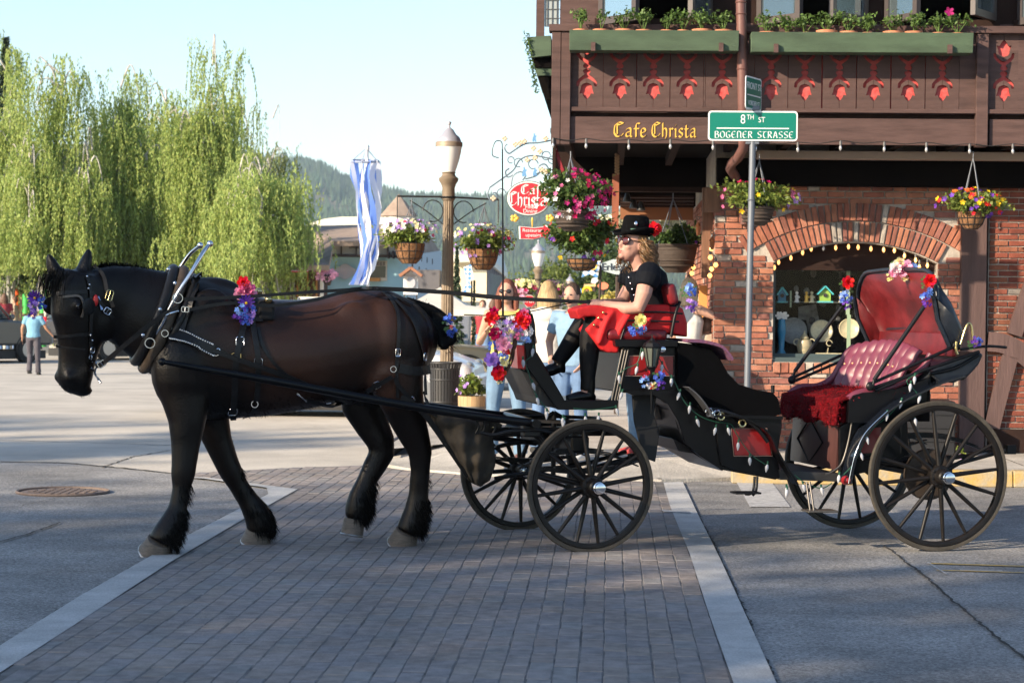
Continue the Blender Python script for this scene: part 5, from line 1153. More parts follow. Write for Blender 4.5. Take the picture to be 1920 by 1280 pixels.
while z>ZB+CH/2:
 u=WL+(0 if row%2 else-BL/2);r=random.Random(row)
 while u<WR:
  L_=BL*r.choice((1,1,.55,.8));a=max(u,WL+.003);b=min(u+L_-MT,WR-.003);
  segs_=[(a,b)]
  if oz0-.11<z<ozs+.02:segs_=[(a,min(b,ox0-.004)),(max(a,ox1+.004),b)]if not(b<ox0 or a>ox1)else[(a,b)]
  for a_,b_ in segs_:
   um=(a_+b_)/2;hh=CH-MT
   if b_-a_<.035 or in_arch(a_+.03,z)or in_arch(b_-.03,z)or in_arch(um,z):continue
   if a_<ox1 and b_>ox0 and oz0-.11<z<ozt:continue
   if cnt<205:place(bme(b_-a_,hh,brick_m),um,.011,z,bwall)
   else:over.box(FP.w(um,.0,z),((b_-a_)/2,.012+rng.uniform(-.004,.004),hh/2),(FP.e,FP.n,Zup))
   cnt+=1
  u+=L_
 z-=CH;row+=1
OBJ('bricks_beyond',over,brick_m,bwall,kind='stuff')
for Ra,Rb,n_,extra in((R1,R2-.012,33,.0),(R2,R3_-.012,38,.10)):
 for i in range(n_):
  a=-ang-extra+(2*ang+2*extra)*(i+.5)/n_;Rm=(Ra+Rb)/2;place(bme((2*(ang+extra))*Ra/n_-.013,Rb-Ra,brick_m,.03),cxa+Rm*math.sin(a),.010,cza+Rm*math.cos(a),bwall,rot=a);cnt+=1
for i in range(20):
 w_=(ox1-ox0)/20;place(bme(w_-.014,.10,brick_m,.05),ox0+w_*(i+.5),.012,oz0-.055,bwall);cnt+=1
sm=MB();mb=MB();mb.prism([FP.w(WL+.01,.02,ZB),FP.w(WL+.01,7.5,ZB),FP.w(WL+.01,7.5,Zt),FP.w(WL+.01,.02,Zt)],FP.e*.25);sidew=OBJ('brick_wall',mb,mort,cafe,recalc=True)
z=ZB+CH/2;row=0;ns=0
bj=MB()
while z<FP.uz(1330,352,0)[1]:
 v=.02-(BL/2 if row%2 else 0)
 while v<7.4:
  a,b=max(v,.02),v+BL-MT;hh=(CH-MT)/2;
  if b-a>.05:
   if v<1.2 and ns<150:place(bme(b-a,CH-MT,brick_m),WL+.011,(a+b)/2,z,sidew,side=True);ns+=1
   else:bj.box(FP.w(WL+.0,(a+b)/2,z),(.012,(b-a)/2,hh),(FP.e,FP.n,Zup))
  v+=BL
 z+=CH;row+=1
OBJ('bricks_beyond',bj,brick_m,sidew,kind='stuff')
tdk=mat('dark_beam',(.085,.05,.046),.75,var=.25,vscale=4,stretch=(2,2,.3),bump=.5,bscale=25)
wgr=mat('grained_post',(.17,.085,.05),.8,var=.35,vscale=9,stretch=(3,3,.25),bump=.4)
fbox('jamb_post',1318,1346,352,520,.12,.2,wgr);fbox('jamb_post',1322,1350,352,398,-.03,.05,wgr)
fbox('lit_post',1311,1328,535,660,1.2,.12,mat('orange_wood',(.55,.26,.08),.8));fbox('lit_post',1298,1306,560,660,3,.12,mat('orange_wood',(.55,.26,.08)))
fbox('door_frame',1288,1296,520,660,4.0,.1,wgr)
fbox('timber_post',1805,1853,320,848,-.09,.14,tdk,bev=.006)
fbox('plinth',1853.5,2150,806,850,-.06,.12,brw_d);fbox('brace_seat',1805,1812,830,848,-.1,.02,tdk)
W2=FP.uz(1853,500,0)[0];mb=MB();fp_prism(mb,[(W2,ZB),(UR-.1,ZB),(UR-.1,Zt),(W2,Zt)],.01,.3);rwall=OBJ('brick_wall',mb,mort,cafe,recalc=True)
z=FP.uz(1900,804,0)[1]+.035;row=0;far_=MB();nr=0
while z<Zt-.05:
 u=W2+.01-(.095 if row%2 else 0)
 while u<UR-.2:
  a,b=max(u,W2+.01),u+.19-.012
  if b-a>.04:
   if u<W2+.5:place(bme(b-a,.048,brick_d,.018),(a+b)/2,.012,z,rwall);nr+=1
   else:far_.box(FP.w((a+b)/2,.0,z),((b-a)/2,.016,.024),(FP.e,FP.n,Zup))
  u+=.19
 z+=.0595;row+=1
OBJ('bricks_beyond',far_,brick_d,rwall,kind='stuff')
def curved_timber(pts,w_):
 P=spline([FP.P(x,y,-.08)for x,y in pts],5);mb=MB();top=[];bot=[]
 for i,p in enumerate(P):
  d=(P[min(i+1,len(P)-1)]-P[max(i-1,0)]).normalized();s_=FP.n.cross(d).normalized()*w_/2;top.append(p+s_);bot.append(p-s_)
 mb.prism(top+bot[::-1],FP.n*.085);OBJ('curved_timber',mb,tdk,cafe,recalc=True)
curved_timber([(1853,640),(1885,645),(1925,668),(1960,700)],.19);curved_timber([(1895,668),(1885,705),(1868,770),(1860,802)],.15);curved_timber([(1903,628),(1925,560),(1955,480)],.14)
win=ubox('shop_window',ox0-.01,ox1+.01,.20,.24,oz0+.045,oz0+.08,mat('window_teal',(.05,.075,.08),.5))
ubox('window_ledge',ox0,ox1,.02,.2,oz0+.001,oz0+.045,mat('window_teal',(.05,.075,.08)),parent=win)
for a,b in((ox0+.002,ox0+.035),(ox1-.035,ox1-.002)):ubox('window_frame',a,b,.19,.25,oz0+.08,ozs,mat('window_teal',(.05,.075,.08)),parent=win)
ubox('window_header',ox0,ox1,.17,.22,ozs-.07,ozt,brw_d,parent=win)
gm=bpy.data.materials.new('shop_glass');gm.use_nodes=True;gn=gm.node_tree;gb=gn.nodes['Principled BSDF'];tr=gn.nodes.new('ShaderNodeBsdfTransparent');gl=gn.nodes.new('ShaderNodeBsdfGlossy');gl.inputs['Roughness'].default_value=.03;ms=gn.nodes.new('ShaderNodeMixShader');ms.inputs[0].default_value=.006
gn.links.new(tr.outputs[0],ms.inputs[1]);gn.links.new(gl.outputs[0],ms.inputs[2]);gn.links.new(ms.outputs[0],gn.nodes['Material Output'].inputs[0])
ubox('pane',ox0+.03,ox1-.03,.205,.211,oz0+.08,ozs-.07,gm,parent=win)
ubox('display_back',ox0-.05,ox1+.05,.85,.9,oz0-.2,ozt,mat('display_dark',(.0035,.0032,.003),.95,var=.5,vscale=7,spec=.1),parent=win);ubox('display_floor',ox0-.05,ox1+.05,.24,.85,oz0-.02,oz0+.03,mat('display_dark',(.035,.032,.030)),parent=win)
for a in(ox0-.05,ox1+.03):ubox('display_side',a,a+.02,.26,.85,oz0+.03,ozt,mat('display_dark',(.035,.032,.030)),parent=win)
VD=.42;G_='ornaments in the shop window'
def disp(name,px,py,label,cat):return thing(name,FP.P(px,py,VD),label,cat,G_)
gsh=mat('glass_shelf',(.3,.35,.35),.1,alpha=.25);fbox('glass_shelf',1470,1740,566.5,568,VD-.08,.2,gsh,win)
teal=mat('teal_paint',(.05,.36,.40),.5);tgr=mat('apple_paint',(.22,.36,.06),.5);crm=mat('cream_glaze',(.52,.46,.30),.3,var=.2,vscale=30);gry=mat('grey_glaze',(.22,.23,.22),.35,col2=(.12,.13,.13),vscale=50)
for x,y,w_,h,lb,mm in((1466.5,566,18,26,'small blue birdhouse at the left end of the shop window display',mat('blue_paint',(.03,.18,.30),.5)),(1547,566,26,28,'teal birdhouse with lime front in the shop window',tgr)):
 t=disp('birdhouse',x,y,lb,'birdhouse');k=21.0/F;c=FP.P(x,y,VD);mb=MB();W_,H_=w_*k/2,h*k
 mb.prism([c+FP.e*a+Zup*b for a,b in((-W_*.8,0),(W_*.8,0),(W_*.8,H_*.55),(0,H_*.95),(-W_*.8,H_*.55))],FP.n*.12);OBJ('birdhouse_box',mb,mm,t,recalc=True)
 for sg in(-1,1):mb=MB();mb.bar(c+FP.e*sg*W_*1.15+Zup*H_*.5+FP.n*.05,c+Zup*H_*1.05+FP.n*.05,.16,.014,up=FP.n.cross(FP.e));OBJ('birdhouse_roof',mb,teal,t)
 mb=MB();mb.box(c+FP.n*.05+Zup*.0,(W_*1.1,.09,.008),(FP.e,FP.n,Zup));OBJ('birdhouse_floor',mb,teal,t);mb=MB();mb.lathe([(.02,0),(.02,.01)],c+Zup*H_*.45-FP.n*.006,12,(FP.e,Zup,-FP.n));OBJ('entrance_hole',mb,mat('hole_dark',(.02,.02,.02)),t)
def plate(x,y,r,m,lb,m2=None):
 t=disp('plate',x,y,lb,'plate');k=21/F;c=FP.P(x,y,VD+.1);ax=(FP.e,(Zup-FP.n*-.2).normalized(),-FP.n);mb=MB();mb.lathe([(r*k*.2,-.01),(r*k*.6,-.008),(r*k,.02),(r*k*.98,.027),(r*k*.62,.0),(.001,-.002)],c,32,ax);OBJ('dish',mb,m,t,smooth=40)
 mb=MB();mb.torus(c-FP.n*.02,r*k*.97,.006,ax[:2],32,6);OBJ('rim',mb,m2 or m,t);mb=MB();mb.box(c-Zup*r*k-Zup*.015,(.05,.05,.015),(FP.e,FP.n,Zup));OBJ('plate_stand',mb,blk,t)
plate(1488,620,25,gry,'grey patterned plate behind the blue figure in the shop window');plate(1540,620,21,crm,'cream plate in the middle of the shop window',gry);plate(1592,616,19,crm,'cream plate partly hidden by the carriage hood in the shop window')
t=disp('ginger_jar',1508,667,'cream patterned lidded jar in the shop window','jar');mb=MB();k=21/F;mb.lathe([(9*k,0),(12*k,8*k),(14.5*k,20*k),(12*k,29*k),(6*k,31*k),(9*k,32*k),(6*k,37*k),(2*k,43*k),(1*k,47*k)],FP.P(1508,667,VD-.08),24);OBJ('jar_body',mb,mat('jar_pattern',(.50,.40,.24),.3,col2=(.24,.24,.17),vscale=45),t,smooth=50)
for sg in(-1,1):mb=MB();mb.torus(FP.P(1508+sg*14,641,VD-.08),.03,.006,(FP.e,Zup),14,5);OBJ('jar_handle',mb,crm,t)
t=disp('blue_figurine',1465,667,'tall blue glass figure with white top at the left of the shop window','figurine');mb=MB();mb.lathe([(11*k,0),(9*k,4*k),(5*k,12*k),(6*k,30*k),(8*k,45*k),(7*k,60*k),(6*k,68*k),(2*k,69*k)],FP.P(1465,667,VD-.1),14);OBJ('figure_body',mb,mat('blue_glass',(.03,.20,.36),.15),t,smooth=50)
mb=MB();c=FP.P(1466,592,VD-.1);[blossom(mb,c+Vector((i*.02-.03,0,0)),Vector((0,-1,.2)),.04,5)for i in range(4)];OBJ('white_bow',mb,stuc,t)
t=disp('serving_tray',1562,664,'pale flat tray with curled wire stand at the bottom of the shop window','tray');mb=MB();mb.box(FP.P(1562,664,VD-.1),(32*k,.06,.012),(FP.e,FP.n,Zup));OBJ('tray',mb,crm,t,bev=.006);mb=MB();mb.torus(FP.P(1555,643,VD-.1),.028,.004,(FP.e,Zup),16,5,arc=(0,5.2));mb.tube([FP.P(1553,652,VD-.1),FP.P(1551,663,VD-.1)],.004,4);OBJ('wire_scroll',mb,crm,t)
for i,(x,y0,y1)in enumerate(((1483,545,576),(1591,500,590),(1592,590,660))):
 t=disp('wooden_slat',x,y1,['short grey green upright behind the shelf in the shop window','tall pale green upright slat in the shop window, upper','pale green upright slat by the cream plate in the shop window'][i],'slat');fbox('slat',x-(1.5 if i==0 else 3.5),x+(1.5 if i==0 else 3.5),y0,y1,VD-.06,.02,mat('sage_paint',(.25,.33,.22),.7),t)
t=disp('hanging_scarf',1512,560,'grey spotted cloth hanging behind the ornaments in the shop window','cloth');mb=MB();mb.prism([FP.P(x,y,VD+.3)for x,y in((1497,575),(1530,570),(1536,600),(1520,640),(1512,600),(1497,598))],FP.n*.02);OBJ('cloth',mb,mat('scarf',(.20,.20,.19),.9,col2=(.05,.05,.05),vscale=12),t,recalc=True)
for i,(x,y,c_,lb)in enumerate(((1494,553,stuc,'small white figurine on the glass shelf'),(1512,545,mat('gold_paint',(.75,.45,.08)),'small gold figurine on the glass shelf'),(1522,556,crm,'small cream card figurine on the glass shelf'),(1577,540,crm,'cream ornament beside the carriage hood, on the glass shelf'))):
 t=disp('figurine',x,y+10,lb,'figurine');mb=MB();c=FP.P(x,567,VD);mb.lathe([(5*k,0),(3*k,6*k),(4*k,12*k),(1.5*k,15*k)],c,10);mb.ell(c+Zup*18*k,3*k,8,6);mb.ell(c+Zup*10*k+FP.e*4*k,2*k,6,5);OBJ('figure',mb,c_,t,smooth=60)
mb=MB();mb2=MB()
for i in range(70):
 x,y=random.uniform(1490,1735),random.uniform(500,662)
 (mb if i%2 else mb2).ell(FP.P(x,y,random.uniform(.6,.8)),(random.uniform(.012,.04),.015,random.uniform(.02,.05)),7,5)
OBJ('trinkets',mb,mat('trinket_grey',(.10,.10,.095),.4,island=.5),win,kind='stuff');OBJ('trinkets',mb2,mat('trinket_dark',(.03,.022,.018),.4,island=.5),win,kind='stuff')
wire=mat('black_wire',(.02,.02,.02),.6);sock=mat('bulb_socket',(.10,.10,.10),.5);clr=mat('clear_bulb',(.55,.55,.55),.08,metal=.5,spec=1);warm=mat('warm_bulb',(1,.6,.25),.3,emit=(1,.42,.11),es=1.5)
def bulbs(name,pts,v,label,lit=True,sag=.02,w_=None,r=.0145,off=()):
 P=[FP.P(x,y,v)for x,y in pts];t=thing(name,P[0],label,'string lights');mb=MB();L_=[]
 for a,b in zip(P[:-1],P[1:]):L_+=[a+Zup*.045,a.lerp(b,.5)+Zup*(.045-sag)]
 L_.append(P[-1]+Zup*.045);mb.tube(spline(L_,3),.004,4);OBJ('cable',mb,wire,t)
 for i,p in enumerate(P):
  mb=MB();mb.lathe([(.012,.0),(.013,.03),(.008,.045)],p,8);s_=OBJ('socket',mb,sock,t,smooth=50)
  mb=MB();mb.lathe([(.001,-.05),(r*.5,-.046),(r,-.03),(r*.95,-.018),(r*.5,.0)],p,12);OBJ('bulb',mb,warm if lit and i not in off else clr,t,smooth=60)
 return t
bulbs('string_lights',[(1037,268),(1099,269),(1179,271),(1257,270),(1337,272),(1417,274),(1496,276),(1576,273),(1658,275),(1737,276),(1818,279),(1899,279),(1985,280)],VB-.06,'string of unlit clear bulbs along the lower edge of the balcony',False)
bulbs('string_lights',[(1452,497),(1460,487),(1483,479),(1505,469),(1521,462),(1544,461),(1567,460),(1591,458),(1609,459),(1633,462),(1657,464),(1677,465),(1696,475),(1717,483),(1724,496),(1739,493)],.05,'string of glowing warm bulbs following the arch of the shop window',True,.005,off=(5,))
bulbs('string_lights',[(1300,472),(1298,484),(1300,497),(1297,508),(1293,520),(1288,528)],.9,'short column of glowing bulbs left of the brown jamb post',True,.0,r=.024)
bulbs('string_lights',[(1335,448),(1334,462),(1332,478),(1342,492),(1334,500),(1331,512)],-.12,'short column of glowing bulbs on the brown jamb post',True,.0,r=.024)
for pxy,lb in(((1309,428),'copper lantern high on the porch side'),((1335,455),'copper lantern on the jamb post')):
 t=thing('lantern',FP.P(*pxy,-.1),lb,'lantern');mb=MB();mb.lathe([(.015,-.07),(.022,-.03),(.024,.01),(.03,.02),(.006,.06)],FP.P(*pxy,-.13),12);OBJ('lantern_body',mb,mat('copper',(.25,.10,.05),.3,metal=.8),t,smooth=40);mb=MB();mb.torus(FP.P(*pxy,-.13)+Zup*.1,.015,.004,(FP.e,Zup),12,4);OBJ('ring',mb,wire,t)
t=thing('planter_crate',FP.P(1745,850,-.6),'black box planter standing at the wall behind the rear wheel','planter');fbox('crate',1698,1792,752,856,-.7,.5,mat('crate_black',(.012,.012,.014),.6),t,bev=.01)
for y in(775,800,825):fbox('crate_batten',1700,1790,y,y+2.5,-.715,.02,mat('crate_black',(.012,.012,.014)),t)
fl_=thing('flower_plant',FP.P(1800,868,-.9),'purple flowers at the foot of the black box behind the rear wheel','plant');foliage('leaves',fl_,FP.P(1800,862,-.9),(.07,.06,.12),200,leafm,.04,seed=2);flowers(fl_,FP.P(1800,866,-.9),(.08,.06,.1),[('lilac',14,None)],3)
hang_basket(1074,368,19.3,146,96,[('magenta',38,lambda d:d.x>-.2),('crimson',44,lambda d:d.x>0),('white',12,lambda d:d.x<.2),('pink',14,None)],'large hanging pot of magenta petunias at the balcony corner, the higher one','pot',.47,.36,hook=(1070,284),leaf=leafd,seed=21,n=3600,bowl_dy=.36,ls=.05)
hang_basket(1092,445,19.9,136,92,[('red',14,lambda d:d.z>-.2),('yellow',9,None),('purple',7,lambda d:d.z<.3),('crimson',9,lambda d:d.x>.3)],'lower hanging basket with red and yellow flowers left of the driver hat','coco',.42,.24,hook=(1092,380),leaf=leafd,seed=22,n=3800,bowl_dy=.12,ls=.05)
hang_basket(1420,371,19.6,148,66,[('pink',8,lambda d:abs(d.x)>.8),('lilac',8,lambda d:d.x>.8),('crimson',9,lambda d:d.z>.85),('yellow',5,None)],'hanging pot of green foliage behind the street sign post','pot',.43,.5,hook=(1424,290),leaf=leafm,seed=23,n=2400,bowl_dy=.42,ls=.045)
hang_basket(1822,382,19.5,126,56,[('red',12,None),('orange',10,lambda d:d.z>.2),('yellow',16,lambda d:d.z>-.1),('purple',16,None)],'hanging basket of small mixed flowers on the right, in front of the dark post','coco',.42,.6,hook=(1825,284),leaf=leafm,seed=24,n=1500,bowl_dy=.5,ls=.04)
hang_basket(1268,448,21.4,100,56,[('purple',6,None),('red',4,None)],'shaded dark hanging pot in the porch right of the driver hat','pot',.8,.9,hook=(1262,362),leaf=leafd,seed=25,n=1500,bowl_dy=.55,ls=.05)
bt=thing('blossom_tree',FP.P(1235,640,9),'creamy white blossoming branches seen through the porch behind the driver hat','tree');foliage('crown',bt,FP.P(1232,418,9),(1.0,.5,.28),2600,mat('white_blossom',(.72,.70,.52),.7,island=.25,sub=.3),.09,seed=31);mb=MB();c=FP.P(1225,420,9.2);mb.tube([c,Vector((c.x,c.y,0))],.05,6);OBJ('trunk',mb,mat('dark_bark',(.06,.045,.035)),bt)
t=thing('picket_fence',FP.w(WL-1.2,5,SW),'pale wooden fence and stair rail receding beside the brick porch wall','fence')
for i in range(9):v=2.4+i*.55;mb=MB();mb.bar(FP.w(WL-.55,v,SW+.1),FP.w(WL-.55,v,SW+1.35),.08,.03,up=FP.e);OBJ('picket',mb,mat('grey_fence',(.42,.42,.44),.8),t)
for z in(1.3,.4):mb=MB();mb.bar(FP.w(WL-.53,2.0,SW+z+.25),FP.w(WL-.53,7,SW+z-.1),.05,.07);OBJ('rail',mb,mat('grey_fence',(.42,.42,.44)),t)
t=thing('cafe_sign',FP.P(990,372,.2),'red oval cafe sign with white blackletter hanging from a scrolled iron bracket','sign');VS=.2
iron=mat('blue_grey_iron',(.16,.20,.25),.5,metal=.4);mb=MB();I=lambda x,y,v=VS:FP.P(x,y,v)
for P in(((1040,262),(1010,268),(985,270),(963,283),(955,288),(948,283),(946,275),(951,270)),((1040,300),(1000,292),(975,300),(962,320),(935,340),(918,352)),((918,352),(914,365),(922,378),(932,372),(930,362),(924,362)),((1042,320),(1020,318),(1005,330),(985,336)),((958,350),(962,330),(976,322),(985,330),(980,338)),((1020,338),(1030,322),(1022,308),(1010,312),(1012,322)),((1000,330),(1018,322),(1035,330),(1037,342)),((955,316),(948,322),(952,332),(962,328))):
 mb.tube(spline([I(*p)for p in P],5),.008,5)
for cx,cy,r_ in((972,305,8),(1000,308,9),(1024,292,8),(958,300,6),(940,362,8),(1035,300,7)):mb.torus(I(cx,cy),r_*20.6/F,.005,(FP.e,Zup),16,4,arc=(0,5.2))
OBJ('iron_bracket',mb,iron,t,kind=None);mb=MB()
for cx,cy in((946,260),(966,271),(983,265),(1000,278),(1023,260),(1003,296),(988,300),(1015,318),(1024,322),(925,372),(1012,284),(975,268)):
 for q in range(4):mb.ell(I(cx+math.cos(q*1.6)*3.2,cy+math.sin(q*1.6)*3,VS-.02),(.014,.006,.014),6,4)
OBJ('gilt_leaves',mb,mat('pale_gilt',(.62,.50,.36),.5,metal=.3),t,kind='stuff')
for cx,cy,w_,h in((1002,258,8,16),(983,322,9,18),(1003,322,8,16)):
 mb=MB();mb.prism([I(cx+a*w_,cy+b*h,VS-.01)for a,b in((-.5,.3),(-.3,-.1),(-.15,-.25),(-.2,-.45),(.1,-.5),(.2,-.25),(.6,-.2),(.3,0),(.5,.5),(.1,.5),(0,.3),(-.1,.5),(-.4,.5))],FP.n*.015);OBJ('figure_cutout',mb,mat('cutout_blue',(.12,.28,.52),.6),t,recalc=True)
def oval(cx,cy,rx,ry,v,th,m,name,sq=1.0):
 mb=MB();c=I(cx,cy,v);k=20.6/F;mb.prism([c+FP.e*math.cos(a)*rx*k+Zup*math.sin(a)*ry*k for a in np.linspace(0,2*math.pi,41)[:-1]],FP.n*th);return OBJ(name,mb,m,t,recalc=True)
sred=mat('sign_red',(.52,.02,.035),.4);swh=mat('sign_white',(.66,.66,.66),.5);sbk=mat('sign_dark_edge',(.05,.10,.09),.5)
oval(991,372,42,33.5,VS,.04,sbk,'sign_back');oval(991,372,40.5,32,VS-.006,.02,swh,'sign_border');oval(991,372,38,29.5,VS-.012,.02,sred,'sign_face')
Ms=frameM(I(1000,356,VS-.014),FP.e,Zup);OBJ('lettering',nib_text('Cafe',.085,Ms,.004,.17),swh,t);Ms=frameM(I(989,374,VS-.014),FP.e,Zup);OBJ('lettering',nib_text('Christa',.125,Ms,.004,.17,gap=.0,sx=.72),swh,t)
OBJ('lettering',text_mesh('Fine',.055,.002,frameM(I(993,388,VS-.014),FP.e,Zup)@Matrix.Shear('XY',4,(.2,0))if False else frameM(I(993,388,VS-.014),FP.e,Zup)),swh,t);OBJ('lettering',text_mesh('Dining',.055,.002,frameM(I(994,396,VS-.014),FP.e,Zup)),swh,t)
ar=[(970,423),(1000,426),(1022,424),(1023,419),(1042,433),(1026,450),(1024,444),(1000,450),(971,449)]
for q,v,m in((1.0,VS,sbk),(.93,VS-.006,swh),(.84,VS-.012,sred)):mb=MB();mb.prism([I(1003+(x-1003)*q,436+(y-436)*q,v)for x,y in ar],FP.n*.02);OBJ('arrow_board',mb,m,t,recalc=True)
for tx,y in(('Restaurant',432),('upstairs',441)):OBJ('lettering',text_mesh(tx,.05,.002,frameM(I(1000,y,VS-.014),FP.e,Zup)),swh,t)
mb=MB();gp=mat('gold_paint',(.75,.45,.08))
for cx in(965,1031):
 for q in range(5):mb.ell(I(cx+math.cos(q*1.26)*5,409+math.sin(q*1.26)*4,VS),(.02,.012,.02),7,5)
OBJ('gilt_flowers',mb,gp,t,kind='stuff');mb=MB();mb.lathe([(.004,-.05),(.012,.03),(.004,.05)],I(998,417),8);OBJ('gilt_drop',mb,gp,t)
t=thing('bead_string',FP.P(1046,300,-.8),'dark red beads dangling under the left corner of the balcony','decoration');mb=MB()
for i in range(26):mb.ell(FP.P(1040+i*.55+(3 if i%2 else 0),282+i*1.6,-.85),(.014,.014,.018),6,4)
mb.tube([FP.P(1043,272,-.85),FP.P(1052,320,-.85)],.004,4);OBJ('beads',mb,mat('bead_red',(.28,.03,.04),.4),t,kind='stuff')
sp=thing('street_name_post',FP.P(1405,860,-1.9),'galvanised post with green street name signs in front of the brick wall','street sign');VP_=-2.0
gal=mat('galvanised',(.15,.165,.19),.5,metal=.4);mb=MB();b0=FP.P(1404,722,VP_);foot=Vector((b0.x-.02,b0.y,SW));mb.tube([foot,FP.P(1411.5,262,VP_)],.029,12);OBJ('post',mb,gal,sp,smooth=60)
sg=mat('sign_green',(.0,.15,.105),.35,spec=.5)
def rrect(w_,h,r,n=5):
 P=[]
 for cx,cy,a0 in((w_-r,h-r,0),(-w_+r,h-r,90),(-w_+r,-h+r,180),(w_-r,-h+r,270)):
  for i in range(n+1):a=rad(a0+90*i/n);P.append((cx+r*math.cos(a),cy+r*math.sin(a)))
 return P
def nameplate(c,X,w_,h,name='name_plate'):
 n_=X.cross(Zup).normalized()
 mb=MB();mb.prism([c+X*a+Zup*b for a,b in rrect(w_,h,.03)],n_*-.006);o1=OBJ(name,mb,swh,sp,recalc=True)
 mb=MB();mb.prism([c+n_*.001+X*a+Zup*b for a,b in rrect(w_-.014,h-.014,.022)],n_*.0015);OBJ('plate_face',mb,sg,o1,recalc=True);return n_,o1
c=FP.P(1411,237,VP_+.0)-FP.n*.035;n_,pl1=nameplate(c,FP.e,83.5*c.y/F,28*c.y/F)
def ttx(s,size,dx,dz,o,X=FP.e,cc=None,sx=1.0):OBJ('lettering',text_mesh(s,size,.001,frameM((cc or c)+n_*.004+X*dx+Zup*dz,X,Zup),sx=sx),swh,o)
ttx('8',.115,-.088,.055,pl1,sx=.8);ttx('TH',.062,-.022,.075,pl1,sx=.8);ttx('ST',.068,.078,.052,pl1,sx=.85)
mb=MB();mb.box(c+n_*.004+Zup*-.022,(.32,.001,.005),(FP.e,FP.n,Zup));OBJ('rule_line',mb,swh,pl1)
OBJ('lettering',nib_text('BOGENER STRASSE',.058,frameM(c+n_*.003+Zup*-.078+FP.e*.01,FP.e,Zup),.001,.15,25,.09,1.02),swh,pl1)
X2=(FP.n*-.93+FP.e*.36).normalized();X2=Vector((FP.e*.30-FP.n*.95)).normalized();c2=FP.P(1413,176,VP_+.0)
X2=Vector((math.cos(rad(62)),math.sin(rad(62)),0));n_,pl2=nameplate(c2,X2,.19,33*c2.y/F*.93);ttx('FRONT ST',.085,0,.06,pl2,X2,c2,.9);ttx('VORDER STRASSE'[:9],.06,0,-.09,pl2,X2,c2,.9)
mb=MB();mb.box(c2+n_*.004+Zup*-.02,(.16,.001,.005),(X2,n_,Zup));OBJ('rule_line',mb,swh,pl2)
mb=MB();mb.box(c+FP.n*.03+Zup*.16,(.06,.02,.018),(FP.e,FP.n,Zup));mb.box(c+FP.n*.03-Zup*.145,(.06,.02,.015),(FP.e,FP.n,Zup));OBJ('bracket',mb,gal,sp,bev=.003)
for y,h in((1,.012),):mb=MB();mb.torus(FP.P(1408,375,VP_),.031,.006,(FP.e,FP.n),14,5);OBJ('band',mb,gal,sp)
fbox('post_tag',1412,1415.5,375,404,VP_+.03,.01,gal,sp)
HP=Pl(-1.44,12.88,17.0)
HK=12.9/F
horse=thing('horse',HP.w(0,0,0),'big dark brown draft horse in black harness pulling the carriage to the left','horse')
coat=mat('horse_coat',(.0022,.0018,.0017),.37,col2=(.006,.0035,.0028),vscale=1.6,bump=.25,bscale=90,spec=.28)
def brown_flank(m):
 """the barrel and haunch are bay brown, everything else black"""
 n=m.node_tree;L=n.links;b=n.nodes['Principled BSDF'];s0=b.inputs['Base Color'].links[0].from_socket
 g=n.nodes.new('ShaderNodeNewGeometry');tot=None
 for(px,py,v,r,amt)in((560,640,-.3,.60,1),(455,630,-.3,.38,.5),(690,590,-.3,.38,.8),(720,712,-.25,.24,1.0),(640,590,-.2,.35,.8)):
  c=HP.P(px,py,v);d=n.nodes.new('ShaderNodeVectorMath');d.operation='DISTANCE';d.inputs[1].default_value=c;L.new(g.outputs['Position'],d.inputs[0])
  mr=n.nodes.new('ShaderNodeMapRange');mr.interpolation_type='SMOOTHSTEP';mr.inputs[1].default_value=r;mr.inputs[2].default_value=r*.25;mr.inputs[3].default_value=0;mr.inputs[4].default_value=amt;L.new(d.outputs['Value'],mr.inputs[0])
  if tot is None:tot=mr.outputs[0]
  else:mx=n.nodes.new('ShaderNodeMath');mx.operation='MAXIMUM';L.new(tot,mx.inputs[0]);L.new(mr.outputs[0],mx.inputs[1]);tot=mx.outputs[0]
 nz=n.nodes.new('ShaderNodeTexNoise');nz.inputs['Scale'].default_value=2.6;nz.inputs['Detail'].default_value=7;L.new(g.outputs['Position'],nz.inputs[0])
 ml=n.nodes.new('ShaderNodeMath');ml.operation='MULTIPLY';L.new(tot,ml.inputs[0]);L.new(nz.outputs[0],ml.inputs[1]);m2=n.nodes.new('ShaderNodeMath');m2.operation='MULTIPLY';m2.inputs[1].default_value=1.7;m2.use_clamp=True;L.new(ml.outputs[0],m2.inputs[0])
 mix=n.nodes.new('ShaderNodeMix');mix.data_type='RGBA';L.new(m2.outputs[0],mix.inputs[0]);L.new(s0,mix.inputs[6]);mix.inputs[7].default_value=(.046,.020,.0125,1);L.new(mix.outputs[2],b.inputs['Base Color'])
brown_flank(coat)
hb_=MB()
def limb(pts,seg=14,mb=None):
 """pts: px, py, v, in-plane radius in picture px, lateral radius in m"""
 (mb or hb_).tube([HP.P(p[0],p[1],p[2])for p in pts],[(p[4],p[3]*HK)for p in pts],seg,up=HP.n)
ts_=[(283,668,62,.13),(300,662,98,.19),(330,655,122,.25),(370,655,131,.29),(430,664,122,.32),(500,670,110,.355),(570,664,103,.35),(630,653,101,.325),(680,641,103,.315),(725,637,96,.30),(765,642,80,.265),(795,648,56,.20),(812,652,30,.11)]
hb_.tube([HP.P(x,y,0)for x,y,h,w_ in ts_],[(h*HK,w_)for x,y,h,w_ in ts_],24,up=Zup)
limb([(372,640,0,70,.19),(330,618,0,96,.19),(280,588,0,86,.155),(232,570,0,74,.13),(190,553,-.03,58,.115),(165,545,-.05,42,.10)],20)
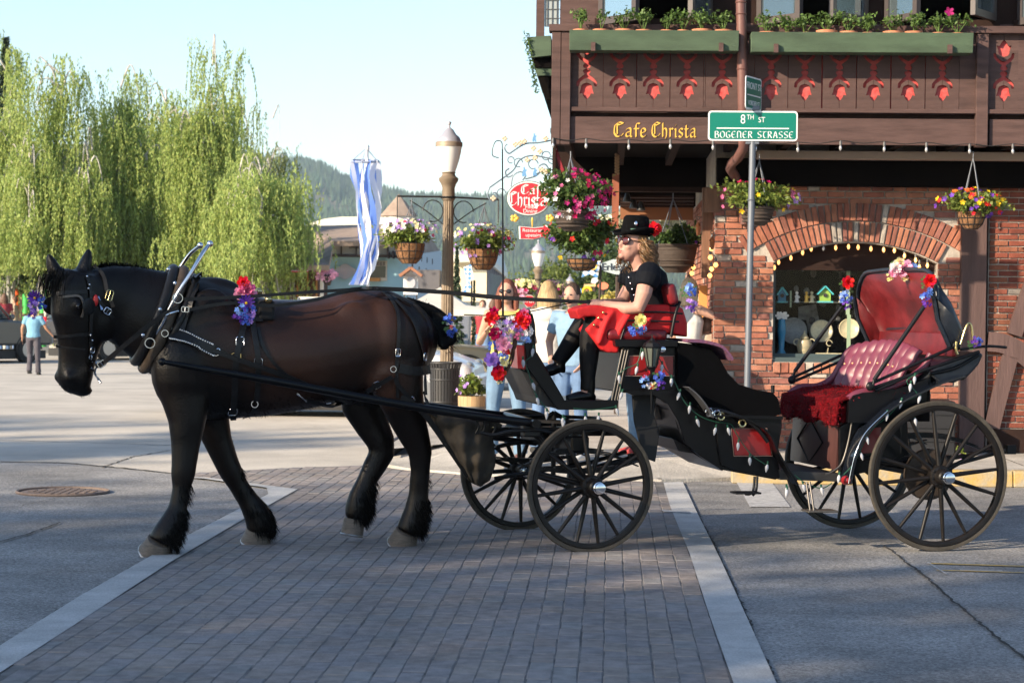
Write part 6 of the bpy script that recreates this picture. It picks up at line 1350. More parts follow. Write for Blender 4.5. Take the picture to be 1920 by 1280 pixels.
def lump(px,py,v,rx,rz,rl):hb_.ell(HP.P(px,py,v),(rx*HK,rl,rz*HK),14,10,(HP.e,HP.n,Zup))
lump(345,690,-.15,62,85,.16);lump(345,690,.15,62,85,.16);lump(735,640,-.17,75,85,.16);lump(735,640,.17,75,85,.16);lump(712,700,-.20,30,40,.09);lump(395,545,0,60,26,.08)
for a_ in((395,610,-.21,50,70,.06),(345,760,-.16,34,34,.075),(770,620,-.13,44,50,.09),(665,610,-.21,50,46,.07)):lump(*a_)
FD=Vector((-.70,-.714,0)).normalized();HL=Vector((.714,-.70,0)).normalized()
def HH(px,py,f=0,l=0):return HP.P(px,py,-.06)+FD*f+HL*l
hd=[(158,512,.13,.10),(152,535,.175,.118),(151,560,.195,.125),(152,590,.20,.122),(152,620,.172,.108),(148,650,.140,.094),(144,680,.122,.082),(141,702,.118,.084),(140,720,.104,.080),(139,732,.07,.06),(139,738,.03,.03)]
hb_.tube([HH(x,y)for x,y,a,b in hd],[(a,b)for x,y,a,b in hd],20,up=FD)
for sl in(-1,1):
 hb_.tube([HH(152,590,.10,sl*.075),HH(148,630,.09,sl*.07),HH(144,665,.07,sl*.05)],[.022,.016,.008],8)
 hb_.ell(HH(152,572,.085,sl*.09),(.042,.05,.045),12,8,(FD,HL,Zup));hb_.ell(HH(165,600,-.09,sl*.055),(.11,.055,.13),14,10,(FD,HL,Zup));hb_.ell(HH(140,706,.065,sl*.05),(.045,.04,.045),10,8,(FD,HL,Zup))
hb_.ell(HH(147,733,-.03,0),(.07,.05,.035),12,8,(FD,HL,Zup))
def ear(tip,base,l):
 a=HH(base[0],base[1])+HL*0;b_=HH(tip[0],tip[1]);P=[a,a.lerp(b_,.35),a.lerp(b_,.7),b_];hb_.tube(P,[(.048,.044),(.056,.042),(.042,.030),(.020,.016)],12,up=HL)
ear((168,466),(153,520),1);ear((90,475),(108,524),-1)
def fv(px,py):return HP.v_of(gr(px,py))
vnf,vff,vnh=fv(298,1043),fv(484,1023),fv(755,1027)
def lv(a,b,f):return a+(b-a)*f
limb([(340,660,-.15,60,.10),(346,730,-.17,50,.115),(351,790,lv(-.17,vnf,.2),35,.10),(348,835,lv(-.17,vnf,.4),27,.078),(345,872,lv(-.17,vnf,.55),23.5,.072),(343,890,lv(-.17,vnf,.6),23,.068),(340,915,lv(-.17,vnf,.7),17,.052),(334,950,lv(-.17,vnf,.8),18,.055),(324,978,lv(-.17,vnf,.92),24,.075),(312,1000,vnf,27,.085),(304,1018,vnf,27,.085)])
limb([(375,670,.15,56,.10),(386,740,.17,46,.11),(396,785,lv(.17,vff,.2),35,.095),(408,825,lv(.17,vff,.4),28,.078),(424,865,lv(.17,vff,.55),24,.070),(432,882,lv(.17,vff,.6),23,.068),(446,908,lv(.17,vff,.7),19,.055),(466,938,lv(.17,vff,.85),21,.060),(482,962,vff,27,.08),(489,985,vff,28,.085),(488,998,vff,26,.08)])
limb([(740,640,-.16,72,.15),(738,700,-.18,58,.14),(752,745,-.18,45,.11),(766,790,lv(-.18,vnh,.3),35,.085),(779,822,lv(-.18,vnh,.5),29,.072),(788,848,lv(-.18,vnh,.6),24,.062),(788,880,lv(-.18,vnh,.7),19.5,.052),(785,925,lv(-.18,vnh,.85),20,.055),(781,958,vnh,25,.075),(771,985,vnh,26,.082),(764,1000,vnh,24,.078)])
limb([(715,650,.16,66,.14),(686,715,.18,56,.13),(682,765,.18,44,.10),(698,798,.17,34,.08),(714,828,.16,29,.07),(716,850,.16,26,.062),(703,872,.16,24,.055),(688,900,.16,20,.052),(677,928,.16,24,.065),(674,948,.16,28,.078),(668,966,.16,24,.072),(665,975,.16,20,.06)])
body=OBJ('body',remesh(hb_,.0115,20,'body',.5),coat,horse)
hoofm=mat('hoof',(.12,.10,.085),.55,var=.3,vscale=20,stretch=(1,1,4),bump=.4,bscale=80);shoe_m=mat('horseshoe',(.4,.38,.36),.35,metal=.9)
def hoof(top,bot,rt,rb,fwd,shoe=True):
 T,B=top,bot;ax=(B-T).normalized();X=(fwd-ax*fwd.dot(ax)).normalized();Y=ax.cross(X);mb=MB();vs=[];seg=20
 for c,r in((T,rt),(T.lerp(B,.5),rt*.5+rb*.5),(B,rb)):
  for k in range(seg):a=2*math.pi*k/seg;q=1 if math.cos(a)>-.3 else.86;vs.append(c+X*(r*q*math.cos(a))+Y*(r*.88*math.sin(a)))
 fs=[(j*seg+i,j*seg+(i+1)%seg,(j+1)*seg+(i+1)%seg,(j+1)*seg+i)for j in range(2)for i in range(seg)]+[tuple(range(seg)),tuple(2*seg+i for i in reversed(range(seg)))]
 mb.add(vs,fs);h=OBJ('hoof',mb,hoofm,horse,smooth=50,recalc=True)
 mb=MB();mb.torus(B+ax*-.003,rb*.93,.008,(X,Y),20,6,arc=(-2.4,2.4));OBJ('horseshoe',mb,shoe_m,h)
def gh(px,py,v_,dx=0):p=gr(px,py);return Vector((p.x,p.y,.012))
FW=-HP.e
hoof(HP.P(302,1012,vnf),gh(293,1041,0),.083,.115,FW);hoof(HP.P(486,992,vff),gh(481,1022,0),.080,.105,FW)
hoof(HP.P(765,994,vnh),gh(755,1025,0),.078,.105,FW);hoof(HP.P(666,972,.16),HP.P(661,1003,.16),.072,.078,(FW*.6-Zup*.8).normalized())
hair_m=mat('horse_hair',(.003,.0026,.0026),.6,island=.4,spec=.12)
def strands(name,P,D,ln,wd,parent=horse,curve=.25,m=None):
 n=len(P);side=np.cross(D,rng.normal(0,1,(n,3)));side/=np.linalg.norm(side,axis=1)[:,None]+1e-9
 L_=ln[:,None];W_=(wd/2)[:,None];g=np.array([0,0,-1.0])*curve
 p1=P+D*L_*.5+g*L_*.2;p2=P+D*L_+g*L_*.8
 V=np.stack([P-side*W_,P+side*W_,p1+side*W_*.8,p1-side*W_*.8,p2],1).reshape(-1,3);b=np.arange(n)*5
 Fq=np.concatenate([np.stack([b,b+1,b+2],1),np.stack([b,b+2,b+3],1),np.stack([b+3,b+2,b+4],1)]);o=bpy.data.objects.new(name,npmesh(name,V,Fq,m or hair_m));COL.objects.link(o);attach(o,parent);setp(o,kind='stuff');return o
hbv=BVHTree.FromPolygons([v.co.copy()for v in body.data.vertices],[tuple(p.vertices)for p in body.data.polygons])
co=np.empty(len(body.data.vertices)*3);body.data.vertices.foreach_get('co',co);co=co.reshape(-1,3);no=np.empty(len(co)*3);body.data.vertices.foreach_get('normal',no);no=no.reshape(-1,3)
en=np.array(HP.e);nn_=np.array(HP.n)
def feather(c,r,zlo,zhi,n=2200,back=True):
 c=np.array(c);d=np.linalg.norm(co-c,axis=1);k=np.where((d<r))[0]
 w_=1.0*((no[k]@en)>-.5)if back else np.ones(len(k));k=k[w_>0];i=rng.choice(k,n);D=no[i]*.28+en*.28+rng.normal(0,.13,(n,3));D[:,2]-=.85;D/=np.linalg.norm(D,axis=1)[:,None]
 strands('feather_hair',co[i]-no[i]*.003,D,rng.uniform(.025,.07,n),rng.uniform(.002,.0045,n))
feather(HP.P(326,985,vnf),.13,0,0);feather(HP.P(490,970,vff),.14,0,0);feather(HP.P(782,965,vnh),.13,0,0,2400);feather(HP.P(680,940,.16),.13,0,0,2400)
for(px,py,v_)in((452,915,vff),(440,890,vff),(345,920,vnf),(786,900,vnh),(690,900,.16)):feather(HP.P(px,py,v_),.07,0,0,160)
k=np.where((no[:,2]<-.6)&(co[:,2]>.75))[0];i=rng.choice(k,1500);D=no[i]*.6+en*.6+rng.normal(0,.2,(1500,3));D/=np.linalg.norm(D,axis=1)[:,None];strands('coat_hair',co[i],D,rng.uniform(.008,.022,1500),rng.uniform(.002,.004,1500))
cr=[(166,503),(190,496),(215,495),(240,497),(270,502),(300,509),(330,518)]
CP_=spline([HP.P(x,y,0)for x,y in cr],12);A=np.array([tuple(p)for p in CP_]);n=2600;i=rng.integers(0,len(A),n);P=A[i]+rng.normal(0,.012,(n,3))+nn_*rng.uniform(-.02,.05,n)[:,None]-np.array([0,0,.012]);D=nn_*rng.uniform(-.15,1.0,n)[:,None]+rng.normal(0,.22,(n,3))+np.array([0,0,-.15]);D/=np.linalg.norm(D,axis=1)[:,None]
strands('mane',P,D,rng.uniform(.05,.18,n),rng.uniform(.003,.006,n),curve=1.4)
fc=np.array(HH(128,514,.02,0));n=600;P=fc+rng.normal(0,1,(n,3))*np.array([.05,.05,.02])+np.array(FD)*.05;D=np.array(FD)*.35+rng.normal(0,.16,(n,3))+np.array([0,0,-.85]);D/=np.linalg.norm(D,axis=1)[:,None];strands('forelock',P,D,rng.uniform(.05,.12,n),rng.uniform(.003,.005,n),curve=1.3)
tl=MB();TP=spline([HP.P(*p)for p in((766,578,0),(785,584,0),(806,592,0),(824,606,-.02),(833,624,-.03),(837,642,-.04))],7)
core=TP;tl.tube(core,[.055-.0006*i for i in range(len(core))],12)
for i in range(0,len(core)-1,2):
 d=(core[min(i+2,len(core)-1)]-core[i]).normalized();s_=HP.n.cross(d).normalized()
 for q in(-1,1):c=core[i]-HP.n*.028+s_*q*.03+d*.01*q;tl.ell(c,(.045,.026,.034),10,7,((d*.8+s_*-q*.6).normalized(),HP.n,(s_*.8+d*q*.6).normalized()))
OBJ('tail',remesh(tl,.008,2,'tail'),hair_m,horse);A=np.array([tuple(p)for p in core]);n=900;i=rng.integers(0,len(A),n);P=A[i]+rng.normal(0,.03,(n,3));D=rng.normal(0,.6,(n,3))+en*.3;D[:,2]-=.5;D/=np.linalg.norm(D,axis=1)[:,None];strands('tail_hair',P,D,rng.uniform(.02,.05,n),rng.uniform(.003,.006,n))
eye=MB();eye.ell(HH(152,574,.095,.118),(.02,.012,.017),12,8,(FD,HL,Zup));eye.ell(HH(152,574,.095,-.118),(.02,.012,.017),12,8,(FD,HL,Zup));
for sl in(-1,1):e_=MB();e_.ell(HH(152,574,.095,sl*.122),(.022,.012,.018),12,8,(FD,HL,Zup));OBJ('eye',e_,mat('eye_wet',(.01,.006,.004),.05,spec=1),horse,smooth=180)
for sl in(-1,1):e_=MB();e_.ell(HH(140,707,.094,sl*.052),(.008,.014,.018),10,8,((FD+HL*sl*.5).normalized(),HL,Zup));OBJ('nostril',e_,mat('nostril',(.002,.002,.002),.8),horse,smooth=180)
lea=mat('harness_leather',(.010,.010,.011),.36,var=.4,vscale=20,spec=.3,bump=.15);leb=mat('worn_brown_leather',(.05,.036,.025),.5,var=.4,vscale=14,spec=.45);sil=mat('harness_silver',(.62,.64,.68),.18,metal=1.0);brs=mat('brass',(.62,.48,.22),.25,metal=1.0)
har=thing('horse_harness',HP.P(330,600,-.3),'black leather driving harness with silver buckles, collar, hames and reins on the draft horse','harness')
def OH(px,py,off=.006,v=-.3):
 d=ray(px,py).normalized();loc,nr,_,_=hbv.ray_cast(CAM,d)
 if loc is None:return HP.P(px,py,v),-HP.n
 return loc+nr*off,nr
def hstrap(pts,wpx,m=None,th=.006,k=5,off=.006,name='strap',v=-.3):
 Q=spline([Vector((x,y,0))for x,y in pts],k);P=[];N=[]
 for q in Q:p,n_=OH(q.x,q.y,off,v);P.append(p);N.append(n_)
 for _ in range(3):
  P=[P[0]]+[(P[i-1]+P[i]*2+P[i+1])/4 for i in range(1,len(P)-1)]+[P[-1]];N=[N[0]]+[((N[i-1]+N[i]*2+N[i+1])/4).normalized()for i in range(1,len(N)-1)]+[N[-1]]
 P=[p+n_*.004 for p,n_ in zip(P,N)]
 mb=MB();mb.strap(P,wpx*HK,th,[n_.normalized()for n_ in N]);return OBJ(name,mb,m or lea,har,recalc=True)
def buckle(px,py,wpx=13,hpx=15,rot=0,m=None,off=.018,pos=None):
 p,n_=OH(px,py,off)if pos is None else(pos,-HP.n);X=HP.e*math.cos(rad(rot))+Zup*math.sin(rad(rot));Y=n_.cross(X).normalized();X=Y.cross(n_);w_,h=wpx*HK/2,hpx*HK/2;mb=MB();r=.004
 c=[p+X*a*w_+Y*b*h for a,b in((-1,-.7),(-.7,-1),(.7,-1),(1,-.7),(1,.7),(.7,1),(-.7,1),(-1,.7),(-1,-.7))];mb.tube(c,r,6,cap=False);mb.tube([p-Y*h,p+Y*h*.9],r*.7,5);OBJ('buckle',mb,m or sil,har,smooth=60)
def ring(p,r,m=None,X=None,Y=None,t_=.004):mb=MB();mb.torus(p,r,t_,(X or HP.e,Y or Zup),20,6);OBJ('ring',mb,m or sil,har,smooth=60)
def oval_ring(T,B,lat,r,m,name,sq=1.0,egg=.12):
 c=(T+B)/2;A_=(T-B)/2;mb=MB();P=[];n=40
 for i in range(n+1):a=2*math.pi*i/n;P.append(c+A_*math.cos(a)+HP.n*math.sin(a)*lat*(1-egg*math.cos(a)))
 mb.tube(P,r,12,cap=False);return OBJ(name,mb,m,har,smooth=60)
oval_ring(HP.P(325,505,0),HP.P(254,676,0),.225,.034,lea,'collar');oval_ring(HP.P(343,508,0),HP.P(270,690,0),.235,.036,leb,'collar_roll');oval_ring(HP.P(364,520,0),HP.P(292,676,0),.25,.024,lea,'collar_rim')
vh=lambda t_:-.15*(1-t_)-.05-.20*math.sin(math.pi*min(1,t_*1.02))**.8
hp_=[(394,457),(383,470),(372,488),(356,515),(336,545),(318,578),(306,604),(290,630),(278,648),(268,668)]
for sg in(1,-1):
 P=[];nn2=len(hp_)
 for i,(x,y)in enumerate(hp_):
  p=HP.P(x,y,vh(i/(nn2-1)));p=p if sg==1 else p-HP.n*2*HP.v_of(p);P.append(p)
 mb=MB();mb.tube(spline(P,5),[.012]*((nn2-1)*5+1),8);OBJ('hame',mb,sil,har,smooth=60);mb=MB();mb.ell(P[0],.02,12,8);OBJ('hame_knob',mb,sil,har,smooth=180)
ring(HP.P(333,559,-.335),.029);ring(HP.P(281,643,-.30),.029);ring(HP.P(309,625,-.335),.02)
for x,y in((328,531),(300,580),(316,505),(268,628)):mb=MB();mb.ell(HP.P(x,y,-.31),.013,10,6);OBJ('collar_stud',mb,sil,har,smooth=180)
hstrap([(352,515),(356,540),(352,565)],8,leb);hstrap([(372,515),(366,545),(358,575),(345,600),(338,625)],16,lea,off=.02)
mb=MB()
for x,y in((375,518),(373,525),(371,532),(369,539),(366,546),(363,553)):mb.ell(OH(x,y,.03)[0],.006,8,6)
OBJ('studs',mb,sil,har,kind='stuff')
hstrap([(312,626),(330,629),(352,636),(376,645),(400,657)],21,lea,.012,off=.012,name='tug');mb=MB()
for o_ in(-10,10):
 Q=spline([Vector((x,y,0))for x,y in((318,628),(332,630),(352,636),(376,646),(398,656))],6)
 for q in Q:mb.ell(OH(q.x+(3 if o_>0 else 1),q.y+o_,.028)[0],.0055,6,5)
OBJ('tug_studs',mb,mat('stud_white',(.8,.8,.82),.25,metal=.6),har,kind='stuff')
hstrap([(398,656),(432,668),(475,683),(519,697),(565,714),(612,733),(660,748),(705,760)],9,lea,.01,off=.02,name='trace');buckle(407,660,12,11,20)
hstrap([(458,600),(456,612),(450,640),(444,667),(441,700),(440,735),(437,765),(437,781)],11,lea,.008,off=.012,name='girth_strap');buckle(450,641,14,17);buckle(443,668,16,12,0,brs);buckle(436,768,15,18)
hstrap([(472,602),(476,625),(481,651),(484,678),(484,705),(483,728),(480,748)],10,lea,.008,off=.014,name='tug_strap');buckle(484,679,14,16);ring(OH(477,753,.02)[0],.02)
hstrap([(484,615),(488,635),(496,655),(515,683),(543,707),(575,722)],6,lea,.006,name='side_strap');hstrap([(477,760),(470,772),(455,783)],5,lea)
mb=MB();mb.box(OH(497,588,.03)[0],(.05,.03,.062),(HP.e,HP.n,Zup));OBJ('back_pad',mb,mat('pad_black',(.006,.006,.007),.8),har,bev=.02,segs=3);hstrap([(440,560),(452,572),(458,600)],22,lea,.01);hstrap([(470,560),(478,575),(482,605)],20,lea,.01)
for x,y in((485,547),(503,562)):mb=MB();p=HP.P(x,y,-.2 if y<550 else-.30);mb.ell(p,.024,14,10);mb.torus(p,.024,.003,(HP.e,HP.n),16,4);OBJ('bell',mb,brs,har,smooth=60)
hands=Vector((0,0,0))
def cord(name,P,w_,m,k=6,parent=har):mb=MB();mb.tube(spline(P,k),w_,6);return OBJ(name,mb,m,parent,smooth=60)
hstrap([(713,546),(730,560),(743,580),(747,607),(746,640),(744,665),(743,690)],6.5,lea,.006,name='hip_strap');buckle(745,660,9,14);hstrap([(743,690),(744,715),(745,745)],6,lea,name='hip_strap');ring(OH(737,692,.02)[0],.018)
hstrap([(729,556),(747,570),(761,586),(775,606),(785,635),(793,662),(796,700),(798,740)],5.5,lea,.006,name='hip_strap');buckle(793,668,8,14);hstrap([(748,690),(765,694),(785,695),(806,692)],17,lea,.01,name='breeching')
hstrap([(735,704),(722,712),(707,720),(690,729),(672,740),(655,750),(640,755),(612,753),(585,747),(572,744)],8,lea,.008,off=.02,name='hold_back_strap');buckle(707,720,14,12,28);buckle(613,753,13,11)
cord('snap_hook',[OH(573,745,.03)[0],OH(563,738,.03)[0],OH(554,732,.03)[0]],.006,sil)
hstrap([(741,706),(744,718),(758,736),(771,752)],8,lea,.008,off=.02);buckle(769,749,11,12,-50);hstrap([(790,735),(800,752),(806,770)],6,lea)
hstrap([(640,552),(680,541),(705,541),(718,548),(745,560),(772,573)],5,lea,.006,name='crupper')
cord('trim_chain',[HP.P(x,y,-.04)for x,y in((700,540),(712,541),(722,548),(730,555))],.005,sil)
def hs2(pts,w_,m=None,**k):return hstrap(pts,w_,m,.005,4,.004,v=-.15,**k)
hs2([(108,551),(125,549),(145,548),(162,546)],7,name='browband');hs2([(100,631),(120,630),(145,627),(167,625)],6,name='noseband');hs2([(161,518),(166,532),(169,550),(170,580),(169,610),(169,640),(169,662)],6,name='cheekpiece')
hs2([(175,498),(187,508),(196,525),(199,545),(205,558),(212,575)],6.5,leb,name='throat_strap');buckle(204,554,12,19,-15,brs);hs2([(172,548),(182,563),(193,573),(203,584),(212,596)],6,name='side_check');buckle(201,582,12,11,-35)
hs2([(118,557),(135,555),(148,556),(154,566),(155,582),(152,594)],4,mat('edge_glint_leather',(.10,.085,.07),.4),name='blinder_edge_glint');hs2([(104,648),(130,652),(158,655)],3,name='chin_strap')  # paler first strap paints the highlight along the blinder edge
mb=MB();c=HH(156,574,.06,.15);mb.ell(c,(.06,.006,.05),16,10,((FD+HL*.28).normalized(),(HL-FD*.28).normalized(),Zup));OBJ('blinder',mb,lea,har,bev=.02,segs=3)
mb=MB();c=HH(148,574,.09,-.155);mb.ell(c,(.055,.006,.055),16,10,((FD-HL*.28).normalized(),(HL+FD*.28).normalized(),Zup));OBJ('blinder',mb,lea,har,bev=.02,segs=3)
ring(OH(171,684,.02)[0],.029,None,HL,Zup,.005);ring(OH(166,668,.02)[0],.014,None,HL,Zup);buckle(170,655,8,10);cord('bit_shank',[OH(174,690,.02)[0],OH(178,700,.02)[0]-Zup*.0,HP.P(183,708,-.12),HP.P(189,718,-.12)],.007,sil)
for x,y in((162,519),(166,534),(164,541),(168,627),(171,637)):mb=MB();mb.ell(OH(x,y,.012)[0],.007,8,6);OBJ('stud',mb,sil,har,smooth=180)
mb=MB();p,n_=OH(176,563,.018);mb.ell(p,(.016,.012,.034),14,10,(HP.e,HP.n,Zup));OBJ('red_rosette',mb,mat('rosette_red',(.5,.02,.02),.3),har,smooth=180);hs2([(182,556),(187,569),(190,580)],4,mat('ribbon_pale',(.35,.5,.85),.5),name='ribbon')
bit=OH(171,684,.03)[0];r1=[bit,HP.P(191,682,-.2),HP.P(230,650,-.27),HP.P(268,619,-.31),HP.P(304,592,-.335),HP.P(333,576,-.345)]
mb=MB();Q=spline(r1,5);mb.strap(Q,8*HK,.005,-HP.n);OBJ('rein',mb,lea,har,recalc=True);buckle(0,0,15,10,35,pos=HP.P(191,682,-.215));buckle(0,0,13,9,-5,pos=HP.P(347,580,-.35));cord('snap_hook',[HP.P(310,592,-.345),HP.P(322,586,-.35),HP.P(335,583,-.35)],.006,sil)
def posy(px,py,spec,label,v=None,pos=None,r0=.03,spread=(14,14),nrm=None,name='flower_posy',group='flower posies on the harness and carriage',leaf=True,P=None):
 P=P or HP;c=pos if pos is not None else(OH(px,py,.03)[0]if v is None else P.P(px,py,v));t=thing(name,c,label,'flowers',group);n_=nrm or-P.n
 k=c.y/F;X,Y=P.e,Zup
 for col_,dx,dy,kind,s in spec:
  mb=MB();p=c+X*dx*k-Y*dy*k;r=s*k
  if kind=='rose':
   for q in range(4):blossom(mb,p+n_*(.008*q),n_+Vector((random.uniform(-.15,.15),0,random.uniform(-.15,.15))),r*(1-.2*q),6,.5+.35*q,wid=.62)
  elif kind=='daisy':
   for q in range(2):blossom(mb,p+n_*.006*q,n_,r,13,.2+.2*q,wid=.42)
   cc=MB();cc.ell(p+n_*.012,r*.17,8,6);OBJ('flower_eye',cc,fmat('yellow'),t)
  else:
   for q in range(9):a=random.random()*6.28;rr=r*random.random()**.5;blossom(mb,p+X*math.cos(a)*rr+Y*math.sin(a)*rr+n_*random.uniform(0,.03),n_+Vector((math.cos(a)*.6,0,math.sin(a)*.6)),r*.42,5,.4)
  OBJ('blossom',mb,fmat(col_),t)
 if leaf:
  mb=MB()
  for q in range(4):a=random.random()*6.28;p=c+X*math.cos(a)*spread[0]*k*.8+Y*math.sin(a)*spread[1]*k*.8-n_*.004;blossom(mb,p,n_,.022,3,.1,wid=.4)
  OBJ('leaves',mb,mat('silk_leaf',(.08,.16,.05),.6),t,kind='stuff')
 return t
posy(458,540,[('red',-3,-10,'rose',13),('pink',3,4,'rose',18),('rose',-9,9,'rose',13),('rose',12,10,'rose',12)],'red and pink silk roses on the back pad of the harness',v=-.22,group=None)
posy(461,582,[('purple',0,-14,'daisy',16),('sky',-8,2,'cluster',12),('blue',6,6,'cluster',13),('lilac',14,12,'cluster',12),('purple',-12,16,'cluster',11),('blue',2,20,'cluster',10)],'purple and blue silk flowers hanging below the pink roses on the harness',v=-.36,group=None)
posy(99,562,[('purple',0,-4,'daisy',14),('blue',12,5,'cluster',10),('lilac',-2,14,'cluster',10),('purple',-3,25,'cluster',9)],'purple and blue flowers on the bridle at the horse forehead',pos=HH(110,563,.10,-.03)+Vector((-.03,-.05,0)),group=None)
posy(844,608,[('blue',-2,-8,'cluster',10),('white',0,2,'cluster',7),('red',1,5,'cluster',4),('blue',3,13,'cluster',9)],'blue flower with red and white centre tied to the braided tail',v=-.12,group=None)
CPL=Pl(2.712,13.175,12.0);CKm=13.4/F
blkp=mat('carriage_black',(.003,.003,.004),.30,coat=.12,spec=.2,var=.3,vscale=6);irn=mat('carriage_iron',(.006,.006,.007),.4,spec=.3);redl=mat('red_leather',(.13,.009,.012),.32,var=.22,vscale=9,bump=.25,bscale=25,spec=.5);redpn=mat('carriage_red_panel',(.22,.01,.012),.3,coat=.4);rub=mat('rubber_tyre',(.05,.043,.034),.8,var=.3,vscale=20);wwd=mat('wheel_wood',(.008,.0065,.006),.45,var=.4,vscale=12,spec=.3);chrm=mat('chrome',(.75,.76,.78),.1,metal=1.0)
car_=thing('horse_carriage',CPL.w(-1.1,.67,0),'black and red four wheeled open carriage with tufted seats and folded hood','carriage')
CC=lambda px,py,v:CPL.P(px,py,v)
def csolid(name,pts,v0,v1,m,parent=None,bev=.004,**k):
 mb=MB();mb.prism([CC(x,y,v0)for x,y in pts],CPL.n*(v1-v0));return OBJ(name,mb,m,parent or car_,bev=bev,recalc=True,**k)
def ctube(name,pts,r,m,parent=None,k=5,seg=8,sm=60):
 P=[CC(*p)for p in pts];P=spline(P,k)if len(P)>2 else P;mb=MB();mb.tube(P,r,seg);return OBJ(name,mb,m,parent or car_,smooth=sm)
def cstrap(name,pts,w_,th,m,parent=None,k=5):
 """flat band lying across the carriage (width along n)"""
 P=spline([CC(*p)for p in pts],k);N=[]
 for i in range(len(P)):d=(P[min(i+1,len(P)-1)]-P[max(i-1,0)]).normalized();N.append(d.cross(CPL.n).normalized()*(1 if d.cross(CPL.n).z>0 else-1))
 mb=MB();mb.strap(P,w_,th,N);return OBJ(name,mb,m,parent or car_,recalc=True)
def wheel(contact,axis,R,a0=0,cap=True):
 c=Vector((contact.x,contact.y,R));A=axis.normalized();X=Vector((A.y,-A.x,0)).normalized();X=X if X.x>0 else-X;ax=(X,Zup,X.cross(Zup));out=-A
 AX=(X,Zup,A)
 mb=MB();mb.lathe([(R-.026,-.019),(R-.004,-.017),(R,-.008),(R,.008),(R-.004,.017),(R-.026,.019)],c,72,AX);
 def ringsolid(r0,r1,h,m,name,parent):
  mb=MB();seg=72;vs=[];fs=[]
  prof=[(r0,-h),(r0+.003,-h-.002),(r1-.004,-h-.002),(r1,-h*.5),(r1,h*.5),(r1-.004,h+.002),(r0+.003,h+.002),(r0,h)];m_=len(prof)
  for k in range(seg):
   a=2*math.pi*k/seg;d=X*math.cos(a)+Zup*math.sin(a)
   for r,z in prof:vs.append(c+d*r+A*z)
  for k in range(seg):
   for j in range(m_):a=k*m_+j;b=k*m_+(j+1)%m_;e=((k+1)%seg)*m_;fs.append((a,b,e+(j+1)%m_,e+j))
  mb.add(vs,fs);return OBJ(name,mb,m,parent,smooth=40,recalc=True)
 w_=ringsolid(R-.062,R-.028,.017,wwd,'wheel',car_);ringsolid(R-.028,R,.014,rub,'tyre',w_)
 ns=16
 for k in range(ns):
  a=a0+2*math.pi*k/ns;d=X*math.cos(a)+Zup*math.sin(a);st=A*(.022 if k%2 else-.022);mb=MB()
  mb.tube([c+d*.055+st-A*.0,c+d*.10+st*.9,c+d*(R*.55)+st*.4,c+d*(R-.055)],[.015,.0155,.0135,.0105],8);OBJ('spoke',mb,wwd,w_,smooth=60)
 hb=MB();hb.lathe([(.035,-.11),(.045,-.10),(.05,-.05),(.068,-.045),(.072,-.036),(.072,.036),(.068,.045),(.055,.05),(.05,.10),(.04,.11)],c,24,AX);OBJ('hub',hb,wwd,w_,smooth=35)
 cp=MB();cp.lathe([(.028,-.175),(.034,-.172),(.034,-.15),(.038,-.148),(.038,-.11),(.03,-.105)],c,20,AX);OBJ('hub_cap',cp,chrm,w_,smooth=35)
 bt=MB();
 for k in range(8):a=k*math.pi/4+.2;bt.ell(c+(X*math.cos(a)+Zup*math.sin(a))*.058-A*.047,(.008,.008,.008),6,5)
 OBJ('hub_bolts',bt,irn if cap else irn,w_,kind='stuff');return c,w_
Af=Vector((-math.sin(rad(18.5)),math.cos(rad(18.5)),0));Ar=Vector((-math.sin(rad(14.2)),math.cos(rad(14.2)),0))
cnf,_=wheel(gr(1106,1037),Af,.416,.15);cff,_=wheel(gr(972,995),Af,.416,.05);cnr,_=wheel(gr(1757,1033),Ar,.477,.1);cfr,_=wheel(gr(1590,990),Ar,.477,.22)
def t3(name,P,r,m,parent=None,seg=8,k=0):mb=MB();mb.tube(spline(P,k)if k else P,r,seg);return OBJ(name,mb,m,parent or car_,smooth=60)
t3('axle',[cnf,cff],.022,irn);t3('axle',[cnr,cfr],.026,irn)
def leafspring(c,d,L_,sag,n=4,up=1,name='leaf_spring'):
 mb=MB()
 for j in range(n):
  l=L_*(1-j*.2);P=[];N=[]
  for i in range(13):t_=i/12*2-1;P.append(c+d*(t_*l/2)+Zup*up*(sag*(1-(t_*l/L_)**2)+j*.009));N.append(Zup)
  mb.strap(P,.04,.008,N)
 return OBJ(name,mb,irn,car_,recalc=True)
dF=Vector((Af.y,-Af.x,0));dR=Vector((Ar.y,-Ar.x,0))
for q in(.16,.84):
 c=cnf.lerp(cff,q);leafspring(c+Zup*.10,dF,.80,.09);leafspring(c+Zup*.13,dF,.80,-.07,up=1);c=cnr.lerp(cfr,q);leafspring(c+Zup*.12,dR,.95,.11);leafspring(c+Zup*.15,dR,.95,-.08,up=1)
mf=cnf.lerp(cff,.5)
mb=MB();mb.torus(mf+Zup*.33,.30,.016,(Vector((1,0,0)),Vector((0,1,0))),36,8);OBJ('turntable_ring',mb,irn,car_,smooth=60);mb=MB();mb.torus(mf+Zup*.38,.30,.012,(Vector((1,0,0)),Vector((0,1,0))),36,8);OBJ('turntable_ring',mb,irn,car_,smooth=60)
for a in(0,.5,1):t3('turntable_brace',[cnf.lerp(cff,a*.7+.15),mf+Zup*.34+dF*(a-.5)*.3,mf+Zup*.42],.016,irn)
mb=MB();mb.box(mf+Zup*.25,(.06,.5,.05),(dF,Af,Zup));OBJ('axle_bed',mb,blkp,car_,bev=.01);mb=MB();mb.box(mf+Zup*.30,(.45,.05,.03),(dF,Af,Zup));OBJ('perch',mb,blkp,car_,bev=.01)
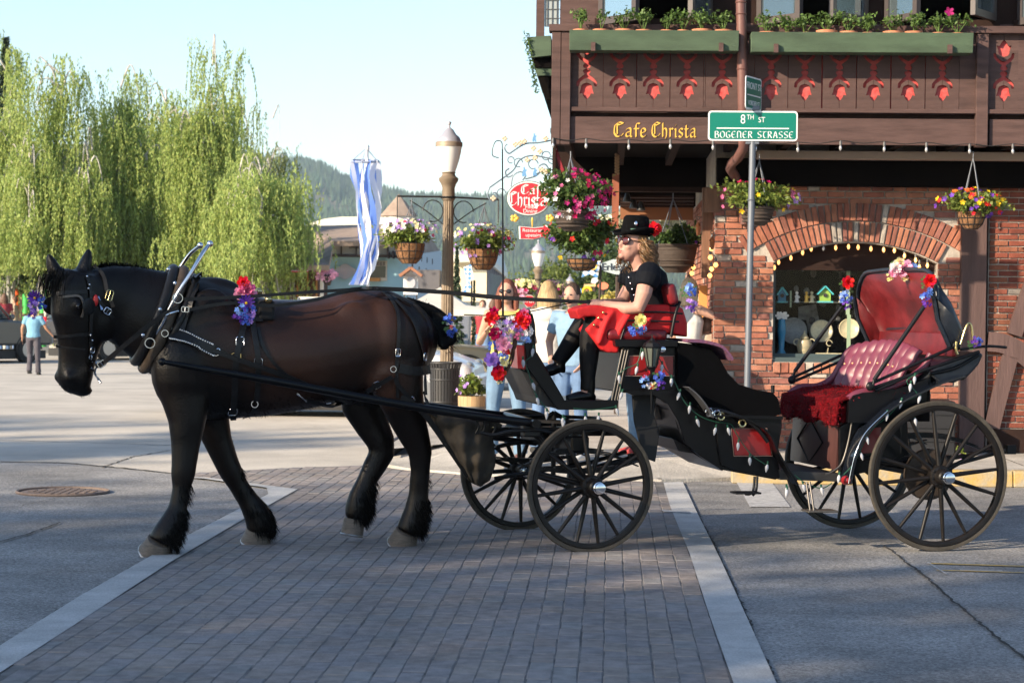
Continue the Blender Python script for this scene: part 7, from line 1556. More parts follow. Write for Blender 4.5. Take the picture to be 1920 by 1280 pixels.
t3('drag_link',[mf-dF*.4+Zup*.0,mf+dF*.15+Zup*.12-Af*.3,mf+dF*.5+Zup*.16],.014,irn);t3('drag_link',[mf+Zup*.05-Af*.35,mf+dF*.42+Zup*.14-Af*.3],.02,irn);t3('drag_link',[mf+Zup*.2+Af*.35,mf-dF*.55+Zup*.28+Af*.1],.018,irn)
mb=MB();p=mf+dF*.43+Zup*.145-Af*.32;mb.box(p,(.035,.02,.03),(dF,Af,Zup));OBJ('brake_block',mb,blkp,car_,bev=.006)
S0,S1=HP.P(304,678,-.43),mf-dF*.36-Af*.34+Zup*.27
S1=CC(1000,793,.2);Q=spline([S0,S0.lerp(S1,.3)+Zup*-.005,S0.lerp(S1,.7)-Zup*.02,S1],8);mb=MB();mb.tube(Q,[.014+.011*min(1,i/8)for i in range(len(Q))],10);OBJ('shaft',mb,blkp,car_,smooth=60);mb=MB();mb.ell(S0,(.024,.024,.024),12,8);OBJ('shaft_tip',mb,blkp,car_,smooth=180)
off=HP.n*.86;S0f=S0+off;S1f=S1+CPL.n*.85;Q=spline([S0f,S0f.lerp(S1f,.3),S0f.lerp(S1f,.7)-Zup*.02,S1f],8);mb=MB();mb.tube(Q,[.014+.011*min(1,i/8)for i in range(len(Q))],10);OBJ('shaft',mb,blkp,car_,smooth=60)
t3('splinter_bar',[S1-CPL.n*.08,S1f+CPL.n*.08],.028,blkp);t3('shaft_iron',[S1,S1+(mf+Zup*.2-S1)*.8],.02,irn);t3('shaft_iron',[S1f,mf+Zup*.2],.02,irn)
mb=MB();mb.bar(CC(940,799,.35),CC(880,784,.35),.03,.03);OBJ('whippletree',mb,blkp,car_);mb=MB();mb.bar(CC(990,789,.3),CC(1056,791,.3),.1,.015);OBJ('step_board',mb,leb,car_);mb=MB();mb.box(CC(995,803,.25),(.055,.05,.05),(CPL.e,CPL.n,Zup));OBJ('shaft_bracket',mb,irn,car_,bev=.008)
t3('shaft_loop',[CC(900,810,.2),CC(925,815,.2),CC(960,808,.2),CC(1010,806,.2),CC(1035,812,.2)],.011,irn,k=4)
for x in(893,905,925):t3('hanging_chain',[CC(x,785,.25),CC(x+4,800,.25),CC(x-1,812,.25)],.007,irn,k=3)
sidepts=[(983,642),(1004,642),(1006,660),(1057,750),(1142,750),(1149,741),(1166,658),(1176,662),(1164,735),(1157,763),(1150,768),(1046,768),(1043,764),(989,690)]
for v0,v1,nm in((.22,.26,'foot_well_side'),(1.06,1.10,'foot_well_side')):csolid(nm,sidepts,v0,v1,blkp)
csolid('toe_board',[(1001,662),(1007,660),(1060,752),(1053,754)],.26,1.06,blkp);csolid('foot_floor',[(1053,752),(1148,752),(1150,765),(1048,765)],.26,1.06,blkp)
csolid('dash_board',[(985,596),(991,594),(996,642),(990,645)],.30,1.02,blkp)
csolid('dash_red_panel',[(984.0,600),(986.5,600),(990,640),(987.5,641)],.35,.97,redpn,bev=0)
t3('dash_rail',[CC(995,645,.24),CC(998,618,.24),CC(994,598,.24),CC(991,583,.24),CC(989,583,.45),CC(989,583,1.0)],.012,irn,k=4);t3('dash_rail',[CC(1002,645,.24),CC(1001,610,.24),CC(996,588,.24)],.008,irn,k=4)
greyp=mat('grey_board',(.03,.03,.031),.5,var=.3,vscale=8)
csolid('tool_box',[(976,691),(988,695),(1044,749),(1044,766),(1008,757),(1003,743)],.30,.95,greyp);csolid('footboard_frame',[(984,690),(989,690),(1046,747),(1046,752),(1041,749)],.24,.30,blkp,bev=0)
lb_=csolid('dash_lamp_box',[(969,648),(987,648),(989,693),(971,691)],.25,.45,redpn);csolid('dash_lamp_box',[(980,648),(984,648),(986,692),(982,692)],.50,.62,redpn)
mb=MB();a,b=CC(969,645,.28),CC(996,648,.28);mb.tube([a,b],.022,14);mb.ell(a,.022);mb.ell(b,.022);OBJ('chrome_tube',mb,chrm,car_,smooth=60)
csolid('seat_riser',[(1167,650),(1271,650),(1271,731),(1240,738),(1164,736)],.24,1.10,blkp,bev=.008);csolid('seat_slab',[(1153,636),(1272,638),(1272,650),(1155,650)],.19,1.15,blkp,bev=.006)
csolid('red_side_panel',[(1182,668),(1262,668),(1262,703),(1174,703)],.236,.24,redpn,bev=0);ctube('panel_pinstripe',[(1180,667,.234),(1264,667,.234),(1264,704.5,.234),(1172,704.5,.234),(1180,667,.234)],.0022,mat('pinstripe',(.35,.22,.18),.4),k=1)
for x in(1147,1153,1158):ctube('seat_iron',[(x,750,.22),(x+20,655,.22)],.006,mat('worn_bright_iron',(.12,.11,.10),.35,metal=.6))
mb=MB();mb.box(CC(1163,626,.66),(.20,.42,.040),(CPL.e,CPL.n,Zup));OBJ('driver_cushion',mb,redl,car_,bev=.035,segs=4,smooth=60)
ctube('seat_rail',[(1164,636,.24),(1175,604,.24),(1179,601,.24),(1210,601.5,.24),(1273,603,.24)],.0065,irn,k=3);ctube('seat_rail',[(1204,585,.24),(1240,585,.24),(1280,588,.24)],.0065,irn);ctube('seat_rail',[(1258,632,.24),(1266,590,.24),(1275,565,.26)],.010,irn);ctube('seat_rail',[(1230,632,1.1),(1240,585,1.1),(1248,565,1.1)],.009,irn)
ctube('seat_rail',[(1258,632,1.1),(1275,603,1.1),(1200,600,1.1)],.006,irn)
mb=MB();a=CC(1277,552,.24);b=CC(1287,552,1.1);mb.box(CC(1226,552,.66),(.035,.44,.068),((CPL.e+Zup*.25).normalized(),CPL.n,(Zup-CPL.e*.25).normalized()));OBJ('driver_backrest',mb,redl,car_,bev=.03,segs=4,smooth=60)
dr=[(1270,641),(1300,645),(1334,655),(1350,672),(1366,700),(1385,720),(1420,731),(1450,736),(1460,748),(1466,776),(1440,785),(1335,785),(1300,762),(1271,735)]
vel=mat('black_velvet_cover',(.002,.002,.0025),.8,spec=.06,bump=.3,bscale=12);csolid('black_seat_cover',dr,.20,1.14,vel,bev=.02,segs=3)
mb=MB();P=[CC(x,y,.40)for x,y in((1268,640),(1300,642),(1333,652),(1352,674))];mb.strap(spline(P,4),.5,.02,Zup);OBJ('folded_blanket',mb,mat('purple_blanket',(.10,.05,.12),.9,col2=(.16,.05,.08),vscale=30,bump=.5),car_,recalc=True)
ctube('arm_knob',[(1449,737,.22),(1449,722,.22)],.012,irn)
neck=[(1165,731),(1271,731),(1302,760),(1345,786),(1352,850),(1400,872),(1462,893),(1455,899),(1352,880),(1318,858),(1285,832),(1272,790),(1252,757),(1225,741),(1190,742)]
csolid('goose_neck_side',neck,.22,.27,blkp);csolid('goose_neck_side',neck,1.07,1.12,blkp)
csolid('arch_liner',[(1240,738),(1272,738),(1300,765),(1350,800),(1353,868),(1330,862),(1290,835),(1270,800),(1262,770)],.27,1.07,blkp);csolid('under_tray',[(1262,822),(1352,868),(1356,883),(1300,850),(1272,845)],.30,1.05,blkp)
csolid('mud_flap',[(1186,738),(1232,738),(1226,775),(1237,811),(1229,866),(1214,860),(1200,830),(1190,790)],.35,.38,mat('rubber_flap',(.012,.012,.013),.7));csolid('grey_inner_panel',[(1226,742),(1262,760),(1268,790),(1230,786)],.60,.62,mat('arch_grey',(.13,.11,.11),.6))
csolid('body_side',[(1343,785),(1466,785),(1466,800),(1458,850),(1464,896),(1400,888),(1352,872),(1345,830)],.20,.24,blkp);csolid('body_side',[(1343,785),(1466,785),(1466,800),(1458,850),(1464,896),(1400,888),(1352,872),(1345,830)],1.08,1.12,blkp)
csolid('red_side_panel',[(1372,804),(1437,804),(1446,853),(1378,853)],.194,.20,redpn,bev=0);ctube('panel_pinstripe',[(1371,803,.192),(1438,803,.192),(1448,854.5,.192),(1376,854.5,.192),(1371,803,.192)],.0022,mat('pinstripe',(.35,.22,.18)),k=1)
cstrap('moulding',[(1345,783,.19),(1400,784,.19),(1466,786,.19)],.04,.02,blkp)
csolid('entry_floor',[(1458,880),(1572,888),(1590,890),(1584,903),(1462,899)],.20,1.12,greyp,bev=.006)
cstrap('front_fender',[(1285,726,.12),(1302,740,.12),(1318,760,.12),(1332,782,.12)],.13,.008,mat('fender_grey',(.06,.06,.065),.4));
ctube('scroll_iron',[(1322,770,.12),(1340,768,.12),(1365,774,.12),(1395,786,.12),(1420,803,.12),(1440,828,.12)],.014,irn);cstrap('side_fender',[(1330,782,.14),(1368,780,.14),(1400,789,.14),(1436,812,.14),(1453,847,.14),(1472,880,.14),(1490,908,.14)],.11,.012,blkp)
for x,y in((1330,772),(1345,776),(1352,780),(1392,793)):mb=MB();mb.torus(CC(x,y,.10),.022,.006,(CPL.e,Zup),14,5);OBJ('scroll_ring',mb,chrm if x<1350 else brs,car_,smooth=60)
for pts in(((1415,893,.1),(1412,920,.08),(1405,926,.05),(1398,926,.02)),((1420,893,.1),(1418,918,.08),(1412,928,.05))):ctube('step_bracket',pts,.008,irn)
mb=MB();mb.box(CC(1398,923,.05),(.085,.06,.006),(CPL.e,CPL.n,Zup));OBJ('step_plate',mb,irn,car_,bev=.004);mb=MB();mb.box(CC(1537,957,.04),(.10,.07,.006),(CPL.e,CPL.n,Zup));OBJ('step_plate',mb,mat('worn_bright_iron',(.12,.11,.10)),car_,bev=.004)
for pts in(((1512,903,.1),(1516,935,.06),(1519,956,.04)),((1518,903,.1),(1523,935,.06),(1526,956,.04))):ctube('step_bracket',pts,.007,mat('worn_bright_iron',(.12,.11,.10)))
bd=mat('seat_base_brown',(.075,.032,.029),.4,var=.25,vscale=3,stretch=(6,6,.6),coat=.3)
nb_,nt2=CC(1567,881,.22),CC(1573,792,.22);mb=MB();mb.prism([nb_,nt2,nt2+CPL.e*.3,nb_+CPL.e*.3],CPL.n*.86);OBJ('seat_base',mb,bd,car_,recalc=True)
cdm=nb_.lerp(nt2,.52)+CPL.n*.50-CPL.e*.004;mb=MB();q=[cdm+CPL.n*a+Zup*b for a,b in((-.24,0),(0,.145),(.24,0),(0,-.145))]
for i in range(4):mb.tube([q[i],q[(i+1)%4]],.006,6)
OBJ('diamond_moulding',mb,blkp,car_)
fur=mat('red_fur_throw',(.13,.004,.007),.95,col2=(.03,.001,.002),vscale=22,bump=1.0,bscale=50,spec=.1)
mb=MB();c=[CC(1570,790,.14),CC(1640,748,.14)];d=Vector((0,0,0))
b0_,b1_=CC(1576,760,.15),CC(1695,748,.15);mb.prism([b0_,b0_-Zup*.11,CC(1690,780,.15),b1_,b1_+Zup*.02,b0_.lerp(b1_,.5)+Zup*.05],CPL.n*.98);cu=OBJ('seat_cushion',mb,fur,car_,bev=.03,segs=3,recalc=True,smooth=60)
def surf(name,fn,nu,nv,m,parent=None,thick=0,kind=None):
 mb=MB();vs=[fn(i/nu,j/nv)for j in range(nv+1)for i in range(nu+1)];mb.add(vs,[(j*(nu+1)+i,j*(nu+1)+i+1,(j+1)*(nu+1)+i+1,(j+1)*(nu+1)+i)for j in range(nv)for i in range(nu)])
 o=OBJ(name,mb,m,parent or car_,smooth=180)
 if thick:s=o.modifiers.new('solid','SOLIDIFY');s.thickness=thick;s.offset=0
 return o
def furfn(s,t_):
 v=.10+1.06*s;base=b0_+CPL.n*(v-.15);
 if t_<.5:p=base.lerp(b1_+CPL.n*(v-.15),1-t_*2)+Zup*(.035+.02*math.sin(math.pi*t_*2));
 else:q=(t_-.5)*2;p=base+Zup*(.03-q*(.145+.012*math.sin(s*17)+.008*math.sin(s*41)))-CPL.e*(.03+.012*math.sin(s*25)*q+.015*q)
 return p+Zup*.006*math.sin(s*60+t_*30)
fo=surf('fur_throw',furfn,50,24,fur,thick=.02)
me=fo.data;P=np.array([tuple(v.co)for v in me.vertices]);n=5000;i=rng.integers(0,len(P),n);D=rng.normal(0,1,(n,3))+np.array([-.5,-.6,.5]);D/=np.linalg.norm(D,axis=1)[:,None];strands('fur_hair',P[i]+rng.normal(0,.012,(n,3)),D,rng.uniform(.012,.022,n),rng.uniform(.003,.006,n),car_,m=mat('fur_hair_red',(.16,.004,.008),.95,island=.5,spec=.05))
NB,NT=CC(1690,742,.16),CC(1736,660,.14);FB,FT=NB+CPL.n*1.04,NT+CPL.n*1.08;bn=(NT-NB).cross(CPL.n).normalized();bn=bn if bn.x<0 else-bn
def tuft(s,t_):
 p=NB.lerp(FB,s).lerp(NT.lerp(FT,s),t_)+Zup*(.045*math.sin(math.pi*s)*t_)+CPL.e*(-.03*math.cos(2*math.pi*s)*(1-.3*t_))
 a=s*9;ph=a-math.floor(a);row=t_*3.1;sh=.5 if int(row)%2 else 0
 ch=abs(math.sin(math.pi*a))**.55
 btn=0
 for r_ in range(3):
  for c_ in range(10):ds=(s-(c_+(.5 if r_%2 else.0))/9)*9;dt=(t_-(.25+r_*.25))*4;btn+=math.exp(-(ds*ds*9+dt*dt*6))
 roll=.03*math.sin(math.pi*min(1,t_*1.02))**.5
 return p+bn*(.04*ch-.020*btn+roll)
mvl=mat('tufted_leather',(.13,.022,.042),.45,spec=.7,var=.12,vscale=6);surf('tufted_back',tuft,108,36,mvl,thick=.03)
mb=MB()
for r_ in range(3):
 for c_ in range(1,9):mb.ell(tuft((c_+(.5 if r_%2 else 0))/9,.25+r_*.25)+bn*.014,.010,8,6)
OBJ('buttons',mb,mat('button_brass',(.45,.22,.12),.3,metal=.5),car_,kind='stuff')
def armfn(v0,near):
 path=[(1480,738),(1500,726),(1533,724),(1559,710),(1575,685),(1590,660),(1602,650)]if not near else[(1590,748),(1606,738),(1632,732),(1665,727),(1700,712),(1730,690),(1745,664)]
 return spline([CC(x,y,v0)for x,y in path],5)
for v0,near in((1.22,False),(.12,True)):
 P=armfn(v0,near);mb=MB();mb.tube(P,.024,10);OBJ('arm_roll',mb,mvl,car_,smooth=60);mb=MB()
 vs=[];
 for p in P:vs+=[p,Vector((p.x,p.y,CC(1590,790,.12).z))+CPL.e*0]
 mb.add(vs,[(2*i,2*i+1,2*i+3,2*i+2)for i in range(len(P)-1)]);o=OBJ('arm_side',mb,mvl if not near else blkp,car_,smooth=180);s=o.modifiers.new('solid','SOLIDIFY');s.thickness=.03
csolid('rear_body_side',[(1592,745),(1606,738),(1632,733),(1668,729),(1702,714),(1742,692),(1800,700),(1830,690),(1808,712),(1760,716),(1720,738),(1690,765),(1690,850),(1650,880),(1575,895),(1574,800),(1590,792)],.16,.19,blkp);csolid('rear_body_side',[(1592,745),(1632,733),(1702,714),(1742,692),(1720,738),(1690,765),(1690,850),(1650,880),(1575,895),(1574,800),(1590,792)],1.10,1.14,blkp)
csolid('rear_boot',[(1640,765),(1700,755),(1705,850),(1650,880)],.19,1.10,blkp);csolid('red_side_panel',[(1610,803),(1652,801),(1650,848),(1600,850)],.154,.16,redpn,bev=0);csolid('moulding',[(1590,782),(1628,781),(1628,786),(1590,787)],.14,.16,blkp,bev=0)
csolid('arm_panel',[(1591,792),(1592,752),(1600,741),(1618,736),(1634,735),(1700,724),(1742,708),(1735,760),(1690,794)],.09,.14,blkp,bev=.01,segs=3);ctube('door_iron',[(1597,792,.13),(1590,830,.13),(1578,868,.13),(1560,884,.13),(1548,888,.13)],.006,mat('worn_bright_iron',(.12,.11,.10)))
rf=cstrap('rear_fender',[(1588,906,.06),(1592,880,.06),(1600,850,.06),(1614,818,.06),(1632,796,.06),(1660,770,.06),(1692,749,.06),(1722,735,.06),(1755,720,.06),(1800,706,.06)],.17,.012,mat('patent_leather',(.006,.008,.013),.2,coat=.5,spec=.5));ctube('fender_edge',[(1591,906,-.03),(1596,880,-.03),(1604,850,-.03),(1618,818,-.03),(1636,796,-.03),(1664,770,-.03)],.003,chrm)
cstrap('rear_fender',[(1588,906,1.3),(1600,850,1.3),(1632,796,1.3),(1692,749,1.3)],.17,.012,MATS['patent_leather'])
mb=MB();mb.ell(CC(1586,900,.05),(.03,.05,.03),12,8,(CPL.e,CPL.n,Zup));OBJ('fender_end',mb,redpn,car_,smooth=180)
def bow(pt,pp,v0=.07,v1=1.44,rc=.20):
 T=CC(*pt,v0);Pp=CC(*pp,v0);w_=v1-v0;L_=(T-Pp);P=[]
 for f in(0,.35,.65):P.append(Pp+L_*f)
 lc=1-rc/L_.length
 for a in np.linspace(0,math.pi/2,6):P.append(Pp+L_*lc+L_.normalized()*rc*math.sin(a)+CPL.n*rc*(1-math.cos(a)))
 for f in(.25,.5,.75):P.append(T+CPL.n*(rc+(w_-2*rc)*f)+Zup*.012*math.sin(math.pi*f))
 for a in np.linspace(math.pi/2,0,6):P.append(Pp+L_*lc+L_.normalized()*rc*math.sin(a)+CPL.n*(w_-rc*(1-math.cos(a))))
 for f in(.65,.35,0):P.append(Pp+L_*f+CPL.n*w_)
 return P
B1=bow((1757,505),(1780,650));B15=bow((1790,560),(1784,650),rc=.14);B2=bow((1812,622),(1792,652),rc=.06);B3=bow((1800,652),(1794,660),rc=.02)
for i,p in enumerate(B1):
 f=min(i,len(B1)-1-i);
 if f<8:B1[i]=p-CPL.e*.06*math.sin(math.pi*min(1,(0,.35,.65,.82,.88,.94,.98,1)[f]))
def loft(name,rows,m,off=0,th=0):
 n=len(rows[0]);mb=MB();c=sum((p for r in rows for p in r),Vector())/sum(len(r)for r in rows)
 vs=[p+(c-p).normalized()*off for r in rows for p in r];mb.add(vs,[(j*n+i,j*n+i+1,(j+1)*n+i+1,(j+1)*n+i)for j in range(len(rows)-1)for i in range(n-1)]);o=OBJ(name,mb,m,car_,smooth=50)
 s=o.modifiers.new('solid','SOLIDIFY');s.thickness=th;s.offset=0;return o
hl=mat('hood_leather',(.012,.015,.022),.38,var=.3,vscale=10,bump=.3,bscale=20,spec=.5);loft('hood_leather',[B1,B15,B2,B3],hl,0,.008);
red2=mat('hood_lining',(.10,.008,.010),.42,var=.45,vscale=5,bump=.5,bscale=9,spec=.4);loft('hood_lining',[B1,B15,B2,B3],red2,.032,.004)
csolid('hood_back_curtain',[(1790,625),(1800,625),(1792,668),(1784,668)],.12,1.38,red2)
mb=MB();mb.tube(B1,.014,10);OBJ('hood_bow',mb,hl,car_,smooth=60);mb=MB();mb.tube(B2,.014,8);OBJ('hood_bow',mb,hl,car_,smooth=60)
ctube('hood_trim',[(1752,528,.105),(1762,545,.105),(1772,590,.105),(1788,640,.105),(1796,652,.105)],.005,brs);mb=MB();mb.ell(CC(1774,594,.10),.012,8,6);OBJ('hood_stud',mb,brs,car_)
csolid('hood_valance',[(1742,545),(1757,520),(1775,560),(1796,640),(1792,652),(1776,650)],.108,.112,hl,bev=0)
for v,pr in((.05,((1733,574),(1639,712))),(1.40,((1578,576),(1490,696)))):ctube('hood_strut',[(*pr[0],v),(*pr[1],v)],.014,irn,seg=10);ctube('hood_strut_end',[(*pr[1],v),(pr[1][0]-3,pr[1][1]+14,v)],.009,irn)
for v,prs in((.07,(((1631,720),(1793,648)),((1637,727),(1836,659)),((1641,732),(1740,690)))),(1.27,(((1484,709),(1588,661)),((1486,716),(1588,672))))):
 for a,b in prs:ctube('hood_bar',[(*a,v),(*b,v)],.0105,irn)
for x,y,v in((1632,724,.06),(1485,712,1.27),(1793,648,.06)):mb=MB();mb.ell(CC(x,y,v),(.03,.02,.03),12,8,(CPL.e,CPL.n,Zup));OBJ('hood_joint',mb,irn,car_,smooth=180)
mb=MB();bg_=[(1741,700),(1770,678),(1800,668),(1835,660),(1845,664),(1836,684),(1815,706),(1790,718),(1760,716)];mb.prism([CC(x,y,.10)for x,y in bg_],CPL.n*1.1);OBJ('folded_hood_bag',mb,hl,car_,bev=.025,segs=3,recalc=True)
for v in(.06,.2):ctube('rear_handle',[(1800,655,v),(1850,649,v),(1886,651,v)],.009,irn)
t3('rear_handle',[CC(1886,651,.06),CC(1886,651,.2)],.009,irn);ctube('brass_loop',[(1801,645,.05),(1808,622,.05),(1814,608,.05),(1819,607,.05),(1822,618,.05),(1824,640,.05)],.008,brs);ctube('brass_loop',[(1793,640,.05),(1792,655,.05),(1795,664,.05)],.010,brs)
t3('rear_iron',[CC(1745,700,.1),CC(1790,690,.1),CC(1835,665,.1)],.012,irn,k=4)
AXr=(dR,Zup,Ar);mb=MB();mb.lathe([(.05,.12),(.16,.12),(.165,.13),(.165,.16),(.05,.165)],cnr,28,AXr);OBJ('brake_drum',mb,mat('drum_brown',(.06,.045,.035),.5,metal=.4),car_,smooth=35);t3('brake_rod',[cnr+Ar*.15-dR*.5+Zup*.12,cnr+Ar*.15+dR*.02+Zup*.02,cnr+Ar*.1+dR*.55+Zup*.16],.013,irn);mb=MB();mb.box(cnr+Ar*.1+dR*.55+Zup*.16,(.03,.03,.025),AXr[:2]+(Ar,));OBJ('rod_end',mb,irn,car_)
csolid('rear_cross_board',[(1600,862),(1712,862),(1712,872),(1600,875)],.3,1.05,blkp)
bgm=mat('bag_canvas',(.012,.011,.010),.9,col2=(.05,.038,.025),vscale=4,bump=1.0,bscale=9)
bag=thing('waste_bag',CC(890,800,.6),'dark sagging canvas bag slung between the horse hindquarters and the front wheel','bag');mb=MB()
def bp(px,py,v=.35):return CC(px,py,v)
rows=[[(800,775),(840,775),(885,788),(922,795)],[(818,800),(850,805),(888,815),(924,820)],[(840,830),(862,842),(895,852),(927,845)],[(860,862),(875,875),(900,885),(928,872)],[(880,895),(888,905),(900,912),(918,900)]]
def bagfn(s,t_):
 j=min(int(t_*4),3);f=t_*4-j;a,b=rows[j],rows[j+1];i=min(int(s*3),2);g=s*3-i
 x=(a[i][0]*(1-g)+a[i+1][0]*g)*(1-f)+(b[i][0]*(1-g)+b[i+1][0]*g)*f;y=(a[i][1]*(1-g)+a[i+1][1]*g)*(1-f)+(b[i][1]*(1-g)+b[i+1][1]*g)*f
 return CC(x,y,.38-.16*math.sin(math.pi*s)*math.sin(math.pi*(.2+.7*t_))+.02*math.sin(s*19+t_*7)+.015*math.sin(t_*23+s*5))
for q in(0,1):
 def fn(s,t_,q=q):p=bagfn(s,t_);return p+CPL.n*(.42*math.sin(math.pi*min(1,max(0,s)))*(.4+.6*math.sin(math.pi*t_))if q else 0)
 o=surf('bag_side',fn,30,24,bgm,bag,thick=.006)
for pts in(((752,745,.3),(790,770,.32),(835,830,.36),(878,893,.38)),((800,765,.35),(850,790,.35),(922,796,.35))):P=spline([CC(*p)for p in pts],5);mb=MB();mb.strap(P,.035,.006,-CPL.n);OBJ('bag_strap',mb,lea,bag,recalc=True)
lamp_=thing('carriage_lamp',CC(1222,663,.12),'black octagonal carriage lamp on the side of the driver seat box','lamp');c=CC(1222,700,.12);k=c.y/F
mb=MB();mb.lathe([(6*k,8*k),(10*k,12*k),(9*k,14*k)],c,8);mb.lathe([(17*k,48*k),(19*k,50*k),(15*k,57*k),(6*k,62*k),(3*k,66*k),(1.2*k,67*k),(1*k,73*k)],c,8);OBJ('lamp_roof',mb,irn,lamp_)
mb=MB();mb.lathe([(9*k,14*k),(16*k,48*k)],c,8);OBJ('lamp_glass',mb,mat('lamp_glass',(.10,.11,.09),.1,spec=.8),lamp_)
mb=MB()
for i in range(8):a=i*math.pi/4;d=Vector((math.cos(a),math.sin(a),0));mb.tube([c+d*9.3*k+Zup*14*k,c+d*16.4*k+Zup*48*k],.004,5)
OBJ('lamp_ribs',mb,irn,lamp_);mb=MB();mb.tube([c+Zup*16*k,c+Zup*38*k],.016,10);OBJ('candle',mb,mat('candle',(.45,.45,.36),.6),lamp_);mb=MB();mb.lathe([(1*k,-76*k),(2.2*k,-40*k),(4*k,0),(7*k,8*k)],c,10);OBJ('lamp_stem',mb,irn,lamp_,smooth=50);t3('lamp_bracket',[c+Zup*5*k,c+CPL.n*.14+Zup*5*k],.012,irn,lamp_)
mb=MB();mb.ell(CC(1241,655,.16),(.03,.01,.02),10,6,(CPL.e,CPL.n,Zup));OBJ('reflector',mb,chrm,lamp_,smooth=180)
grw=mat('green_wire',(.01,.07,.04),.5);wbl=mat('frosted_bulb',(.55,.56,.60),.3,sub=.25)
def c9(name,wirepts,bulbpts,label,v=.15):
 t=thing(name,CC(*wirepts[0],v),label,'string lights','white bulb strings on the carriage');mb=MB();mb.tube(spline([CC(x,y,v)for x,y in wirepts],5),.0035,5);OBJ('cable',mb,grw,t)
 for i,(x,y)in enumerate(bulbpts):
  p=CC(x,y,v-.01);a=random.uniform(-.35,.35);ax3=(CPL.e*math.cos(a)+Zup*math.sin(a),CPL.n,Zup*math.cos(a)-CPL.e*math.sin(a));mb=MB();mb.lathe([(.001,-.036),(.006,-.026),(.0115,-.008),(.011,.003),(.007,.013),(.005,.018)],p,10,ax3);OBJ('bulb',mb,wbl,t,smooth=60);mb=MB();mb.lathe([(.006,.016),(.007,.034),(.003,.038)],p,8,ax3);OBJ('socket',mb,grw,t)
c9('bulb_string',[(1000,652),(995,668),(985,678),(990,695),(1005,740),(1030,772)],[(999,658),(981,679),(1000,722),(1008,750),(1025,776),(1055,788)],'white bulb string down the footwell front edge',.2)
c9('bulb_string',[(1203,650),(1195,680),(1175,690),(1162,702),(1163,722),(1166,742)],[(1205,664),(1194,692),(1161,708),(1165,740)],'white bulb string beside the carriage lamp',.2)
c9('bulb_string',[(1236,672),(1248,692),(1262,710),(1272,730),(1285,755),(1310,778),(1340,790),(1370,795),(1380,812),(1395,835),(1412,855),(1435,870)],[(1241,688),(1259,714),(1273,740),(1293,765),(1308,790),(1341,806),(1366,806),(1384,834),(1406,862),(1438,875)],'long white bulb string draped along the black goose neck',.15)
c9('bulb_string',[(1075,765),(1110,768),(1155,762)],[(1057,792),(1098,785),(1122,784),(1157,770)],'white bulb string under the driver footwell',.2)
c9('bulb_string',[(1720,700),(1700,715),(1720,740),(1690,755),(1665,780),(1640,800),(1620,830),(1600,870),(1570,900)],[(1715,710),(1707,724),(1724,746),(1689,756),(1663,779),(1716,788),(1626,823),(1615,853),(1573,895),(1475,922)],'white bulb string along the rear fender',.0)
c9('bulb_string',[(1490,890),(1510,905),(1540,915),(1560,905)],[(1507,912),(1541,918),(1475,918)],'white bulb string hanging below the passenger step',.1)
posy(1690,505,[('rose',3,0,'rose',19),('white',-14,-2,'rose',14),('rose',-18,6,'rose',10),('cream',-6,-12,'rose',11),('pink',-2,4,'rose',8),('sky',22,-2,'daisy',11),('cream',6,14,'rose',9),('paleyellow',-24,14,'cluster',7)],'big pink and white silk flower spray on top of the hood bow',v=.62,P=CPL,group=None,spread=(26,18))
posy(1588,536,[('red',0,-6,'rose',13),('sky',-7,18,'cluster',11),('blue',-3,24,'cluster',9),('purple',-2,38,'cluster',8)],'red and blue flowers at the far corner of the hood',v=1.4,P=CPL,group=None)
posy(1741,530,[('red',0,-4,'rose',14),('sky',-8,18,'cluster',12),('blue',-6,24,'cluster',8),('purple',-5,37,'cluster',8)],'red and blue flowers at the near corner of the hood',v=.06,P=CPL,group=None)
posy(1198,604,[('paleyellow',2,-4,'rose',12),('blue',-6,10,'cluster',13),('sky',4,12,'cluster',8)],'cream and blue flowers tied to the driver seat rail',v=.2,P=CPL,group=None)
posy(1292,545,[('sky',0,-8,'cluster',11),('blue',4,2,'cluster',8),('lilac',2,24,'cluster',10),('purple',5,32,'cluster',7)],'blue and violet flowers on the end of the driver backrest',v=.2,P=CPL,group=None)
posy(1222,712,[('red',-13,-12,'cluster',8),('sky',-13,4,'cluster',10),('white',-6,10,'cluster',6),('blue',14,-6,'cluster',11),('purple',16,10,'cluster',8),('paleyellow',4,10,'cluster',6),('red',0,12,'cluster',5)],'little ring of blue red and white flowers below the carriage lamp',v=.1,P=CPL,group=None)
posy(1828,640,[('purple',0,0,'cluster',9),('blue',8,-2,'cluster',8)],'small violet flowers at the back of the folded hood',v=.05,P=CPL,group=None)
wr=thing('flower_wreath',CC(948,650,.3),'tall grapevine wreath of mixed silk flowers on the front of the carriage','wreath');vin=mat('grapevine',(.09,.045,.025),.8,var=.4,vscale=30)
wv=.12;WP=[(985,600),(975,610),(960,600),(935,600),(928,620),(930,650),(930,690),(935,715),(945,700),(958,675),(965,650),(968,625),(985,610)]
for i in range(7):mb=MB();mb.tube(spline([CC(x+random.uniform(-4,4),y+random.uniform(-4,4),wv+random.uniform(-.02,.03))for x,y in WP],6),.005,5);OBJ('vine',mb,vin,wr,smooth=60)
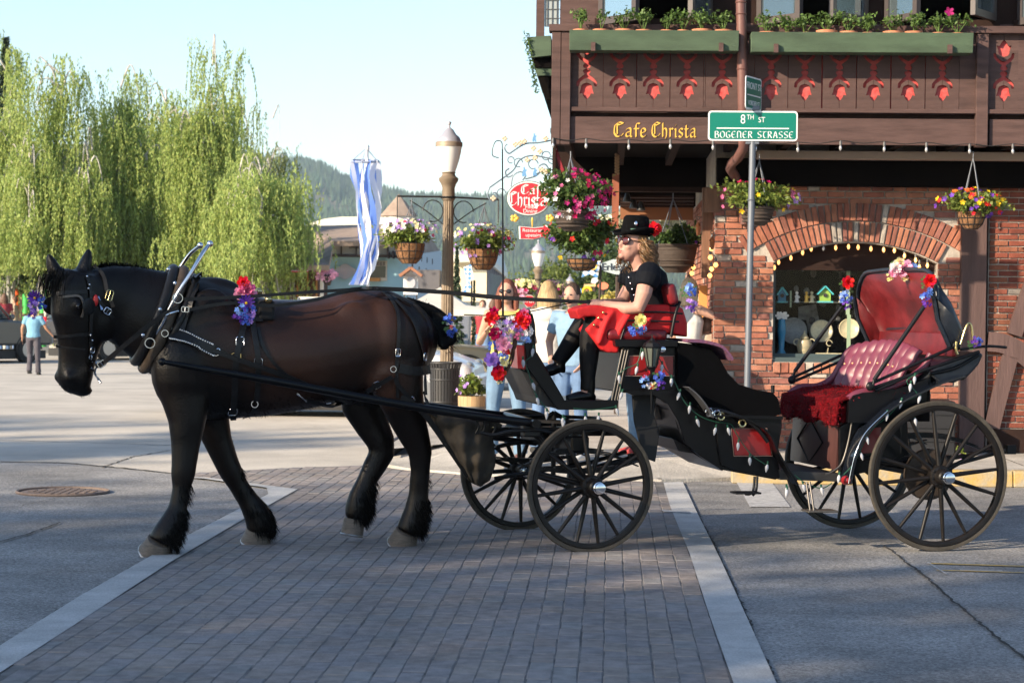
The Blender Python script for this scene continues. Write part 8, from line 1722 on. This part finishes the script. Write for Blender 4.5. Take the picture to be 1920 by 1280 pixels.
for x,y,c_,kd,s in[(922,596,'red','rose',15),(926,585,'crimson','rose',10),(978,600,'red','rose',18),(982,588,'pink','rose',10),(932,606,'white','cluster',11),(944,612,'lilac','cluster',14),(955,605,'white','cluster',11),(966,615,'lilac','cluster',10),(988,618,'white','cluster',10),(985,635,'sky','cluster',9),(972,632,'pink','cluster',8),(928,625,'crimson','rose',13),(936,618,'white','cluster',9),(946,630,'lilac','cluster',10),(955,622,'cream','rose',8),(943,645,'rose','rose',17),(950,636,'white','rose',9),(925,648,'blue','cluster',9),(932,655,'sky','cluster',6),(921,675,'lilac','rose',15),(930,680,'purple','cluster',7),(943,668,'sky','cluster',10),(949,660,'red','rose',8),(945,680,'cream','rose',9),(934,700,'red','rose',15),(932,690,'crimson','rose',9),(935,715,'cream','cluster',5)]:
 mb=MB();p=CC(x,y,wv-.04);r=s*p.y/F;n_=-CPL.n
 if kd=='rose':
  for q in range(4):blossom(mb,p+n_*(.008*q),n_+Vector((random.uniform(-.3,.1),0,random.uniform(-.15,.3))),r*(1-.2*q),6,.5+.35*q,wid=.62)
 else:
  for q in range(9):a=random.random()*6.28;rr=r*random.random()**.5;blossom(mb,p+CPL.e*math.cos(a)*rr+Zup*math.sin(a)*rr+n_*random.uniform(0,.03),n_+Vector((math.cos(a)*.6,0,math.sin(a)*.6)),r*.42,5,.4)
 OBJ('blossom',mb,fmat(c_),wr)
wp=thing('carriage_whip',CC(943,665,.3),'thin black driving whip standing upright at the dash with a drooping lash','whip');mb=MB();mb.tube([CC(943,668,.3),CC(943,500,.3),CC(942,280,.3)],[.008,.006,.004],6);OBJ('stock',mb,irn,wp);mb=MB();mb.tube(spline([CC(x,y,.3)for x,y in((942,280),(941,268),(936,264),(929,266),(924,277),(923,290),(927,294),(935,296))],5),.003,5);OBJ('lash',mb,irn,wp)
HND=CC(1118,567,.46)
for nm,pts in(('rein',[HP.P(345,561,-.335),HP.P(460,556,-.32),HP.P(560,549,-.30),HP.P(639,544,-.25),HP.P(705,540,-.18),CC(835,547,.5),CC(940,557,.5),HND]),('rein',[HP.P(352,581,-.345),HP.P(432,568,-.34),HP.P(506,573,-.34),HP.P(586,563,-.3),HP.P(639,549,-.24),HP.P(700,542,-.15),CC(835,549,.62),CC(940,559,.62),HND+Vector((0,.03,.0))])):
 P=spline(pts,6);mb=MB();mb.strap(P,.020,.004,-HP.n);OBJ(nm,mb,lea,har,recalc=True)
mb=MB();mb.tube(spline([CC(870,590,.5),CC(950,592,.4),CC(990,585,.5),CC(1060,570,.5),CC(1110,562,.5)],4),.004,5);OBJ('lead_line',mb,irn,har)
DC=lambda px,py,v:CPL.P(px,py,v-.14)
drv=thing('person',DC(1225,636,.62),'woman carriage driver in black hat, sunglasses, black blouse and red skirt holding the reins','person')
VC=.64;skin=mat('driver_skin',(.43,.235,.18),.55,var=.05,vscale=18,spec=.4);KD=DC(1200,500,VC).y/F
def T7(mb,pts,seg=12,up=None):
 """pts: px, py, v, r px (in plane), r lateral m"""
 mb.tube([DC(p[0],p[1],p[2])for p in pts],[(p[4],p[3]*KD)for p in pts],seg,up=CPL.n)
b=MB()
T7(b,[(1234,622,VC,42,.17),(1234,598,VC,43,.175),(1229,575,VC,33,.14),(1220,548,VC,32,.145),(1213,525,VC,34,.165),(1206,508,VC,24,.13),(1198,498,VC,15,.06)],18)
T7(b,[(1205,510,VC,15,.06),(1196,492,VC,13.5,.05),(1190,474,VC,14,.052)])
hf=Vector((-.84,-.54,0)).normalized();hl_=Vector((hf.y,-hf.x,0));hl_=hl_ if hl_.y<0 else-hl_;hc=DC(1187,459,VC);hu=(Zup+hf*-.10).normalized();hfv=(hf-hu*hf.dot(hu)).normalized()
def HD(f,l,u):return hc+hfv*f+hl_*l+hu*u
AXh=(hfv,hl_,hu)
b.ell(HD(0,0,.01),(.090,.073,.108),20,14,AXh);b.ell(HD(.040,0,-.060),(.050,.046,.050),14,10,AXh);b.ell(HD(.082,0,-.082),(.020,.022,.018),10,8,AXh);b.ell(HD(.02,0,-.03),(.070,.060,.07),14,10,AXh)
b.tube([HD(.083,0,.018),HD(.100,0,-.014),HD(.090,0,-.026)],[(.010,.010),(.015,.013),(.008,.012)],10,up=hfv)
for sl in(-1,1):b.ell(HD(.058,sl*.034,-.022),(.026,.022,.022),10,8,AXh);b.ell(HD(-.006,sl*.074,-.008),(.018,.010,.028),10,8,AXh)
for u_,s_ in((-.050,.0088),(-.0635,.0098)):b.ell(HD(.084,0,u_),(.016,.022,s_),12,8,AXh)
def arm(P,R_):
 b.tube(P,R_,12)
nearA=[DC(1216,512,.42),DC(1213,522,.40),DC(1207,550,.36),DC(1197,577,.37),DC(1175,578,.40),DC(1150,574,.46),DC(1132,570,.52)];arm(nearA,[.05,.054,.052,.045,.040,.032,.025])
farA=[DC(1200,512,.86),DC(1190,525,.88),DC(1175,550,.90),DC(1165,568,.86),DC(1150,570,.78),DC(1136,568,.70),DC(1130,567,.66)];arm(farA,[.045,.05,.048,.042,.036,.028,.025])
def hand(w_,d,pal,thumb,s=1.0):
 """w_ wrist, d along the hand, pal palm normal (curl side), thumb: thumb side"""
 d=d.normalized();pal=(pal-d*pal.dot(d)).normalized();th=thumb-d*thumb.dot(d)-pal*thumb.dot(pal);th.normalize()
 b.tube([w_,w_+d*.045*s,w_+d*.088*s],[(.020,.025),(.018,.041),(.015,.038)],10,up=pal)
 for k,(ln,cv)in enumerate(((.068,1.0),(.076,1.1),(.070,1.15),(.056,1.2))):
  p=w_+d*(.084-.004*abs(k-1))*s+th*(.028-.0185*k)*s;P=[p];a=.25
  for j,f in enumerate((.45,.30,.25)):a+=cv*.55;q=P[-1]+(d*math.cos(a)+pal*math.sin(a))*ln*f*s;P.append(q)
  b.tube(P,[.0092,.0088,.008,.0065],8)
 p=w_+d*.022*s+th*.026*s;b.tube([p,p+d*.03*s+th*.024*s+pal*.006,p+d*.056*s+th*.020*s+pal*.022],[.0125,.0105,.0075],8)
hand(nearA[-1],(HND-nearA[-1]).normalized()+Vector((-.6,0,.05)),-CPL.n*-.4-Zup*.9,Zup*.5-CPL.n,.95);hand(farA[-1],Vector((-1,-.15,.02)),-Zup*.9-CPL.n*.3,CPL.n*-.2+Zup,.95)
legsP=[[(1232,612,.50,34,.10),(1170,600,.50,31,.095),(1112,603,.50,23,.075),(1107,628,.50,19,.062),(1104,670,.50,17,.055),(1102,712,.50,12,.042),(1101,732,.50,12,.04)],[(1232,612,.78,34,.10),(1170,598,.78,31,.095),(1112,592,.78,23,.075),(1096,606,.78,20,.066),(1076,634,.78,17,.055),(1056,664,.78,14,.045),(1044,680,.78,12,.042)]]
for L_ in legsP:T7(b,L_)
T7(b,[(1106,738,.50,9,.035),(1085,743,.50,8,.036),(1068,747,.50,5,.03)]);T7(b,[(1050,684,.78,9,.035),(1034,692,.78,8,.036),(1018,698,.78,5,.03)])
OBJ('body',remesh(b,.0062,3,'body'),skin,drv)
c=MB();T7(c,[(1243,598,VC,37,.165),(1240,585,VC,36,.165),(1230,568,VC,35,.152),(1220,548,VC,36,.165),(1213,525,VC,38,.185),(1206,510,VC,28,.145),(1199,500,VC,18,.075)],18)
c.tube([DC(1214,512,.50),DC(1217,512,.42),DC(1215,522,.385),DC(1211,538,.37)],[.06,.078,.084,.066],14);c.tube([DC(1200,512,.80),DC(1194,514,.87),DC(1180,522,.90),DC(1172,536,.91)],[.06,.074,.08,.062],14);c.ell(DC(1190,530,.56),(.055,.09,.075),12,8,(CPL.e,CPL.n,Zup));c.ell(DC(1188,530,.74),(.055,.09,.075),12,8,(CPL.e,CPL.n,Zup));c.tube([DC(1196,520,VC),DC(1200,545,VC),DC(1208,572,VC),DC(1216,590,VC)],[(.12,.07),(.115,.07),(.12,.08),(.13,.1)],14,up=CPL.n)
OBJ('blouse',remesh(c,.0085,3,'blouse'),mat('black_blouse',(.004,.005,.008),.8,bump=1.0,bscale=10,spec=.15),drv)
mb=MB()
for i in range(5):mb.ell(DC(1179+i*3.2,520+i*11,.50),.006,8,6)
OBJ('blouse_button',mb,sil,drv,kind='stuff')
sk=[(1078,580),(1096,574),(1118,571),(1150,577),(1190,578),(1215,572),(1256,570),(1260,600),(1257,622),(1240,630),(1166,634),(1160,662),(1140,661),(1128,655),(1112,635),(1100,618),(1112,605),(1124,592),(1098,594),(1086,599)]
c=MB();c.prism([DC(x,y,.40)for x,y in sk],CPL.n*.24);sk2=[(1090,577),(1118,569),(1150,573),(1190,576),(1215,571),(1254,570),(1258,600),(1256,622),(1166,632),(1120,612),(1104,602)];c.prism([DC(x,y,.60)for x,y in sk2],CPL.n*.32)
for x0 in(1130,1164,1208):c.tube(spline([DC(x0+22,580,.42),DC(x0+6,605,.385),DC(x0-8,632 if x0>1150 else 645,.40)],4),.020,8)
c.tube([DC(1246,574,VC),DC(1244,600,VC),DC(1240,624,VC)],[(.165,.11),(.185,.15),(.20,.165)],16,up=CPL.n)
OBJ('skirt',remesh(c,.009,6,'skirt',.6),mat('red_skirt',(.46,.008,.010),.75,var=.15,vscale=5,bump=.9,bscale=7),drv)
for x,y in((1131,586),(1122,596),(1114,609)):mb=MB();mb.ell(DC(x,y,.385),.009,10,8);OBJ('skirt_button',mb,brs,drv,smooth=180)
stk=mat('black_stocking',(.005,.0045,.005),.6,spec=.2)
for L_,nm in zip(legsP,'ab'):
 c=MB();T7(c,[(p[0],p[1],p[2],p[3]+1.5,p[4]+.005)for p in L_[1:]]);OBJ('stocking',remesh(c,.008,2,'stocking'),stk,drv)
for pts in([(1102,700,.50,14.5,.047),(1103,728,.50,13.5,.045),(1106,741,.50,11,.04),(1085,744,.50,11,.045),(1063,748,.50,8,.038)],[(1062,656,.78,16,.05),(1048,676,.78,14,.047),(1049,688,.78,12,.042),(1034,693,.78,12,.047),(1013,700,.78,8,.038)]):
 c=MB();T7(c,pts);p=pts[2];c.tube([DC(p[0]+6,p[1],p[2]),DC(p[0]+8,p[1]+11,p[2])],[.022,.012],8);OBJ('boot',remesh(c,.006,2,'boot'),mat('boot_black',(.004,.004,.004),.3,spec=.3),drv)
felt=mat('hat_felt',(.003,.003,.0035),.9,spec=.08,bump=.3,bscale=80);ht=HD(-.012,0,.070);hx=tuple(v.normalized()for v in((hfv+hu*-.06),hl_,(hu+hfv*.06)));mb=MB()
seg=40;vs=[];fs=[]
prof=[(.138,.012),(.130,-.004),(.100,-.006),(.092,.004),(.086,.06),(.078,.105),(.064,.118),(.03,.112),(.001,.110)]
for r,z in prof:
 for k_ in range(seg):a=2*math.pi*k_/seg;curl=(.028*abs(math.sin(a))**2 if r>.125 else 0)-(.010*math.cos(a)if r>.125 else 0);vs.append(ht+hx[0]*(r*1.08*math.cos(a))+hx[1]*(r*.92*math.sin(a))+hx[2]*(z+curl))
for i in range(len(prof)-1):
 for k_ in range(seg):a=i*seg+k_;b_=i*seg+(k_+1)%seg;fs.append((a,b_,b_+seg,a+seg))
mb.add(vs,fs);hat=OBJ('hat',mb,felt,drv,smooth=60);s=hat.modifiers.new('solid','SOLIDIFY');s.thickness=.005
mb=MB();mb.lathe([(.0935,.006),(.0915,.03)],ht,40,hx);OBJ('hat_band',mb,mat('hat_band_green',(.03,.10,.07),.6),hat,smooth=60)
mb=MB();p=ht+hx[0]*.055+hx[1]*.075+hx[2]*.06;mb.ell(p,(.012,.006,.018),10,8,hx);OBJ('hat_pin',mb,sil,hat,smooth=60)
mb=MB();p=ht+hx[0]*-.075+hx[1]*.075+hx[2]*.035
for q in range(5):blossom(mb,p+(hl_*.010)*q+Vector((0,0,.0)),(hl_+Vector((.25,0,.15))),.050*(1-.15*q),6,.35+.3*q,wid=.62)
OBJ('hat_rose',mb,fmat('red'),hat);mb=MB();blossom(mb,p-hl_*.0+Zup*-.03,hl_,.045,3,.1,wid=.4);OBJ('hat_leaf',mb,mat('silk_leaf',(.08,.16,.05),.6),hat)
mb=MB();lens=mat('sunglass_lens',(.06,.012,.012),.06,spec=.9)
for sl in(-1,1):mb.ell(HD(.086-.004,sl*.034,.016),(.008,.032,.027),16,8,((hfv+hl_*sl*.25).normalized(),(hl_-hfv*sl*.25).normalized(),hu))
gls=OBJ('sunglasses',mb,lens,drv,smooth=60);mb=MB();gfr=mat('glasses_frame',(.015,.01,.01),.2)
for sl in(-1,1):mb.torus(HD(.086,sl*.034,.016),.031,.0028,((hl_-hfv*sl*.25).normalized(),hu),20,5,sy=.84);mb.tube([HD(.078,sl*.06,.022),HD(.03,sl*.078,.018),HD(-.01,sl*.079,.012)],.0026,5)
mb.tube([HD(.095,-.01,.02),HD(.095,.01,.02)],.003,5);OBJ('frame',mb,gfr,gls)
mb=MB();mb.ell(HD(.0985,0,-.0505),(.0042,.0165,.0055),12,6,AXh);mb.ell(HD(.0980,0,-.0615),(.0048,.0150,.0062),12,6,AXh);OBJ('lips',mb,mat('lips',(.42,.13,.11),.4),drv,smooth=180)
hm1=mat('hair_golden',(.19,.105,.048),.45,island=.55,hue=.01,spec=.5);mb=MB()
mb.ell(HD(-.022,0,.012),(.086,.080,.10),18,12,AXh);r=random.Random(4)
OBJ('hair_cap',mb,hm1,drv,smooth=180);mb=MB()
for i in range(420):
 a=r.uniform(math.pi*.42,math.pi*1.58);l0=HD(.088*math.cos(a)-.012,.082*math.sin(a),r.uniform(-.03,.045));out=(hfv*math.cos(a)+hl_*math.sin(a));ln=r.uniform(.08,.17);P=[];ph=r.random()*6;rr=r.uniform(.006,.018);fq=r.uniform(6,15);tw=out.cross(Zup).normalized();n=16
 for j in range(n):t_=j/(n-1);P.append(l0+out*(.015+.045*t_**.7)-Zup*ln*t_+(tw*math.cos(ph+t_*fq)+out*math.sin(ph+t_*fq))*rr)
 mb.tube(P,[.0027*(1-.5*j/n)for j in range(n)],4)
OBJ('curls',mb,hm1,drv,kind='stuff')
